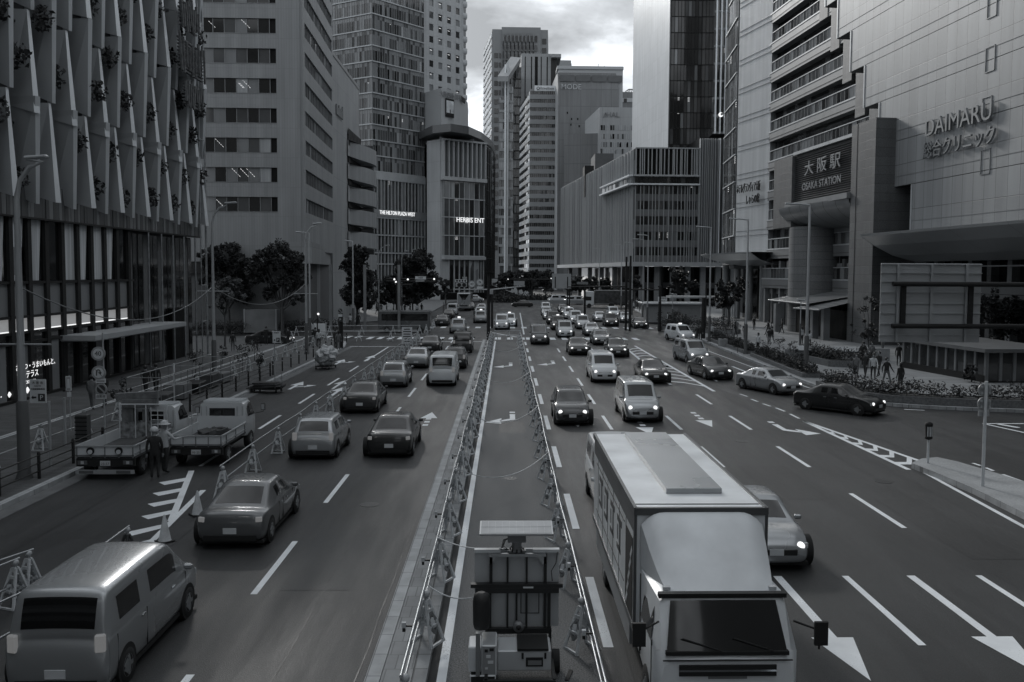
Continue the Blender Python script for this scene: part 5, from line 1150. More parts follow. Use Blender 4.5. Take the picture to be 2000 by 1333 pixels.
# ---- flatbed trucks
def flatbed(root,W_=1.75,bedl=3.2,crane=False,kind_v=P_white,paint_=None):
    hw=W_/2; body=kind_v
    # rear at y=0, cab towards +y
    b=MB(); z0=.80; h=.38
    b.box(-hw,hw,0,bedl,z0-.08,z0,mat('truck_bed',.07,.8,var=.4,scale=3,fine=.2)); b.build('bed',root)
    for s in (-1,1):
        q=MB(); x=s*hw; q.box(min(x,x-s*.04),max(x,x-s*.04),0,bedl,z0,z0+h,body); q.box(min(x,x+s*.03),max(x,x+s*.03),0,bedl,z0+h-.05,z0+h,pgrey); q.box(min(x,x+s*.02),max(x,x+s*.02),0,bedl,z0+.08,z0+.12,pgrey)
        for k in range(3): q.box(min(x,x+s*.025),max(x,x+s*.025),.4+k*1.15,.45+k*1.15,z0,z0+h,mid)
        q.build('side_board',root)
    q=MB(); q.box(-hw,hw,-.05,0,z0,z0+h,body); q.box(-hw,hw,-.075,-.02,z0+h-.05,z0+h,pgrey); q.box(-hw,hw,-.07,-.05,z0+.02,z0+.06,mid)
    for k in range(5): q.box(-hw+.02+k*(W_-.08)/4,-hw+.06+k*(W_-.08)/4,-.07,-.05,z0-.05,z0+h,mid)
    q.build('tailgate',root)
    if crane:
        for s in (-1,1):
            q=MB(); q.lathe([(.13,-.03),(.13,.02)],(s*.48,-.07,z0+.2),dark,14,'Y'); q.lathe([(.08,-.05),(.08,.02)],(s*.48,-.08,z0+.17),body,12,'Y'); q.build('reflector',root)
    q=MB(); q.box(-hw+.25,hw-.25,.1,bedl+1.6,.45,.75,black); q.box(-hw,hw,-.03,.1,.45,.72,black); q.build('chassis',root)
    for s in (-1,1): q=MB(); q.box(s*(hw-.22)-.16,s*(hw-.22)+.16,-.06,-.02,.52,.66,toff); q.box(s*(hw-.22)-.05,s*(hw-.22)+.05,-.07,-.02,.54,.64,hoff); q.build('tail_light',root)
    q=MB(); q.box(-.17,.17,-.06,-.045,.48,.65,plate); q.build('number_plate',root)
    me=text_mesh('93-25' if not crane else '23-57',.12,black,.001); me.transform(Matrix.Translation((0,-.064,.545))@Matrix.Rotation(PI/2,4,'X')); o=bpy.data.objects.new('plate_number',me); C.objects.link(o); o.parent=root
    if crane: q=MB(); q.box(-hw,hw,-.1,-.04,.2,.34,pgrey); q.box(-hw+.12,-hw+.6,-.11,-.1,.22,.32,toff); q.box(hw-.6,hw-.12,-.11,-.1,.22,.32,toff); q.build('rear_bumper',root)
    # cab
    yc=bedl+.08+(.55 if crane else 0); cl=1.5; ch=1.98; cw=hw-.04
    S=[(yc,.6,cw,1.3,cw-.06,ch-.04),(yc+.9,.5,cw,1.3,cw-.10,ch),(yc+1.05,.5,cw,1.3,cw-.12,ch-.05),(yc+cl,.45,cw-.03,1.25,cw-.08,1.27),(yc+cl+.12,.5,cw-.1,.9,cw-.16,1.15)]
    vs=[]
    for (y,za,w,zm,t,z1) in S:
        half=[(0,za),(w-.05,za),(w,za+.12),(w,zm),(t,max(zm+.02,z1-.07)),(t-.1,z1),(0,z1+.02)]
        vs+=[(x,y,z) for x,z in half]+[(-x,y,z) for x,z in reversed(half[1:-1])]
    n=12; b=MB(); b.add(vs,[(i*n+k,i*n+(k+1)%n,(i+1)*n+(k+1)%n,(i+1)*n+k) for i in range(4) for k in range(n)],body,True); b.add(vs[:n],[tuple(range(n))],body); b.add(vs[-n:],[tuple(range(n))],body)
    c_=b.build('cab',root); c_.data.set_sharp_from_angle(angle=R(35))
    q=MB()
    for k in range(7): q.box(-cw+.15,cw-.15,yc+.06+k*.13,yc+.12+k*.13,ch-.02,ch+.03,body)
    q.build('roof_ribs',c_)
    q=MB(); q.box(-.5,.5,yc-.02,yc,1.38,1.72,black); q.box(-.46,-.03,yc-.03,yc-.01,1.42,1.68,cgl); q.box(.03,.46,yc-.03,yc-.01,1.42,1.68,cgl); q.build('rear_window',c_)
    q=MB()
    for k in range(9):
        x=-cw+.1+k*(2*cw-.2)/8
        if abs(x)>.52 or True: q.box(x-.012,x+.012,yc-.06,yc-.035,1.15,1.38 if abs(x)<.55 else 1.8,pgrey)
    q.box(-cw+.08,cw-.08,yc-.07,yc-.03,1.12,1.16,pgrey); q.box(-hw,hw,bedl-.04,bedl,z0,z0+.62,body if not crane else mat('rusty_board',.2,.8,var=.7,scale=6)); q.build('headboard_rails',root)
    for s in (-1,1):
        x=s*(cw+.004); x2=s*(cw-.085); q=MB(); q.add([(x,yc+.35,1.34),(x,yc+cl-.18,1.3),(x2,yc+1.0,ch-.13),(x2,yc+.35,ch-.13)],[(0,1,2,3)],cgl); q.build('side_window',c_)
        q=MB(); q.tube([(s*cw,yc+cl-.1,1.3),(s*(cw+.3),yc+cl+.05,1.35),(s*(cw+.3),yc+cl+.05,1.65)],.014,black,6); q.cb((s*(cw+.3),yc+cl+.03,1.55),(.16,.06,.26),black); q.cb((s*(cw+.3),yc+cl-.005,1.55),(.13,.012,.22),pgrey); q.build('wing_mirror',root)
    q=MB(); q.add([(-cw+.15,yc+cl-.02,1.3),(cw-.15,yc+cl-.02,1.3),(cw-.2,yc+1.09,ch-.1),(-cw+.2,yc+1.09,ch-.1)],[(0,1,2,3)],cgl); q.build('windscreen',c_)
    add_wheels(root,hw-.02,(.8,yc+.75),.36,.22)
    if crane:
        rc=mat('crane_paint',.16,.6,var=.4,scale=4,fine=.2); q=MB(); y=bedl+.25
        q.box(-hw+.08,-hw+.5,y-.15,y+.2,.9,2.15,rc); q.box(-hw+.1,.35,y-.2,y+.22,1.95,2.28,rc); q.cb((-.35,y,2.4),(1.6,.24,.26),rc,ry=-.06); q.box(-.1,.1,y-.25,y-.1,1.0,1.9,rc); q.build('crane',root)
        q=MB()
        for x in (-hw+.05,-.35,.05,hw-.15): q.tube([(x,bedl-.03,z0),(x,bedl-.03,2.1)],.025,body,6)
        q.tube([(-hw+.05,bedl-.03,2.1),(hw-.15,bedl-.03,2.1)],.025,body,6)
        for k in range(5): q.tube([(.25,bedl-.05,1.15+k*.18),(hw-.25,bedl-.05,1.15+k*.18)],.015,body,5)
        for x in (.25,hw-.25,.5): q.tube([(x,bedl-.05,.9),(x,bedl-.05,2.0)],.018,body,5)
        q.build('cab_guard_frame',root)
        q=MB()
        for k in range(4): q.cb((-.1+k*.16,1.6,z0+.06+.02*k),(.1,2.6,.09),bark,rz=.04*k)
        q.build('timber_load',root)
    else:
        q=MB(); tm=mat('tarp_dark',.05,.7,var=.5,scale=5)
        for k in range(10): q.cb((rnd.uniform(-.4,.5),rnd.uniform(1.2,2.6),z0+.1+rnd.random()*.12),(.4,.5,.16),tm,rnd.random()*3,rnd.uniform(-.3,.3),rnd.uniform(-.3,.3))
        q.build('scrap_load',root); q=MB(); q.tube([(-hw+.03,bedl*.75,z0),(-hw+.03,bedl*.75,z0+1.15)],.02,pgrey,6); q.build('side_stake',root)
p1=G(228,938); p2=G(405,917)
rf1=thing('flatbed_truck','worn white flatbed truck with a small crane behind its cab, parked at the left kerb','truck',(p1.x-.4,p1.y+.1,.004)); flatbed(rf1,1.98,3.4,True)
rf2=thing('flatbed_truck','clean white flatbed truck with a low load, parked right of the crane truck','truck',(p2.x-.5,p2.y+.35,.004)); flatbed(rf2,1.9,2.95,False)
# ---- coach, far lorry, white hoarding bus
rb=thing('coach','tall silver coach with a dark triangular rear window, queueing past the far crossing','bus',(P2(908,166)[0]-.2,166,0))
hw=1.25
b=MB(); b.box(-hw,hw,0,11.5,.45,3.35,P_silver); b.build('body',rb,bevel=.15)
b=MB(); b.add([(-.95,-.02,3.15),(.95,-.02,3.15),(.3,-.02,2.1),(-.3,-.02,2.1)],[(0,1,2,3)],cgl); b.build('rear_window',rb)
for s in (-1,1): b=MB(); b.box(s*1.05-.1,s*1.05+.1,-.03,0,.9,1.25,tlamp); b.build('tail_light',rb); b=MB(); b.box(min(s*hw,s*hw+s*.02),max(s*hw,s*hw+s*.02),.6,11,1.7,2.8,cgl); b.build('side_glazing',rb)
b=MB(); b.box(-.7,.7,-.03,0,.9,1.1,dark); b.build('engine_grille',rb); add_wheels(rb,1.25,(2.5,9),.48,.28)
YY=185; pL=P2(1142,YY)[0]; pR=P2(1196,YY)[0]
rl=thing('box_lorry','white cab lorry with a dark patterned cargo side, crossing beyond the right queue','lorry',(pL,YY,0)); 
W1=P2(1161,YY)[0]-pL; W2=pR-pL
b=MB(); b.box(W1+.2,W2+3.5,0,2.4,.9,3.5,mat('dark_graphic_side',.05,.5,var=.8,scale=1.2)); b.box(W1+.2,W2+3.5,-.01,2.41,3.5,3.62,mid); b.build('cargo_box',rl)
b=MB(); b.box(0,W1,0,2.3,.45,3.4,P_white); b.build('cab',rl,bevel=.12)
b=MB(); b.add([(-.02,.15,1.5),(-.02,2.1,1.5),(-.02,2.1,2.35),(-.02,.15,2.35)],[(0,1,2,3)],cgl); b.add([(.05,-.02,1.5),(1.45,-.02,1.5),(1.45,-.02,2.3),(.2,-.02,2.35)],[(0,1,2,3)],cgl); b.build('windscreen',rl)
b=MB(); 
for y in (.1,2.2):
    for x in (1.0,W2): b.lathe([(.45,-.12),(.45,.12)],(x,y,.45),tyre,16,'Y')
b.build('wheel',rl)
mb_=thing('minibus','dark minibus crossing at the left side street behind the works barriers','bus',(P2(790,107)[0],107,0),0)
mb_.rotation_euler=(0,0,PI/2)
b=MB(); b.box(-1,1,-3.1,3.0,.4,2.55,P_grey); b.box(-.95,.95,-3.0,2.9,2.55,2.62,P_silver); b.build('body',mb_,bevel=.12)
for s in (-1,1): b=MB(); b.box(min(s*1.0,s*1.02),max(s*1.0,s*1.02),-2.8,2.6,1.45,2.25,cgl); b.build('side_glazing',mb_)
b=MB(); b.box(-.85,.85,3.0,3.02,1.35,2.3,cgl); b.build('windscreen',mb_); add_wheels(mb_,1.02,(-1.9,2.0),.38,.22)
# ---------------- works barriers
bwh=mat('barrier_plastic',.55,.55,var=.15,scale=4,fine=.1); bdk=mat('barrier_plastic_dark',.06,.6,var=.15); knob=mat('clamp_knob',.42,.5,var=.1)
def aframe(pl):
    root=thing('barrier_stand','x','barrier',(0,0,-50))
    H=.82
    for s in (-1,1):
        def Y(z): return s*(.03+(.23)*(1-z/H))
        b=MB(); th=.022
        def bar(p,q,w,mt=pl):
            p=Vector((p[0],Y(p[1]),p[1])); q=Vector((q[0],Y(q[1]),q[1])); d=(q-p).normalized(); n=Vector((0,1,0)); side=d.cross(n).normalized()*w/2
            o=n*th; b.add([p-side-o,p+side-o,p+side+o,p-side+o,q-side-o,q+side-o,q+side+o,q-side+o],[(0,3,2,1),(4,5,6,7),(0,1,5,4),(1,2,6,5),(2,3,7,6),(3,0,4,7)],mt)
        bar((-.21,0),(-.05,H),.055); bar((.21,0),(.05,H),.055); bar((-.05,H-.03),(.05,H-.03),.1); bar((-.16,.34),(.16,.34),.06); bar((-.09,.64),(.09,.64),.06); bar((-.23,.02),(.23,.02),.04)
        if pl is bwh:
            bar((-.13,.4),(0,.6),.05,mid if s<0 else pl); bar((0,.6),(.11,.44),.05,mid if s<0 else pl); bar((-.13,.4),(0,.22),.05,mid if s<0 else pl); bar((0,.22),(.11,.36),.05,mid if s<0 else pl); bar((-.02,.36),(-.02,.5),.12)
        b.build('side_panel',root)
    b=MB(); b.lathe([(.02,-.07),(.06,-.05),(.075,0),(.06,.05),(.02,.07)],(0,0,.94),knob,8,'Y'); b.box(-.03,.03,-.03,.03,.82,.92,knob); b.build('pipe_clamp',root)
    b=MB(); b.cb((.0,0,.36),(.09,.42,.05),pl); b.lathe([(.02,-.05),(.05,0),(.02,.05)],(.03,0,.42),knob,8,'Y'); b.build('lower_clamp',root)
    return root
AF=aframe(bwh); AFd=aframe(bdk); used=set()
def put(proto,loc,rz,label,group,cat=None):
    if proto in used: r=dup(proto)
    else: used.add(proto); r=proto
    r.location=loc; r.rotation_euler=(0,0,rz); r['label']=label
    if cat: r['category']=cat
    if group: r['group']=group
    return r
pm=MB(); pm.tube([(0,0,0),(0,1,0)],.024,steel,8); 
def pipeobj(a,c,label,group,lamp=False):
    a=Vector(a); c=Vector(c); d=c-a; L=d.length
    key='pipe%.1f%d'%(round(L,1),lamp)
    if key not in pipes:
        b=MB(); b.tube([(0,-.12,0),(0,round(L,1)+.12,0)],.024,steel,8)
        if lamp:
            b.cb((-.1,round(L,1)*.5,.0),(.16,.03,.03),dark); b.cb((-.17,round(L,1)*.5,.02),(.07,.07,.09),hoff); b.cb((-.17,round(L,1)*.5,-.06),(.05,.05,.07),dark)
        pipes[key]=b.mesh('barrier_pipe')
    o=bpy.data.objects.new('barrier_pipe',pipes[key]); C.objects.link(o); o.location=a; o.rotation_euler=(math.asin(d.z/L),0,math.atan2(-d.x,d.y)); tag(o,label,'pipe',group); return o
pipes={}
def row(pts,z,side,name,gname,lamp=False,proto=None,skip=(),rot=0):
    for i,p in enumerate(pts):
        j=min(i,len(pts)-2); d=Vector(pts[j+1])-Vector(pts[j]); rz=math.atan2(-d.x,d.y)+rnd.uniform(-.05,.05)+rot
        put(proto or AF,(p[0],p[1],z),rz,name,gname)
        if i<len(pts)-1 and i not in skip:
            q=pts[i+1]
            pipeobj((p[0]+side*.05,p[1],z+1.02),(q[0]+side*.05,q[1],z+1.02),'upper steel pipe clamped along the '+gname,'upper pipes of the '+gname,lamp)
            pipeobj((p[0]+side*.12,p[1],z+.46),(q[0]+side*.12,q[1],z+.46),'lower steel pipe clamped along the '+gname,'lower pipes of the '+gname)
jx=lambda: rnd.uniform(-.04,.04)
row([(-1.5+jx(),13.2+3.55*k) for k in range(23)],.15,-1,'white A-frame stand on the median kerb left of the empty lane','barrier row on the median',True,rot=1.05)
row([(1.46+jx(),13.2+3.55*k) for k in range(23)],.0,1,'white A-frame stand on the right edge of the empty lane','barrier row right of the empty lane',True,rot=-1.05)
row([(-9.0-.0*k+jx(),28.45+3.55*k) for k in range(19)],.0,-1,'white A-frame stand between the traffic and the closed left lanes','barrier row across the left carriageway')
row([(-18.2+jx(),31.8+3.55*k) for k in range(16)],.15,1,'white A-frame stand along the left pavement','barrier row on the left pavement')
# end row across the empty lane and near crossing
row([(-1.1,95.2),(.3,95.4),(1.5,95.2)],0,0,'white A-frame stand closing the far end of the empty lane','barrier row at the far end of the empty lane')
row([(-22,92.5),(-18.6,92.8),(-15.2,93),(-12,93.3),(-9.2,93.4)],.0,0,'white A-frame stand across the closed lanes at the near crossing','barrier row across the closed lanes')
row([(-23.5,101),(-20,102),(-16.5,103),(-13,103.5),(-10,104)],.0,0,'white A-frame stand beyond the near crossing on the left','barrier row beyond the near crossing')
row([(-9.4,106+3.6*k) for k in range(5)],.0,-1,'white A-frame stand leading away beyond the minibus','barrier row leading away past the minibus')
row([(-22.5+.3*k,104+3.6*k) for k in range(5)],.15,-1,'white A-frame stand at the far left corner pavement','barrier row on the far left corner')
# dark stands in the near left
nd=[G(125,1215),G(150,1205),G(250,1110)]
a,bq,c=nd; put(AFd,(a.x,a.y,0),-.5,'dark A-frame stand nearest the camera, left of a pair','dark stands lower left'); put(AFd,(bq.x,bq.y,0),-.5,'dark A-frame stand, right of the near pair','dark stands lower left'); put(AFd,(c.x,c.y,0),-.6,'dark A-frame stand at the upper end of the near pipe','dark stands lower left')
def ps(a,c,l,g=None): pipeobj(a,c,l,g)
ps((c.x,c.y,1.0),(a.x-.0,a.y,1.0),'upper pipe between the dark stands at lower left'); ps((c.x+.1,c.y,.45),(a.x+.1,a.y,.45),'lower pipe between the dark stands at lower left')
e_=G(-60,1330); ps((a.x,a.y,1.0),(e_.x-.3,e_.y,1.0),'upper pipe running off the lower left edge'); ps((a.x+.1,a.y,.45),(e_.x,e_.y,.45),'lower pipe running off the lower left edge')
w1=G(32,1183); w2=G(58,1163); w3=G(-70,1230); w4=G(-50,1205)
put(AF,(w1.x,w1.y,0),-.35,'white A-frame stand at the left edge, nearer of a pair','pair of white stands at the left edge'); put(AF,(w2.x,w2.y,0),-.35,'white A-frame stand at the left edge, farther of a pair','pair of white stands at the left edge')
ps((w1.x,w1.y,1.0),(w3.x,w3.y,1.0),'upper pipe from the nearer white stand off the left edge'); ps((w2.x,w2.y,1.0),(w4.x,w4.y,1.0),'upper pipe from the farther white stand off the left edge'); ps((w1.x,w1.y,.45),(w3.x,w3.y,.45),'lower pipe from the nearer white stand off the left edge')
for (x,y) in ((437,965),(480,925)): p=G(x,y); 
# cones
def cone(x,y,label):
    p=G(x,y); r=thing('traffic_cone',label,'traffic cone',(p.x,p.y,.003),rnd.random())
    b=MB(); b.box(-.2,.2,-.2,.2,0,.035,dark); b.build('base',r,bevel=.01); b=MB(); b.lathe([(.17,.035),(.155,.06),(.03,.70),(.02,.72)],(0,0,0),bwh,14); b.build('cone_body',r)
    b=MB(); b.lathe([(.122,.22),(.095,.36)],(0,0,0),mat('cone_sleeve',.3,.4),14); b.build('sleeve',r)
cone(322,1058,'traffic cone in front of the hatched line, nearer of two'); cone(386,1006,'traffic cone by the fork of the hatched lines, farther of two'); cone(440,962,'traffic cone between the hatched lines and the first white barrier')
# ---------------- sidewalk rail with dark posts
def rail(A,B_,n,label,rails=3,z=.15,h=.85):
    r=thing('guard_rail',label,'railing',(A[0],A[1],z)); A=Vector((A[0],A[1],0)); B_=Vector((B_[0],B_[1],0))
    for i in range(n+1):
        p=A.lerp(B_,i/n)-A; b=MB(); b.tube([(p.x,p.y,0),(p.x,p.y,h+.03),(p.x,p.y,h+.07)],[.055,.055,.03],dark,10); b.build('post',r)
    d=B_-A
    for k in range(rails): b=MB(); zz=h-.05-.27*k; b.tube([(0,0,zz),(d.x,d.y,zz)],.024,dark,8); b.build('rail_bar',r)
xg=G(3,977).x
rail((xg,20.8),(xg,37.6),7,'dark three-bar guard rail along the left kerb by the finned building',3)
rail((KX-.7,45),(KX-.7,60.3),6,'dark guard rail along the left kerb beside the caged works area',3)
for i in range(12):
    y=61+2.55*i; r=thing('bollard','slim dark bollard on the left kerb','bollard',(KX-.7,y,.15),0,'bollards along the left kerb')
    b=MB(); b.tube([(0,0,0),(0,0,.9),(0,0,.95)],[.05,.05,.03],dark,10); b.build('shaft',r); b=MB(); b.lathe([(.053,.7),(.053,.76)],(0,0,0),pgrey,10); b.build('band',r)
# caged works area on the pavement
r=thing('pipe_cage','rectangular cage of thin steel pipes around machines on the left pavement','cage',(-18.9,45,.15))
b=MB()
for x in (0,1.7):
    for z in (.5,1.1,1.7): b.tube([(x,0,z),(x,15,z)],.022,steel,6)
    for k in range(9): b.tube([(x,k*15/8,0),(x,k*15/8,1.75)],.022,mid,6)
for k in (0,3,6,8): b.tube([(0,k*15/8,1.7),(1.7,k*15/8,1.7)],.02,steel,6)
b.build('pipe_frame',r)
b=MB()
for k in range(5): b.cb((.85,2.2+2.4*k,.35+.1*(k%2)),(1.1,1.6,.6+.2*(k%2)),[bdk,mid,dark][k%3],rz=rnd.uniform(-.1,.1))
b.build('covered_machine',r,bevel=.04)
# ---------------- lamps
def lamp(bx,by,ytop,armpx,label,group,arm2=None,r0=.11,cross=None,Y=None):
    p=G(bx,by,.15) if Y is None else W(bx,533,Y); Yy=p.y
    z=ZZ(bx,ytop,Yy)
    r=thing('street_lamp',label,'street lamp',(p.x,p.y,.1),0,group); dx=armpx*Yy/1750
    b=MB(); s=1 if dx>0 else -1; a=abs(dx)
    if arm2!='flat': pts=[(0,0,0),(0,0,z-1.3),(s*.12,0,z-.7),(s*.45,0,z-.25),(s*.9,0,z-.08),(s*(a-.7),0,z+.02)]
    else: pts=[(0,0,0),(0,0,z-.15),(0,0,z),(s*.2,0,z+.02),(s*(a-.7),0,z+.1)]
    n=len(pts); b.tube(pts,[r0]+[r0*.62]+[r0*.5]*(n-2),pgrey,10); b.build('pole',r)
    b=MB(); b.lathe([(r0*1.9,0),(r0*1.9,.04),(r0*1.35,.3),(r0*1.3,2.6),(r0*1.0,2.7)],(0,0,0),mat('pole_sleeve',.09,.7),12); b.build('pole_sleeve',r)
    b=MB(); b.cb((s*(a-.4),0,z+.08),(.75,.24,.12),pgrey,ry=-s*.08); b.build('lamp_head',r,bevel=.04)
    if cross: b=MB(); b.tube([(-1.0,0,cross),(1.0,0,cross)],.03,pgrey,6); b.build('cross_bar',r)
    return r
GLmp='lamp posts on the left pavement'; GRmp='lamp posts on the right pavement'
lamp(48,935,318,62,'tallest near lamp post in front of the finned building',GLmp,None,.15,4.6)
lamp(419,745,402,48,'second lamp post from the left, beside the sparse pale tree',GLmp,None,.12,5.8)
lamp(599,692,441,32,'lamp post in front of the striped office block by the covered cart',GLmp,None,.12,5.2)
lamp(606,676,458,-26,'thin pole with two flat arms right behind the third lamp post',None,'flat',.1)
lamp(690,645,474,-16,'lamp post in front of the tall dark tree',GLmp,'flat',.12)
lamp(740,628,482,22,'lamp post just left of the round dark tree',GLmp,None,.1); lamp(785,615,492,14,'thin lamp post within the round dark tree, left one',GLmp,None,.1); lamp(806,612,489,14,'lamp post within the round dark tree, right one',GLmp,'flat',.1); lamp(907,585,501,5,'short dark lamp in front of the theatre building',None,'flat',.15)
lamp(1574,728,404,-50,'nearest right lamp post, in front of the station entrance',GRmp,'flat',.13)
lamp(1456,692,432,-38,'right lamp post below the pale hotel wall',GRmp,'flat',.12)
lamp(1385,668,447,-30,'right lamp post beside the black pillar on the plaza',GRmp,'flat',.11)
lamp(1264,640,462,-22,'lamp post in front of the right end of the louvred store',GRmp,'flat',.11,None); lamp(1255,634,470,-22,'thin lamp post hugging the next one before the louvred store',GRmp,'flat',.09)
lamp(1234,615,476,-16,'lamp post before the louvred store corner column',GRmp,'flat',.11); lamp(1213,605,480,-14,'lamp post just right of the twin black poles top',GRmp,'flat',.1); lamp(1170,592,487,-14,'lamp post before the left face of the louvred store',GRmp,'flat',.1)
lamp(1313,645,578,-4,'short thin post beside the cream kiosk',None,'flat',.06); lamp(1562,690,590,-9,'low plaza lamp beside the nearest right lamp post',None,'flat',.07)
# ---------------- signs
def disc(b,c,r,mt,th=.02,n=24): b.lathe([(r,-th),(r,th)],c,mt,n,'Y')
signw=mat('sign_white',.66,.5,var=.05); signg=mat('sign_border',.34,.5,var=.05); signd=mat('sign_ink',.02,.6); signb=mat('sign_dark_blue',.05,.5)
def sfront(body,size,c,root,mt=signd,sx=1,name='sign_lettering'):
    me=text_mesh(body,size,mt,.003); me.transform(Matrix.Translation(c)@Matrix.Rotation(PI/2,4,'X')@Matrix.Scale(sx,4,(1,0,0))); o=bpy.data.objects.new(name,me); C.objects.link(o); o.parent=root
def rsign(root,x,z,kind,r=.3,y=-.06):
    b=MB(); disc(b,(x,y,z),r,signg if kind!='np' else signg); disc(b,(x,y-.006,z),r*.74,signw if kind!='np' else signb); 
    if kind=='uturn':
        pts=[(x-.08,y-.035,z-.13),(x-.08,y-.035,z+.05)]+[(x-.08*math.cos(t),y-.035,z+.05+.08*math.sin(t)) for t in [PI*k/6 for k in range(1,6)]]+[(x+.08,y-.035,z-.0)]
        b.tube(pts,.022,signd,5); b.add([(x+.02,y-.035,z+.02),(x+.14,y-.035,z+.02),(x+.08,y-.035,z-.09)],[(0,1,2)],signd); b.cb((x,y-.03,z),(r*1.5,.008,.03),signg,ry=PI/4)
    if kind=='np': b.cb((x,y-.03,z),(r*1.5,.01,.06),signg,ry=PI/4)
    b.build('sign_disc',root)
    if kind=='40': sfront('40',r*.95,(x,y-.035,z),root)
def signpost(x,by,ztop,label,cat='road sign',r=.035,Y=None):
    p=G(x,by,.15) if Y is None else W(x,533,Y); t=thing('road_sign',label,cat,(p.x,p.y,.12)); b=MB(); b.tube([(0,0,0),(0,0,ztop)],r,pgrey,10); b.build('pole',t); return t,p
t,p=signpost(205,842,4.35,'pole with speed limit 40, no U-turn and no parking discs above the crane truck'); Ys=p.y
zz=lambda y: ZZ(200,y,Ys)-.12; k=1750/Ys
for y,kd,r_ in ((691,'40',13.5),(728,'uturn',13.5),(760,'np',11)): rsign(t,-8/k if kd!='np' else -4/k,zz(y),kd,r_/k)
b=MB(); b.box(-14/k,5/k,-.08,-.05,zz(748),zz(740),signw); b.box(-12/k,3/k,-.085,-.08,zz(745),zz(743.5),signd); b.build('sub_plate',t); b=MB(); b.box(-14/k,5/k,-.08,-.05,zz(779),zz(770),signw); b.build('sub_plate',t); sfront('自動車',6/k,(-4.5/k,-.085,zz(774.5)),t)
t,p=signpost(99,912,ZZ(99,785,G(99,912,.15).y)-.1,'parking direction board reading Osaka City with a white P beside the near lamp post','direction sign',.05); Ys=p.y; k=1750/Ys
zz=lambda y: ZZ(84,y,Ys)-.12
b=MB(); b.box(-34/k,-3/k,-.08,-.04,zz(787),zz(741),signw); b.build('sign_board',t); b=MB(); b.box(-18/k,-5/k,-.09,-.08,zz(783.5),zz(769),signb); b.cb((-25/k,-.085,zz(776)),(7/k,.006,3/k),signd); b.add([(-27/k,-.089,zz(772)),(-27/k,-.089,zz(780)),(-31/k,-.089,zz(776))],[(0,1,2)],signd); b.build('p_panel',t)
sfront('大 阪 市',6/k,(-18.5/k,-.085,zz(748)),t); sfront('Osaka City',3/k,(-18.5/k,-.085,zz(753.5)),t); sfront('大阪駅前駐車場',3.9/k,(-18.5/k,-.085,zz(760)),t); sfront('P',13/k,(-11.5/k,-.095,zz(776.5)),t,signw)
t,p=signpost(138,842,ZZ(138,735,G(138,842,.15).y)-.1,'narrow pedestrian crossing plate on a thin pole left of the 40 sign'); Ys=p.y; k=1750/Ys; zz=lambda y: ZZ(138,y,Ys)-.12
b=MB(); b.box(-5.5/k,5/k,-.08,-.05,zz(763),zz(735),signw); b.box(-4/k,3.5/k,-.085,-.08,zz(762),zz(736.5),signg); b.add([(-2/k,-.09,zz(740)),(2/k,-.09,zz(740)),(3/k,-.09,zz(758)),(-3/k,-.09,zz(758))],[(0,1,2,3)],signw); b.build('sign_board',t); b=MB(); b.box(-3.5/k,4/k,-.08,-.05,zz(775),zz(766),signw); b.build('sub_plate',t)
p=G(128,870,.15); t=thing('pole','plain thin pale pole with a dark band left of the pedestrian plate','pole',(p.x,p.y,.12)); b=MB(); b.tube([(0,0,0),(0,0,ZZ(128,783,p.y))],.05,pgrey,10); b.build('shaft',t); b=MB(); b.lathe([(.056,2.2),(.056,2.3)],(0,0,0),dark,10); b.build('band',t)
p=G(341,790,.15); t=thing('pole','plain pale pole rising from the caged works area','pole',(p.x,p.y,.12)); b=MB(); b.tube([(0,0,0),(0,0,ZZ(341,715,p.y))],.05,signw,10); b.build('shaft',t)
p=G(163,862,.15); t=thing('utility_cabinet','black ribbed cabinet between the barriers and the crane truck','cabinet',(p.x,p.y,.12)); b=MB(); b.box(-.24,.24,-.2,.2,0,1.15,bdk)
b.build('body',t,bevel=.03); b=MB()
for q in range(6): b.box(-.25,.25,-.21,-.2,.15+q*.17,.2+q*.17,dark)
b.build('ribs',t)
t,p=signpost(537,735,ZZ(537,650,G(537,735,.15).y)-.1,'parking board with arrow and P above the row of bollards','direction sign'); Ys=p.y; k=1750/Ys; zz=lambda y: ZZ(540,y,Ys)-.12
b=MB(); b.box(-3/k,12/k,-.08,-.04,zz(670),zz(647),signw); b.build('sign_board',t); b=MB(); b.box(4/k,10.5/k,-.09,-.08,zz(668.5),zz(660),signb); b.add([(2/k,-.09,zz(662)),(2/k,-.09,zz(667)),(-1.5/k,-.09,zz(664.5))],[(0,1,2)],signd); b.build('p_panel',t); sfront('大阪市',3.4/k,(4.5/k,-.085,zz(650.5)),t); sfront('P',7.5/k,(7.2/k,-.096,zz(664.5)),t,signw)
p=G(666,680,.15); Ys=p.y; k=1750/Ys; t=thing('road_sign','thick dark post with a no parking disc and a P plate at the crossing corner','road sign',(p.x,p.y,.12)); zz=lambda y: ZZ(666,y,Ys)-.12
b=MB(); b.tube([(0,0,0),(0,0,zz(612))],.2,dark,12); b.build('post',t); rsign(t,0,zz(607),'np',5.6/k,-.22); b=MB(); b.box(-4/k,4/k,-.26,-.22,zz(619),zz(614),signw); b.box(-3.4/k,3.4/k,-.26,-.22,zz(629),zz(620.5),signb); b.build('sub_plate',t); sfront('P',6.5/k,(0,-.27,zz(624.7)),t,signw)
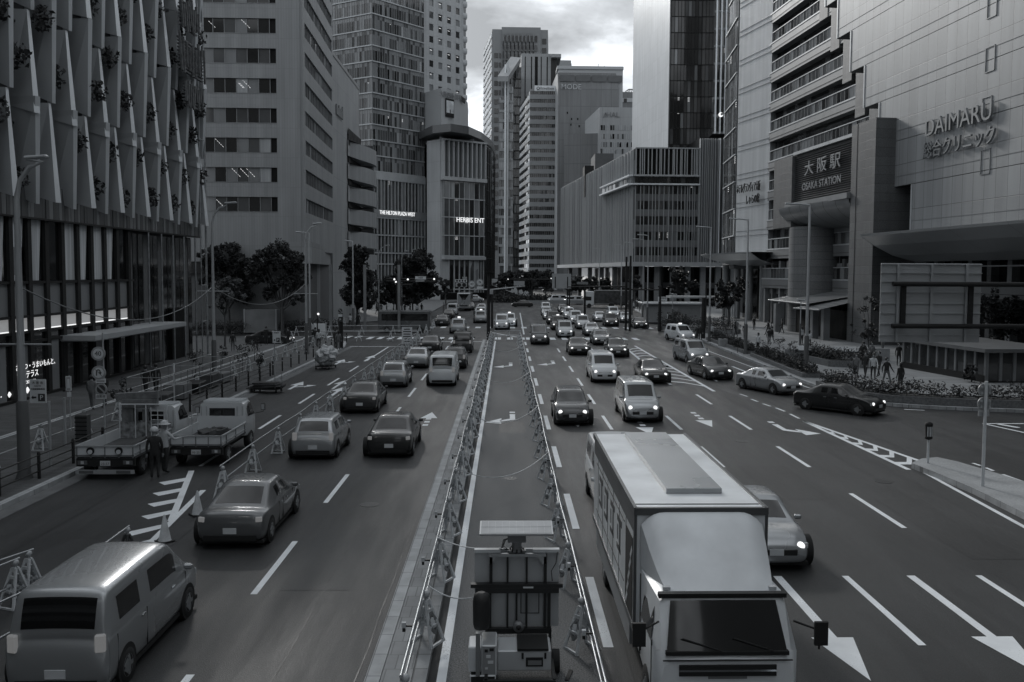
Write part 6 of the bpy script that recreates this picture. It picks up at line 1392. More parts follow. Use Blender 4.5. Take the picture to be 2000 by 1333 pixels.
# right: back side of sign pole on the island and marker post
p=G(1919,950,.2); Ys=p.y; k=1750/Ys; t=thing('road_sign','pole carrying two grey sign discs and a plate seen from behind on the right island','road sign',(p.x,p.y,.2)); zz=lambda y: ZZ(1921,y,Ys)-.2
b=MB(); b.tube([(0,0,0),(0,0,zz(745))],.055,signw,12); b.build('pole',t)
for y_ in (763,790): b=MB(); disc(b,(0,.1,zz(y_)),13.5/k,signg); b.build('sign_disc',t); b=MB(); [b.box(-.16+i*.26,-.08+i*.26,.0,.06,zz(y_)-.13+j*.2,zz(y_)-.06+j*.2,pgrey) for i in (0,1) for j in (0,1)]; b.build('bracket',t)
b=MB(); b.box(-11/k,11/k,.08,.12,zz(814),zz(804),signg); b.build('sub_plate',t)
p=G(1812,905,.2); Ys=p.y; k=1750/Ys; t=thing('marker_post','thin pale post with a black and white lantern on the tip of the island','marker post',(p.x,p.y,.2))
b=MB(); b.tube([(0,0,0),(0,0,.95)],.045,signw,10); b.build('pole',t)
b=MB(); b.lathe([(.05,.88),(.13,.92),(.14,.99),(.13,1.0),(.13,1.40),(.14,1.42),(.13,1.5),(.05,1.55)],(0,0,0),black,14)
for q in range(5): b.cb((.1*math.sin(-.9+q*.45),-.1*math.cos(-.9+q*.45)-.03,1.2),(.03,.02,.36),[signw,signg][q%2],rz=-.9+q*.45)
b.build('lantern',t)
# gantry sign back, right
Yg=30; k=1750/Yg; pz=lambda y: ZZ(1830,y,Yg); px_=lambda x: P2(x,Yg)[0]
t=thing('overhead_sign','large blank grey back of an overhead road sign on two black arms, right','road sign',(px_(2160),Yg,0)); o_=px_(2160)
X=lambda x: px_(x)-o_
bb=mat('sign_back',.42,.45,metal=.3,var=.08,scale=.8)
b=MB(); b.box(X(1727),X(1925),.25,.3,pz(670),pz(515),bb); b.build('sign_board',t,bevel=.01)
b=MB()
for y in (516,533,550,571,593,612,633,655): b.box(X(1727),X(1925),.2,.25,pz(y+1.6),pz(y),pgrey)
for x in (1757,1823,1892): b.box(X(x),X(x+5),.14,.2,pz(670),pz(516),bb)
b.build('stiffener_ribs',t)
for y0,y1 in ((551,560),(633,642)): b=MB(); b.tube([(X(1745),.0,(pz(y0)+pz(y1))/2),(X(2162),.0,(pz(y0)+pz(y1))/2+.0)],.085,black,12); b.build('arm',t)
for x in (1764,1896): b=MB(); b.box(X(x),X(x+9),.05,.14,pz(640),pz(552),black); b.build('bracket',t)
b=MB(); b.tube([(0,0,0),(0,0,7.6)],.16,black,14); b.build('post',t)
# ---------------- traffic signal assemblies
p=G(954,664,.15); Ys=p.y; k=1750/Ys; zz=lambda y: ZZ(954,y,Ys)-.15; X=lambda x:(x-954)/k
t=thing('traffic_signal','black signal mast at the far end of the median with 40 and no U-turn discs','traffic signal',(p.x,p.y,.15))
b=MB(); b.tube([(0,0,0),(0,0,zz(540))],[.2,.15],black,12); b.build('mast',t)
b=MB(); b.tube([(X(885),0,zz(566)),(X(960),0,zz(566)),(X(1025),0,zz(559))],.06,pgrey,8); b.build('arm',t)
sg=mat('signal_housing',.4,.5,var=.05)
b=MB(); b.box(X(890),X(912),-.25,-.05,zz(561),zz(553.5),sg); [disc(b,(X(897+q*9.5),-.28,zz(557.2)),.2,black) for q in (0,1)]; b.build('signal_head',t)
b=MB(); b.box(X(889),X(912),-.15,-.05,zz(552),zz(546.5),signw); [b.box(X(891+q*5.3),X(894.5+q*5.3),-.16,-.15,zz(551),zz(547.3),signd) for q in range(4)]; b.build('text_plate',t)
b=MB(); b.box(X(903),X(912),-.15,-.05,zz(545.5),zz(541.5),signg); b.build('sub_plate',t)
rsign(t,X(921.5),zz(555.5),'40',7/k,-.1); rsign(t,X(937),zz(552),'uturn',7/k,-.1); b=MB(); b.box(X(931),X(943),-.12,-.08,zz(564.5),zz(560),signw); b.build('sub_plate',t)
b=MB(); b.box(X(956),X(963),-.1,-.05,zz(575),zz(566),signg); b.box(X(1003),X(1024),-.1,-.02,zz(558),zz(549),signg); b.build('sign_back',t)
p=G(961,641,.15); t=thing('pole','second black pole just behind the median signal mast','pole',(p.x,p.y,.1)); b=MB(); b.tube([(0,0,0),(0,0,ZZ(961,575,p.y))],.14,black,10); b.build('shaft',t)
def mast(x,by,ytop,label,arms=(),cat='traffic signal',heads=(),boards=(),lights=(),r=.16,Y=None):
    p=G(x,by,.1) if Y is None else W(x,533,Y); Ys=p.y; k=1750/Ys; zz=lambda y: ZZ(x,y,Ys); t=thing('signal_mast',label,cat,(p.x,p.y,0)); X=lambda q:(q-x)/k
    b=MB(); b.tube([(0,0,0),(0,0,zz(ytop))],[r,r*.8],black,12); b.build('mast',t)
    for a in arms: b=MB(); b.tube([(X(a[0]),0,zz(a[2])),(X(a[1]),0,zz(a[3]))],.09,a[4] if len(a)>4 else dark,8); b.build('arm',t)
    for a in boards:
        b=MB(); b.box(X(a[0]),X(a[1]),-.12,-.04,zz(a[3]),zz(a[2]),a[4]); 
        b.build('sign_board',t)
        if len(a)>5:
            for q in a[5]: sfront(q[0],q[1]/k,(X((a[0]+a[1])/2),-.13,zz(q[2])),t,q[3] if len(q)>3 else signd)
    for a in heads: b=MB(); b.box(X(a[0]-4),X(a[0]+4),-.2,-.0,zz(a[1]+1.4),zz(a[1]-1.4),dark); b.build('signal_head',t)
    for a in lights: b=MB(); b.lathe([(.02,-.02),(.12,0),(.02,.02)],(X(a[0]),-.25,zz(a[1])),hlamp,12,'Y'); b.build('signal_lens',t)
    return t
mast(1222,644,502,'left one of the twin black poles beyond the black people carrier',[(1130,1222,561,560)],'traffic pole'); mast(1230,645,500,'right one of the twin black poles, with an arm to the right',[(1230,1288,566,566)],'traffic pole',[(1288,560)])
mast(1142,618,560,'grey black pole carrying the pale blank board over the queue',[(1108,1190,561,560)],'traffic pole',boards=[(1126,1148,551,556,mid)],r=.2)
t=mast(1112,602,562,'twin-leg stand under the big ribbed board over the right queue',[(1080,1140,541,541),(1080,1125,556,556)],'road sign',boards=[(1078,1115,535,564,bb)],r=.14); 
b=MB(); Ys=t.location.y; k=1750/Ys
for y in (536,538.5,546,549,552,555,560): b.box((1078-1112)/k,(1115-1112)/k,-.14,-.12,ZZ(1112,y+.7,Ys),ZZ(1112,y,Ys),pgrey)
for x in (1083,1107): b.box((x-1112)/k,(x+2-1112)/k,-.17,-.14,ZZ(1112,563,Ys),ZZ(1112,541,Ys),black)
b.tube([(-.45,0,0),(-.45,0,ZZ(1112,562,Ys))],.12,black,8); b.build('board_ribs',t)
mast(1039,592,532,'thin mast with a long arm and two lit signals before the central trees',[(992,1076,546,546)],'traffic signal',lights=[(992,546),(1076,544)],r=.12)
mast(1190,590,532,'dark mast with a lit signal in front of the trees by the louvred store',[(1172,1190,544,544)],'traffic signal',lights=[(1173,544)],r=.12)
mast(1288,646,560,'black plaza pole carrying the Osaka Station name board',[],'direction sign',boards=[(1284,1302,580,590,signw,[('大阪駅前',3.6,583),('Osaka Sta.',2.6,587.6)])],r=.2)
mast(1373,662,582,'thick black pole on the plaza beside waiting people',[],'pole',r=.25)
mast(1378,640,556,'slim dark pole behind the thick black plaza pole',[],'pole',r=.1)
mast(775,640,540,'dark mast with a long arm of signals and direction plates before the round tree',[(755,850,545,545),(775,806,557,556),(755,850,549.5,550)],'traffic signal',boards=[(811,832,540,546,signw,[('大阪駅',3.2,543)]),(812,829,547,550.5,signg)],lights=[(771,546),(797,546),(848,545),(774,551)],r=.15)
mast(620,663,615,'short black post with a round lit lamp on the corner pavement',[],'post lamp',lights=[(623,613.5)],r=.08)
mast(866,640,590,'no entry style disc on a short pole beside the works signboard',[],'road sign',boards=[(821,828,576,581,signw)],r=.05,Y=150)
# works signboard near crossing
p=G(795,674); Ys=p.y; k=1750/Ys; t=thing('notice_board','white works notice board with dark lines of print at the head of the barrier row','notice board',(p.x,p.y,0))
b=MB(); b.box(-10/k,10/k,-.02,.02,.12,1.75,signw); b.build('sign_board',t); b=MB()
for q,(w_) in enumerate((6,8,7,8,5,7)): b.box(-w_/k,w_/k,-.026,-.02,1.5-q*.24,1.6-q*.24,signd)
b.build('print_lines',t); b=MB(); b.tube([(-9/k,.03,1.6),(-9/k,.6,0)],.02,steel,5); b.tube([(9/k,.03,1.6),(9/k,.6,0)],.02,steel,5); b.build('prop',t)
# ---------------- carts
p=G(627,722); t=thing('roll_cage_cart','cage trolley heaped with crumpled pale sheeting at the left kerb','cart',(p.x+.2,p.y+.5,.0),-.15)
b=MB(); b.box(-.55,.55,-.6,.9,.18,.24,dark)
for x in (-.5,.5):
    for y in (-.55,.85): b.lathe([(.08,-.03),(.08,.03)],(x,y,.09),black,10,'X')
b.build('trolley_base',t)
b=MB()
for x in (-.5,-.17,.17,.5): b.tube([(x,-.58,.2),(x,-.58,1.15)],.018,mid,5)
b.build('cage_bars',t)
bm=bmesh.new(); bmesh.ops.create_icosphere(bm,subdivisions=4,radius=1)
from mathutils import noise
for v in bm.verts:
    n_=noise.noise(v.co*2.2)*.28+noise.noise(v.co*6)*.12; v.co=Vector((v.co.x*.72*(1+n_),v.co.y*1.0*(1+n_)+.25,max(.26,v.co.z*.75*(1+n_)+.95)))
me=bpy.data.meshes.new('plastic_sheet'); bm.to_mesh(me); bm.free(); me.materials.append(mat('plastic_sheet',.42,.4,var=.2,scale=6,bump=.6,bscale=9)); o=bpy.data.objects.new('plastic_sheet',me); C.objects.link(o); o.parent=t
p=G(512,768); t=thing('flat_trolley','low dark trolley loaded with flat boards at the left kerb','cart',(p.x,p.y+.3,.0),-.1)
b=MB(); b.box(-.55,1.0,-.5,.6,.2,.26,dark)
for x in (-.4,.9):
    for y in (-.4,.5): b.lathe([(.09,-.03),(.09,.03)],(x,y,.1),black,10,'X')
b.build('trolley_base',t); b=MB()
for q in range(7): b.cb((.2+rnd.uniform(-.15,.15),.05,.3+.045*q),(2.1-.12*q,.9,.04),[dark,bdk,concd][q%3],rz=rnd.uniform(-.12,.12),ry=rnd.uniform(-.04,.04))
b.build('board_stack',t); b=MB(); b.tube([(.85,-.4,.2),(.85,-.4,1.1)],.018,mid,5); b.tube([(.98,.4,.2),(.98,.4,1.1)],.018,mid,5); b.build('upright_bar',t)
# ---------------- solar matrix sign trailer, near centre
Yt=16.4; k=1750/Yt; c0=P2(1012,Yt)[0]; X=lambda x:(x-1012)/k; Zt=lambda y: ZZ(1012,y,Yt)
t=thing('message_sign_trailer','dark framed road message sign seen from behind under a flat solar panel, bottom centre','sign trailer',(c0,Yt,0))
b=MB(); b.box(X(928),X(1097),.10,.18,Zt(1228),Zt(1076),mat('sign_case',.55,.45,metal=.3,var=.08)); b.build('sign_case',t,bevel=.01)
b=MB(); b.box(X(928),X(980),-.0,.12,Zt(1080),Zt(1074),signw); b.box(X(1044),X(1097),-.0,.12,Zt(1080),Zt(1074),signw); b.box(X(956),X(1070),-.04,.08,Zt(1087),Zt(1081),pgrey)
b.add([(X(956),-.03,Zt(1084)),(X(976),-.03,Zt(1084)),(X(962),-.03,Zt(1102)),(X(956),-.03,Zt(1102))],[(0,1,2,3)],pgrey); b.add([(X(1050),-.03,Zt(1084)),(X(1070),-.03,Zt(1084)),(X(1070),-.03,Zt(1102)),(X(1064),-.03,Zt(1102))],[(0,1,2,3)],pgrey)
b.build('top_bracket',t)
fr_=mat('frame_steel',.035,.5,metal=.4,var=.2)
b=MB()
for x,w_ in ((958,6),(992,4),(1030,4),(1066,6)): b.box(X(x),X(x+w_),-.03,.04,Zt(1142),Zt(1084),fr_)
for x,w_ in ((950,6),(958,4),(992,4),(1010,4),(1030,4),(1066,5),(1074,6)): b.box(X(x),X(x+w_),-.03,.04,Zt(1236),Zt(1150),fr_)
b.box(X(921),X(1104),-.08,.05,Zt(1146),Zt(1139),fr_); b.box(X(930),X(1096),-.09,.06,Zt(1156),Zt(1146),fr_); b.box(X(950),X(1082),-.06,.05,Zt(1236),Zt(1226),fr_); b.box(X(1025),X(1045),-.1,-.09,Zt(1146),Zt(1143),signw)
for x in (952,1076): b.box(X(x),X(x+6),-.05,.03,.1,Zt(1232),fr_); b.box(X(x),X(x+6),-1.6,.0,.22,.3,fr_)
b.box(X(950),X(1082),-1.62,-1.55,.2,.3,fr_); b.build('steel_frame',t)
b=MB(); b.box(X(1022),X(1056),.07,.10,Zt(1200),Zt(1160),pgrey); b.box(X(1020),X(1058),.085,.1,Zt(1202),Zt(1158),fr_); b.build('access_door',t)
b=MB(); zt_=Zt(1045); b.lathe([(.09,Zt(1076)-0),(.09,zt_-.12)],(X(1012),.02,0),mid,14); b.cb((X(1012),.02,zt_-.06),(.34,.16,.14),mid); 
for q in range(8): b.lathe([(.014,-.03),(.014,.03)],(X(1012)+.12*math.cos(q*PI/4),.02+.12*math.sin(q*PI/4),Zt(1074)),black,6)
b.box(X(994),X(1030),-.06,.1,Zt(1078),Zt(1074),mid); b.build('mast',t)
b=MB(); so_=mat('solar_cells',.32,.18,spec=.7,var=.25,scale=1.5); T_=Matrix.Translation((X(1011),.1,zt_+.10))@Matrix.Rotation(R(8),4,'X'); b.M=T_; b.box(-.68,.68,-.3,.3,-.025,.015,pgrey); b.box(-.655,.655,-.275,-.01,.015,.019,so_); b.box(-.655,.655,.01,.275,.015,.019,so_)
for q in range(1,10): b.box(-.655+q*.131,-.653+q*.131,-.275,.275,.019,.0205,pgrey)
b.build('solar_panel',t)
b=MB()
for q in range(3): b.tube([(X(1004),-.02,zt_-.03),(X(990)-.02*q,-.05,zt_-.08),(X(985)-.02*q,-.05,zt_-.2-.03*q),(X(996),-.03,zt_-.27),(X(1003),0,zt_-.2)],.008,black,5)
b.tube([(X(1093),.0,Zt(1078)),(X(1090),-.02,Zt(1100)),(X(1081),-.02,Zt(1115)),(X(1083),-.02,Zt(1135))],.008,black,5); b.build('cable',t)
b=MB(); b.box(X(975),X(1075),-1.25,-.65,.3,.66,mat('battery_box',.5,.45,metal=.2,var=.1)); b.build('battery_box',t,bevel=.02)
b=MB(); b.box(X(1012),X(1070),-1.27,-.63,.662,.70,dark); b.box(X(1028),X(1060),-1.262,-1.25,.38,.54,black); b.box(X(1032),X(1057),-1.268,-1.262,.41,.49,mid); b.box(X(1020),X(1024),-1.27,-1.25,.52,.62,black); b.box(X(1062),X(1066),-1.27,-1.25,.52,.62,black); b.build('lid',[c for c in t.children if c.name.startswith('battery_box')][0])
b=MB(); b.box(X(922),X(946),-1.3,-.8,.3,.75,signw); b.box(X(946),X(974),-1.35,-.75,.25,.8,mat('controller',.3,.5,var=.15)); b.box(X(925),X(973),-1.37,-.8,.02,.28,fr_); b.build('controller_box',t,bevel=.02)
b=MB()
for (x,z,w_,h_,m_) in ((952,.68,6,.05,black),(961,.7,8,.05,black),(955,.58,8,.05,signw),(958,.48,10,.05,signw),(953,.38,5,.03,signw)): b.box(X(x),X(x+w_),-1.36,-1.35,z,z+h_,m_)
b.build('label_plate',[c for c in t.children if c.name.startswith('controller_box')][0])
b=MB(); b.box(X(936),X(944),-1.45,-1.35,.3,1.05,mid); b.lathe([(.012,-1.0),(.012,-.4)],(X(928),-1.0,.75),black,6); b.build('jack_post',t)
b=MB(); b.lathe([(.04,0),(.13,.02),(.15,.1),(.155,.5),(.13,.62),(.06,.66)],(X(945),-.95,.93),mat('black_cover',.022,.6,var=.3,scale=4,bump=.5,bscale=8),18); o=b.build('covered_horn',t)
b=MB(); b.lathe([(.03,-.1),(.1,-.08),(.1,.02),(.03,.06)],(X(1016),-.18,Zt(1215)),mid,16,'Y'); b.lathe([(.02,-.16),(.05,-.1)],(X(1016),-.18,Zt(1215)),dark,12,'Y'); b.build('winch_drum',t)
b=MB()
for x in (930,1088): b.lathe([(.2,-.06),(.2,.06)],(X(x),-.6,.2),tyre,18,'X')
b.build('wheel',t)
def rope(a,c,sag,label):
    b=MB(); pts=[Vector(a).lerp(Vector(c),i/12)-Vector((0,0,sag*4*(i/12)*(1-i/12))) for i in range(13)]; b.tube(pts,.012,signw,5); o=b.build('rope',None,pts[0]); tag(o,label,'rope')
rope((-1.55,20.2,1.15),(c0+X(980),Yt,Zt(1072)),.1,'slack rope from the median pipes to the top of the message sign'); rope((-1.5,17.2,1.1),(c0+X(928),Yt+.1,Zt(1170)),.12,'slack rope from the median pipes to the side of the message sign')
for q,(y0,y1) in enumerate(((27.4,30.5),(38,41),(52.4,55.4),(73.6,77))): rope((-1.5,y0,1.17),(1.46,y1,1.02)  ,.55,['rope drooping across the empty lane nearest the message sign','second rope drooping across the empty lane','third rope drooping across the empty lane','farthest rope drooping across the empty lane'][q])
def wire(pts,label,n=14,r=.025,sag=.0):
    b=MB(); out=[]
    for i in range(len(pts)-1):
        for j in range(n+1):
            s=j/n; p=Vector(pts[i]).lerp(Vector(pts[i+1]),s); p.z-=sag*4*s*(1-s); out.append(p)
    b.tube(out,r,mid,5); o=b.build('overhead_wire',None,out[0]); tag(o,label,'wire')
wire([W(40,562,G(48,935).y),W(415,560,G(419,745).y)],'wire sagging between the two nearest left lamp posts',sag=1.6); wire([W(415,560,G(419,745).y),W(598,553,G(599,692).y)],'wire sagging from the second to the third left lamp post',sag=1.5)
b=MB(); p=G(1128,1280); b.cb((1.15,15.6,.012),(.07,.42,.02),black,rz=-.25); o=b.build('loose_strap'); tag(o,'short black strip lying on the empty lane right of the message sign','strap')

# ---------------- the footbridge the picture is taken from, and unseen blocks added behind it to cut the light from there
t=thing('footbridge','concrete pedestrian bridge crossing the road just under and behind the camera','footbridge',(0,-2.5,0))
b=MB(); b.box(-30,36,-2.3,2.3,4.7,5.5,conc); b.build('deck',t); b=MB(); b.box(-30,36,-2.3,-2.2,5.5,6.7,mid); b.build('parapet',t)
for x in (-20,-1.9,26): b=MB(); b.box(x-.4,x+.4,-1.2,1.2,0,4.7,conc); b.build('pier',t)
for (x0,x1,y0,y1,h,l) in ((-80,-16,-70,-22,70,'added unseen block behind the footbridge on the left, cutting light from behind'),(20,90,-75,-20,60,'added unseen block behind the footbridge on the right, cutting light from behind'),(-14,18,-190,-120,80,'added unseen tower far behind the footbridge, cutting light from behind')):
    t=thing('office_building',l,'building',((x0+x1)/2,y1,0)); b=MB(); b.prism([(x0,y0),(x1,y0),(x1,y1),(x0,y1)],0,h,concd); pt(b,'wall',t)
    for k in range(12): b=MB(); b.box(x0+1,x1-1,y1,y1+.06,3+5*k,5.4+5*k,g_dark); pt(b,'window_band',t)
for (x,y,r_,l) in ((-4.2,27.5,.3,'iron cover between the median and the first lane line left of it'),(-7.6,30.6,.3,'iron cover in the nearside lane beyond the grey saloon'),(6.9,30,.3,'iron cover in the second lane beyond the silver saloon by the lorry'),(10.2,38,.3,'iron cover in the third lane on the right, farthest of that side'),(-12,38.5,.3,'iron cover in the closed lane beside the flatbed trucks'),(13.2,30.5,.3,'iron cover near the tip of the right island'),(0.2,31,.25,'small iron cover in the empty middle lane')):
    t=thing('manhole_cover','round '+l,'manhole cover',(x,y,0)); b=MB(); b.lathe([(r_,-.01),(r_,.004)],(0,0,0),mat('cast_iron',.05,.45,metal=.6,var=.4,scale=20,bump=.8,bscale=30),24); b.build('lid',t)
# ---------------- trees and planting
def crown_mesh(name,lobes,n,s,ms):
    b=MB()
    tot=sum(l[3]**2 for l in lobes)
    for (x,y,z,r) in lobes:
        m=int(n*r*r/tot); nc=max(6,int(m/45))
        for c in range(nc):
            d=Vector((rnd.gauss(0,1),rnd.gauss(0,1),rnd.gauss(0,1))).normalized(); q=Vector((x,y,z))+Vector((d.x,d.y,d.z*.8))*r*rnd.uniform(.45,1.02)
            leafball(b,q,r*rnd.uniform(.14,.3),int(m/nc),s,[ms[rnd.randrange(len(ms))]],.75)
    return b
def tree(px,pyb,Y,lobes,label,n=5200,s=.17,ms=None,group=None,name='street_tree',trunk=.22,fork=None,cat='tree'):
    """lobes in photo pixels (x,y,r) converted to real size at distance Y"""
    k=1750/Y; p=W(px,533,Y); t=thing(name,label,cat,(p.x,Y,.1),0,group)
    L=[((x-px)/k,rnd.uniform(-.3,.3)*r/k,ZZ(x,y,Y)-.1,r/k) for (x,y,r) in lobes]
    zc=min(l[2]-l[3]*.2 for l in L); zt=max(l[2] for l in L)
    b=MB(); zf=max(1.2,zc*.75); b.tube([(0,0,0),(.05,0,zf*.5),(0,.05,zf)],[trunk,trunk*.8,trunk*.65],bark,9)
    for l in L:
        for q in range(3):
            d=Vector((rnd.uniform(-.6,.6),rnd.uniform(-.6,.6),rnd.uniform(-.2,.7)))*l[3]; e=Vector(l[:3])+d; m_=Vector((0,0,zf)).lerp(e,.5)+Vector((rnd.uniform(-.2,.2),0,.1)); b.tube([(0,.03,zf-.1),m_,e],[trunk*.5,trunk*.3,trunk*.08],bark,6)
    b.build('trunk',t); c=crown_mesh('crown',L,n,s,ms or [lf1,lf1,lf2]); c.build('crown',t); return t
tree(445,640,104,[(440,500,34),(470,515,24),(415,505,26),(455,548,32),(475,580,20),(415,540,25)],'dense dark tree left of the broad dark tree, before the striped block',12000,.17)
tree(550,640,100,[(545,500,34),(575,515,27),(515,508,26),(505,535,24),(560,550,30),(590,545,18),(530,575,20),(580,585,16)],'broad dark round-headed tree with forking limbs before the striped block',12000,.15)
tree(437,660,84,[(437,560,26),(455,580,22),(420,590,20),(460,550,16)],'sparse pale-leaved young tree behind the second lamp post',2200,.13,[lf3,lf2],trunk=.1)
tree(697,625,120,[(697,495,22),(690,520,26),(707,545,28),(692,575,27),(713,590,20)],'tall narrow dark tree behind a lamp post',11000,.2)
tree(815,600,150,[(818,512,31),(832,535,29),(800,522,28),(773,550,30),(812,560,34),(790,580,28),(842,570,20),(757,577,22)],'massive round dark tree in front of the theatre and glass tower',16000,.25)
tree(735,600,170,[(738,560,14),(730,575,14)],'small dark tree between the narrow and the round trees',1500,.25); tree(870,590,200,[(868,555,14),(872,570,13)],'slim dark tree beside the theatre entrance',1500,.3)
for q,(x,r,l) in enumerate(((985,16,'first central tree, left of the lit signal'),(1012,20,'tallest central tree behind the lit signal mast'),(1040,19,'central tree under the striped block'),(1066,16,'central tree left of the big ribbed board'))): tree(x,585,232,[(x,545-r*.3,r),(x-8,556,r*.7),(x+9,558,r*.7)],l,2600,.36,[lf1,lf2],'trees in the middle of the far junction')
for q,(x,l) in enumerate(((1110,'dark tree right of the big ribbed board'),(1132,'tree under the left face of the louvred store'),(1155,'tree left of the far lamp post by the store'),(1180,'tree right of the far lamp post by the store'))): tree(x,585,215,[(x,552,14),(x+6,562,12)],l,1800,.34,[lf1,lf2],'trees before the louvred store')
tree(1240,600,178,[(1240,545,12),(1244,560,13)],'dark tree at the corner of the louvred store',1500,.3); tree(1330,610,150,[(1325,540,20),(1345,560,18),(1318,565,16)],'dark tree before the store front glazing',3000,.26); tree(1425,620,125,[(1425,575,26),(1405,590,18),(1440,560,20),(1412,560,18)],'bushy dark tree under the left wing canopy',4200,.2,[lf1,lf2])
tree(1950,700,72,[(1935,600,40),(1975,610,40),(1960,640,35)],'dark tree behind the large overhead sign board',5200,.13); tree(1905,740,58,[(1905,722,14),(1900,735,12)],'small dark shrub tree before the glass pavilion corner',1200,.09,trunk=.05); tree(1700,700,78,[(1700,600,28),(1690,640,25),(1715,650,25)],'thin tree before the granite pylon',1600,.1,[lf1,lf2],trunk=.08)
# saplings
sapp=[(382,735,30),(434,712,22),(473,728,34),(497,705,28),(505,730,24),(560,668,16),(1320,645,22),(1495,705,26),(1522,700,24),(1548,705,24),(1560,722,20),(1440,690,18),(1418,665,22),(1665,745,22),(1290,640,20),(238,815,45)]
for i,(x,y,h) in enumerate(sapp):
    p=G(x,y,.15); k=1750/p.y; t=thing('sapling','young shrub with a thin bare stem in the planting strip, '+['left pavement','right pavement'][x>900],'sapling',(p.x,p.y,.12),0,'saplings on the left pavement' if x<900 else 'saplings along the right kerb')
    H=h/k*1.6; b=MB(); b.tube([(0,0,0),(.04,0,H*.5),(-.02,.02,H)],[.03,.02,.008],bark,5)
    for q in range(4): a=rnd.random()*6; b.tube([(0,0,H*(.35+.13*q)),(math.cos(a)*H*.25,math.sin(a)*H*.25,H*(.5+.13*q))],.01,bark,4)
    b.build('stem',t); b=MB()
    for q in range(9): a=rnd.random()*6; leafball(b,(math.cos(a)*H*.18,math.sin(a)*H*.18,H*rnd.uniform(.45,1.0)),H*.13,16,.08,[lf1,lf2])
    b.build('foliage',t)
# hedges behind granite edging on the right kerb
soil=mat('soil',.05,.95,var=.4,scale=6,fine=.3)
def hedge(pts,wd,h,label,z=.45,edge=True,dens=240,s=.09,ms=None):
    pts=[Vector((p[0],p[1],0)) for p in pts]; t=thing('planter_hedge',label,'hedge',(pts[0].x,pts[0].y,.15)); o=pts[0]
    b=MB(); n=len(pts)
    if edge:
        P=[((p-o).x,(p-o).y) for p in pts]
        for off in (-wd/2-.12,wd/2):
            A_=offc(P,off); B_=offc(P,off+.12)
            for i in range(n-1):
                q=[A_[i],A_[i+1],B_[i+1],B_[i]]; b.add([(x,y,0) for x,y in q]+[(x,y,z) for x,y in q],[(4,5,6,7),(0,1,5,4),(2,3,7,6)]+([(3,0,4,7)] if i==0 else [])+([(1,2,6,5)] if i==n-2 else []),gK)
        A_=offc(P,-wd/2); B_=offc(P,wd/2)
        for i in range(n-1): b.add([(x,y,z-.06) for x,y in (A_[i],A_[i+1],B_[i+1],B_[i])],[(0,1,2,3)],soil)
        for e_ in (0,n-1):
            p_,q_=Vector(A_[e_]+(0,)),Vector(B_[e_]+(0,)); b.add([p_,q_,q_+Vector((0,0,z-.01)),p_+Vector((0,0,z-.01))],[(0,1,2,3)],gK)
        b.build('planter_edge',t)
    b=MB()
    for i in range(n-1):
        a,c=pts[i]-o,pts[i+1]-o; L=(c-a).length; d=(c-a).normalized(); nn=Vector((-d.y,d.x,0)); m=max(2,int(L/.75))
        for q in range(m):
            if rnd.random()<.02: continue
            r=wd*.42*rnd.uniform(.8,1.2); pc=a.lerp(c,(q+.5)/m)+nn*rnd.uniform(-.12,.12)*wd; leafball(b,(pc.x,pc.y,z+h*.35*rnd.uniform(.7,1.3)),r,int(dens*r*1.6),s,ms or [lf1,lf1,lf2],.75)
    f=b.build('foliage',t); return t
def KP_(l,d=0): return [G(*p) for p in l]
hedge([(G(x,y,.15).x+dx,G(x,y,.15).y+dy) for x,y,dx,dy in ((1640,772,.6,.7),(1690,782,.6,1.0),(1750,790,.3,1.3),(1830,795,0,1.4),(1920,799,0,1.4),(2060,803,0,1.4))],1.5,.9,'long clipped hedge in a granite planter round the right plaza corner',.42)
hedge([(G(1592,756,.15).x+.8,G(1592,756,.15).y),(G(1632,770,.15).x+.8,G(1632,770,.15).y)],1.3,.9,'short thick hedge beside the nearest right lamp post',.4)
hedge([(G(1460,696,.15).x+1,G(1460,696,.15).y),(G(1560,738,.15).x+1,G(1560,738,.15).y)],1.3,.6,'low hedge along the right kerb between two lamp posts',.3)
hedge([(G(1375,664,.15).x+1,G(1375,664,.15).y),(G(1450,692,.15).x+1,G(1450,692,.15).y)],1.3,.7,'hedge along the right kerb beside the white turning taxi',.3)
hedge([(G(1255,607,.15).x+1.3,G(1255,607,.15).y),(G(1310,634,.15).x+1.2,G(1310,634,.15).y)],2.2,1.3,'bushy planting mound at the right kerb beyond the taxi',.2,False,170,.14)
hedge([(G(1165,588,.15).x+1,G(1165,588,.15).y),(G(1225,600,.15).x+2,G(1225,600,.15).y)],3,1.5,'low dark hedge below the patterned lorry',.2,False,90,.2)
hedge([W(1300,533,112)[:2],W(1350,533,108)[:2],W(1440,533,104)[:2]],2.2,1.4,'dark hedge across the middle of the plaza',.5)
hedge([W(1575,533,74)[:2],W(1640,533,68)[:2],W(1720,533,67)[:2]],1.6,.9,'dark hedge in front of the pale skylight wall',.5)
hedge([(-36,101),(-20,107)],2,1.0,'dark hedge at the foot of the striped office block',.3,False)
hedge([W(960,533,215)[:2],W(1078,533,215)[:2]],4,1.6,'low dark hedge beneath the central trees',.2,False,40,.3)
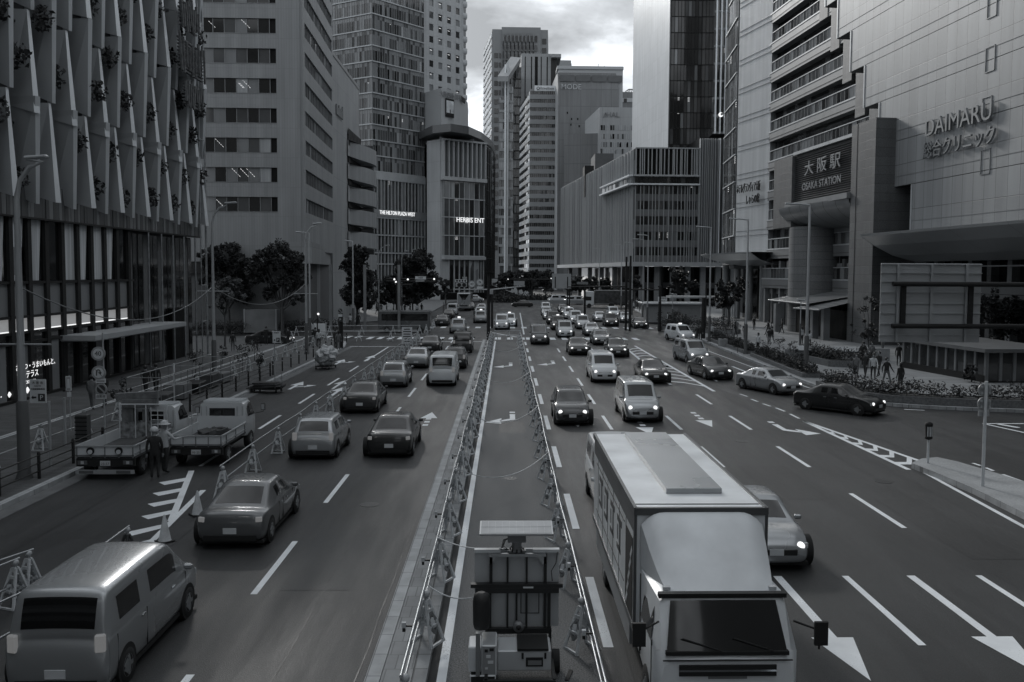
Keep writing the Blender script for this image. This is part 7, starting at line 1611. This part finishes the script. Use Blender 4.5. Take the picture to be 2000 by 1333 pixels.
# skylight wall, kiosk, planters, hoardings
p=W(1630,533,72); t=thing('skylight_wall','long low pale wall with glazed skylight slopes on the right plaza','low wall',(p.x,72,.15))
b=MB(); b.cb((0,0,.45),(7.5,.4,.9),conc,rz=-.25); b.cb((2.2,.9,.5),(5.5,.3,1.0),conc,rz=-.15); b.build('wall',t); b=MB()
for q in (-1.6,1.2): b.cb((q,-.0-.25*q,1.0),(2.2,.9,.05),mat('skylight_glass',.5,.1,metal=.3),rz=-.25,rx=.35)
b.build('skylight',t)
p=W(1325,533,128); t=thing('kiosk','pale curved-roof kiosk with a grey shutter on the plaza','kiosk',(p.x,128,.15))
b=MB(); b.box(-4.5,3.5,0,5,0,2.6,conc); b.build('wall',t); b=MB(); b.box(-5,4,-.6,5.5,2.6,2.85,mat('kiosk_roof',.5,.3,metal=.3)); b.build('roof',t,bevel=.08); b=MB(); b.box(0,3.2,-.05,.0,.2,2.2,mid); b.build('shutter',t)
p=W(1370,533,140); t=thing('shelter','flat-roofed open shelter behind the kiosk','shelter',(p.x,140,.15)); b=MB(); b.box(-5,6,-1,3,3.2,3.5,pgrey); b.build('roof',t); b=MB()
for x in (-4,0,4.5): b.tube([(x,0,0),(x,0,3.2)],.12,pgrey,8)
b.build('post',t)
for (x,y,l) in ((1412,677,'square pale stone planter tub on the right pavement'),(1352,664,'small stone tub behind the turning taxi')):
    p=G(x,y,.15); t=thing('planter_tub',l,'planter',(p.x,p.y,.15)); b=MB(); b.box(-.4,.4,-.4,.4,0,.75,conc); b.build('tub',t,bevel=.03); b=MB(); leafball(b,(0,0,.85),.35,60,.09,[lf1,lf2]); b.build('foliage',t)
for (x,y,Y,w_,h_,l,m_) in ((507,640,103,3.6,2.6,'grey boarded enclosure beside the black saloon',mid),(621,650,96,1.6,1.5,'white blank notice panel on the corner pavement',signw)):
    p=W(x,533,Y); t=thing('hoarding_box' if w_>2 else 'information_board',l,'hoarding' if w_>2 else 'notice board',(p.x,Y,.15)); b=MB(); b.box(-w_/2,w_/2,0,.1 if w_<2 else 2,.3 if w_<2 else 0,h_,m_); b.build('panel',t); b=MB()
    for s in (-1,1): b.box(s*w_/2-.06,s*w_/2+.06,-.06,.1,0,h_+.1,pgrey)
    b.build('frame_post',t)
p=W(1005,533,250); t=thing('billboard','pale abstract billboard among the far central trees','billboard',(p.x,250,0)); b=MB(); b.box(-7,5,0,.4,.5,5.6,dark); b.add([(-6.8,-.02,5.4),(.5,-.02,5.4),(4.8,-.02,.8),(1.5,-.02,.8),(-6.8,-.02,3.8)],[(0,1,2,3,4)],signw); b.build('panel',t)
# far traffic noise: low wall/flyover edge beyond the junction
t=thing('flyover_parapet','long pale parapet curving away behind the queue on the right','parapet',(P2(1090,200)[0],200,0)); b=MB(); b.add([(-8,0,.2),(20,6,.2),(34,-2,.2),(34,-2,1.0),(20,6,1.0),(-8,0,1.0)],[(0,1,4,5),(1,2,3,4)],conc); b.build('wall',t)
# ---------------- people
skin=mat('skin',.28,.6,var=.05); hairm=mat('hair',.02,.6); trou=mat('trousers_dark',.03,.8,var=.2,scale=8); trg=mat('trousers_grey',.12,.8,var=.2,scale=8)
coat_b=mat('coat_black',.02,.8,var=.3,scale=9); coat_w=mat('jacket_pale',.5,.75,var=.12,scale=9,bump=.3,bscale=14); coat_g=mat('coat_grey',.14,.8,var=.2,scale=9); shoe=mat('shoe',.02,.6)
def person_mesh(pose,coat,trous,longcoat=False):
    J={'hip':(0,0,.93),'waist':(0,0,1.08),'chest':(0,0,1.3),'neck':(0,.0,1.46),'head0':(0,.02,1.54),'head1':(0,.03,1.64),'head2':(0,.01,1.71)}
    st=dict(stand=(.03,-.02,0,0),walk=(.30,-.28,.22,-.2),phone=(.02,-.03,0,0),reach=(.02,-.05,0,0),lean=(.05,-.05,0,0))[pose]
    V=[];E=[];Rd=[]
    def a(p,r,par=None):
        V.append(p);Rd.append(r)
        if par is not None: E.append((par,len(V)-1))
        return len(V)-1
    hip=a(J['hip'],.155); wa=a(J['waist'],.14,hip); ch=a(J['chest'],.165,wa); nk=a(J['neck'],.06,ch); h0=a(J['head0'],.07,nk); h1=a(J['head1'],.095,h0); h2=a(J['head2'],.075,h1); nose=a((0,.125,1.61),.014,h1)
    for s,(fy) in ((-1,st[0]),(1,st[1])):
        th=a((s*.09,fy*.15,.86),.095,hip); kn=a((s*.10,fy*.5+.02,.49),.062,th); an=a((s*.10,fy,.09),.042,kn); a((s*.105,fy+.15,.045),.038,an)
        sh=a((s*.18,-.0,1.39),.062,ch)
        if pose=='phone' and s>0: el=(.25,.06,1.12); wr=(.12,.26,1.28)
        elif pose=='reach' and s>0: el=(.30,.15,1.16); wr=(.42,.36,1.2)
        elif pose=='reach': el=(-.26,.12,1.14); wr=(-.18,.34,1.12)
        elif pose=='walk': el=(s*.25,-s*.1*1,1.12); wr=(s*.25,-s*.22+.12,.9)
        else: el=(s*.24,-.02,1.12); wr=(s*.25,.05,.86)
        e=a(el,.045,sh); w_=a(wr,.03,e); d=(Vector(wr)-Vector(el)).normalized(); hp=Vector(wr)+d*.07; hd=a(tuple(hp),.032,w_)
        side=d.cross(Vector((0,0,1)) if abs(d.z)<.9 else Vector((0,1,0))).normalized()
        for q in range(4): f0=hp+side*(-.024+.016*q)+d*.05; f=a(tuple(f0),.009,hd); a(tuple(f0+d*(.035-.006*abs(q-1.3))+Vector((0,.008,0))),.0075,f)
        a(tuple(hp+side*.045+d*.01),.009,w_)
    me=bpy.data.meshes.new('body'); me.from_pydata(V,E,[]); o=bpy.data.objects.new('tmp',me); C.objects.link(o); m=o.modifiers.new('s','SKIN')
    for i,sv in enumerate(me.skin_vertices[0].data): sv.radius=(Rd[i],Rd[i]*(.72 if i in (hip,wa,ch) else 1)); sv.use_root=(i==0)
    m.use_smooth_shade=True; u=o.modifiers.new('u','SUBSURF'); u.levels=1; u.render_levels=1
    dg=bpy.context.evaluated_depsgraph_get(); r=bpy.data.meshes.new_from_object(o.evaluated_get(dg)); bpy.data.objects.remove(o)
    r.materials.clear(); 
    for m_ in (skin,coat,trous,shoe): r.materials.append(m_)
    for p in r.polygons:
        c=p.center; k=1
        if c.z>1.475: k=0
        elif c.z<.09: k=3
        elif c.z<(.6 if longcoat else .9) and abs(c.x)<.215: k=2
        hands=abs(c.x)>.215 and c.z<.86
        if pose=='phone' and c.y>.24 and c.z>1.2: hands=True
        if pose=='reach' and c.y>.34: hands=True
        if hands: k=0
        p.material_index=k; p.use_smooth=True
    r.name='body'; return r
def hair(kind):
    b=MB()
    if kind=='helmet':
        b.lathe([(.135,1.64),(.14,1.66),(.12,1.73),(.07,1.785),(.02,1.80)],(0,.02,0),coat_w,16); b.cb((0,.14,1.655),(.16,.1,.015),coat_w)
    elif kind=='hat':
        b.lathe([(.2,1.66),(.2,1.675),(.12,1.68),(.115,1.76),(.06,1.79),(.01,1.79)],(0,.02,0),coat_w,16)
    else:
        b.lathe([(.06,1.56 if kind=='short' else 1.42),(.098,1.60),(.108,1.66),(.09,1.73),(.05,1.77),(.01,1.78)],(0,-.022,0),hairm,14)
    return b
PM={}
def person(x,y,pose,coat,trous,hk,label,rz,group,bag=None,Y=None,longcoat=False,scale=1,z=.15):
    p=G(x,y,z) if Y is None else W(x,533,Y); k=(pose,coat.name,trous.name,longcoat)
    if k not in PM: PM[k]=person_mesh(pose,coat,trous,longcoat)
    if hk not in PM: PM[hk]=hair(hk).mesh('hair' if hk in('short','long') else 'helmet')
    o=bpy.data.objects.new('person',PM[k]); C.objects.link(o); o.location=(p.x,p.y,z); o.rotation_euler=(0,0,rz); o.scale=(scale,)*3; tag(o,label,'person',group)
    h=bpy.data.objects.new('hair' if hk in('short','long') else 'helmet',PM[hk]); C.objects.link(h); h.parent=o
    if bag:
        if 'bag' not in PM: bb=MB(); bb.cb((0,-.2,1.2),(.3,.16,.42),bdk); PM['bag']=bb.mesh('backpack')
        g_=bpy.data.objects.new('backpack',PM['bag']); C.objects.link(g_); g_.parent=None; g_.location=o.location; g_.rotation_euler=o.rotation_euler; tag(g_,'dark backpack on the back of the person beside the right lamp post','backpack')
    return o
person(303,936,'stand',coat_b,trou,'helmet','person in a long dark coat and pale helmet standing behind the crane truck',.35,None,longcoat=True,z=.004,scale=1.02)
person(322,925,'reach',coat_w,trou,'hat','worker in a pale jacket and brimmed hat reaching over the truck side',-.5,None,z=.004,scale=1.06)
gP='people crossing the right plaza'
R_=[(1672,742,'walk',coat_g,trg,'long','person in a patterned grey coat, leftmost of the group on the plaza',2.6),(1690,738,'walk',coat_b,trou,'short','person in black beside the grey-coated one on the plaza',2.4),(1705,742,'walk',coat_w,trou,'long','person in a pale top in the middle of the plaza group',2.8),(1716,736,'walk',coat_b,trou,'short','person in a dark coat behind the pale-topped one',2.2),(1731,752,'walk',coat_b,trg,'short','lone blurred person right of the plaza group',3.4),(1758,765,'stand',coat_b,trou,'long','person all in black standing by the hedge right of the group',.3),
(1685,715,'stand',coat_b,trou,'long','person with long hair at the low wall, left of two',3.1),(1702,712,'phone',coat_g,trou,'long','person with long hair at the low wall, right of two',3.1),(1755,715,'stand',coat_b,trou,'short','dark figure waiting at the left corner of the glass pavilion',3.0),
(1566,672,'stand',coat_w,trou,'long','person in a pale top at the foot of the low plaza lamp',.6),(1506,660,'walk',coat_g,trg,'short','person in grey walking before the round pylon',1.2),(1500,655,'walk',coat_b,trou,'short','person in black walking before the round pylon',1.0),(1473,645,'phone',coat_b,trou,'short','person in black beside a dark bin below the hotel canopy',.5),(1527,652,'walk',coat_b,trou,'long','person in black nearest the entrance canopy posts',1.5),(1433,672,'walk',coat_g,trg,'short','blurred person in grey behind the stone tub',1.8),(1389,664,'stand',coat_w,trou,'short','person in a pale jacket beside the third right lamp post',3.0),(1368,666,'stand',coat_b,trou,'short','person in a dark coat left of the thick black pole',2.8),(1362,668,'phone',coat_b,trou,'long','second dark-coated person left of the thick black pole',2.2),
(1339,640,'walk',coat_b,trou,'short','person in dark clothes mid-stride before the plaza hedge',.2),(1323,642,'walk',coat_g,trg,'short','left one of two walkers near the plaza saplings',2.8),(1328,641,'walk',coat_g,trou,'long','right one of two walkers near the plaza saplings',2.8),(1308,636,'stand',coat_b,trou,'short','dark figure beside the planting mound',3.0),(1277,618,'stand',coat_b,trou,'long','black-clothed figure left of the Osaka Station name board',3.1)]
for q in R_: person(q[0],q[1],q[2],q[3],q[4],q[5],q[6],q[7],gP)
poses=['walk','stand','phone']; cs=[coat_b,coat_g,coat_b,coat_w]
for q in range(20):
    x=1226+q*2.7+rnd.uniform(-2,2); y=600+rnd.uniform(0,12)+max(0,(x-1245)*.25); person(x,y,poses[q%3],cs[rnd.randrange(4)],[trou,trg][q%2],['short','long'][q%2],'pedestrian in the distant crowd by the right crossing',rnd.uniform(2,4),'crowd at the right end of the far crossing')
Lp=[(455,688,'stand',coat_b,trg,'short','person in a white shirt and dark jacket walking alone on the left plaza',.3),(616,676,'phone',coat_b,trg,'short','dark-coated person of a pair waiting at the left crossing',.2),(623,680,'stand',coat_w,trou,'long','pale-jacketed person of a pair waiting at the left crossing',.1) ,(632,656,'stand',coat_b,trg,'short','person in shorts beside the short post lamp',.2),(611,660,'stand',coat_w,trou,'long','long-haired person right behind the third lamp post',.8),(655,680,'phone',coat_b,trou,'short','dark person left of the thick sign post',-.6),(661,684,'stand',coat_g,trg,'long','lighter person left of the thick sign post',.3),(684,640,'walk',coat_w,trou,'short','pale figure by the tall narrow tree',.4),(700,638,'walk',coat_b,trou,'short','dark figure right of the tall narrow tree lamp',.8),(520,674,'stand',coat_b,trou,'short','dark figure left of the parking board by the black saloon',.1),(563,676,'stand',coat_b,trou,'short','dark figure at the rear of the black saloon',1),(180,800,'walk',coat_g,trg,'short','grey figure on the left pavement below the 40 sign',.2),(205,795,'walk',coat_b,trou,'long','dark figure on the left pavement right of the 40 sign pole',3),(285,775,'walk',coat_b,trou,'short','dark figure passing the finned building, left of two',.1),(305,770,'walk',coat_b,trou,'short','dark figure passing the finned building, right of two',.2)]
for q in Lp: person(q[0],q[1],q[2],q[3],q[4],q[5],q[6],q[7],None)
for q in range(9): person(735+q*11+rnd.uniform(-3,3),612+rnd.uniform(0,6),poses[q%3],cs[q%4],trou,['short','long'][q%2],'pedestrian under the round dark tree',rnd.uniform(0,6),'people under the round dark tree')

for q in range(16):
    Yp=[70,78,84,90,96,103,110,118,126,134,80,88,99,114,122,130][q]; xx=(20.5+rnd.uniform(2,14)*(1 if q%2 else .6)); xx=min(xx,FKY(Yp,8)[0]-1); v=G(988,600); pr=Vector((xx,Yp,.15))
    k=(['walk','stand','phone'][q%3],[coat_b,coat_g,coat_w,coat_b][q%4].name,[trou,trg][q%2].name,False)
    if k not in PM: PM[k]=person_mesh(k[0],MT[k[1]],MT[k[2]])
    o=bpy.data.objects.new('person',PM[k]); C.objects.link(o); o.location=pr; o.rotation_euler=(0,0,rnd.uniform(0,6.2)); tag(o,'pedestrian scattered over the plaza in front of the station','person','pedestrians scattered over the station plaza'); h=bpy.data.objects.new('hair',PM['short' if q%2 else 'long']); C.objects.link(h); h.parent=o
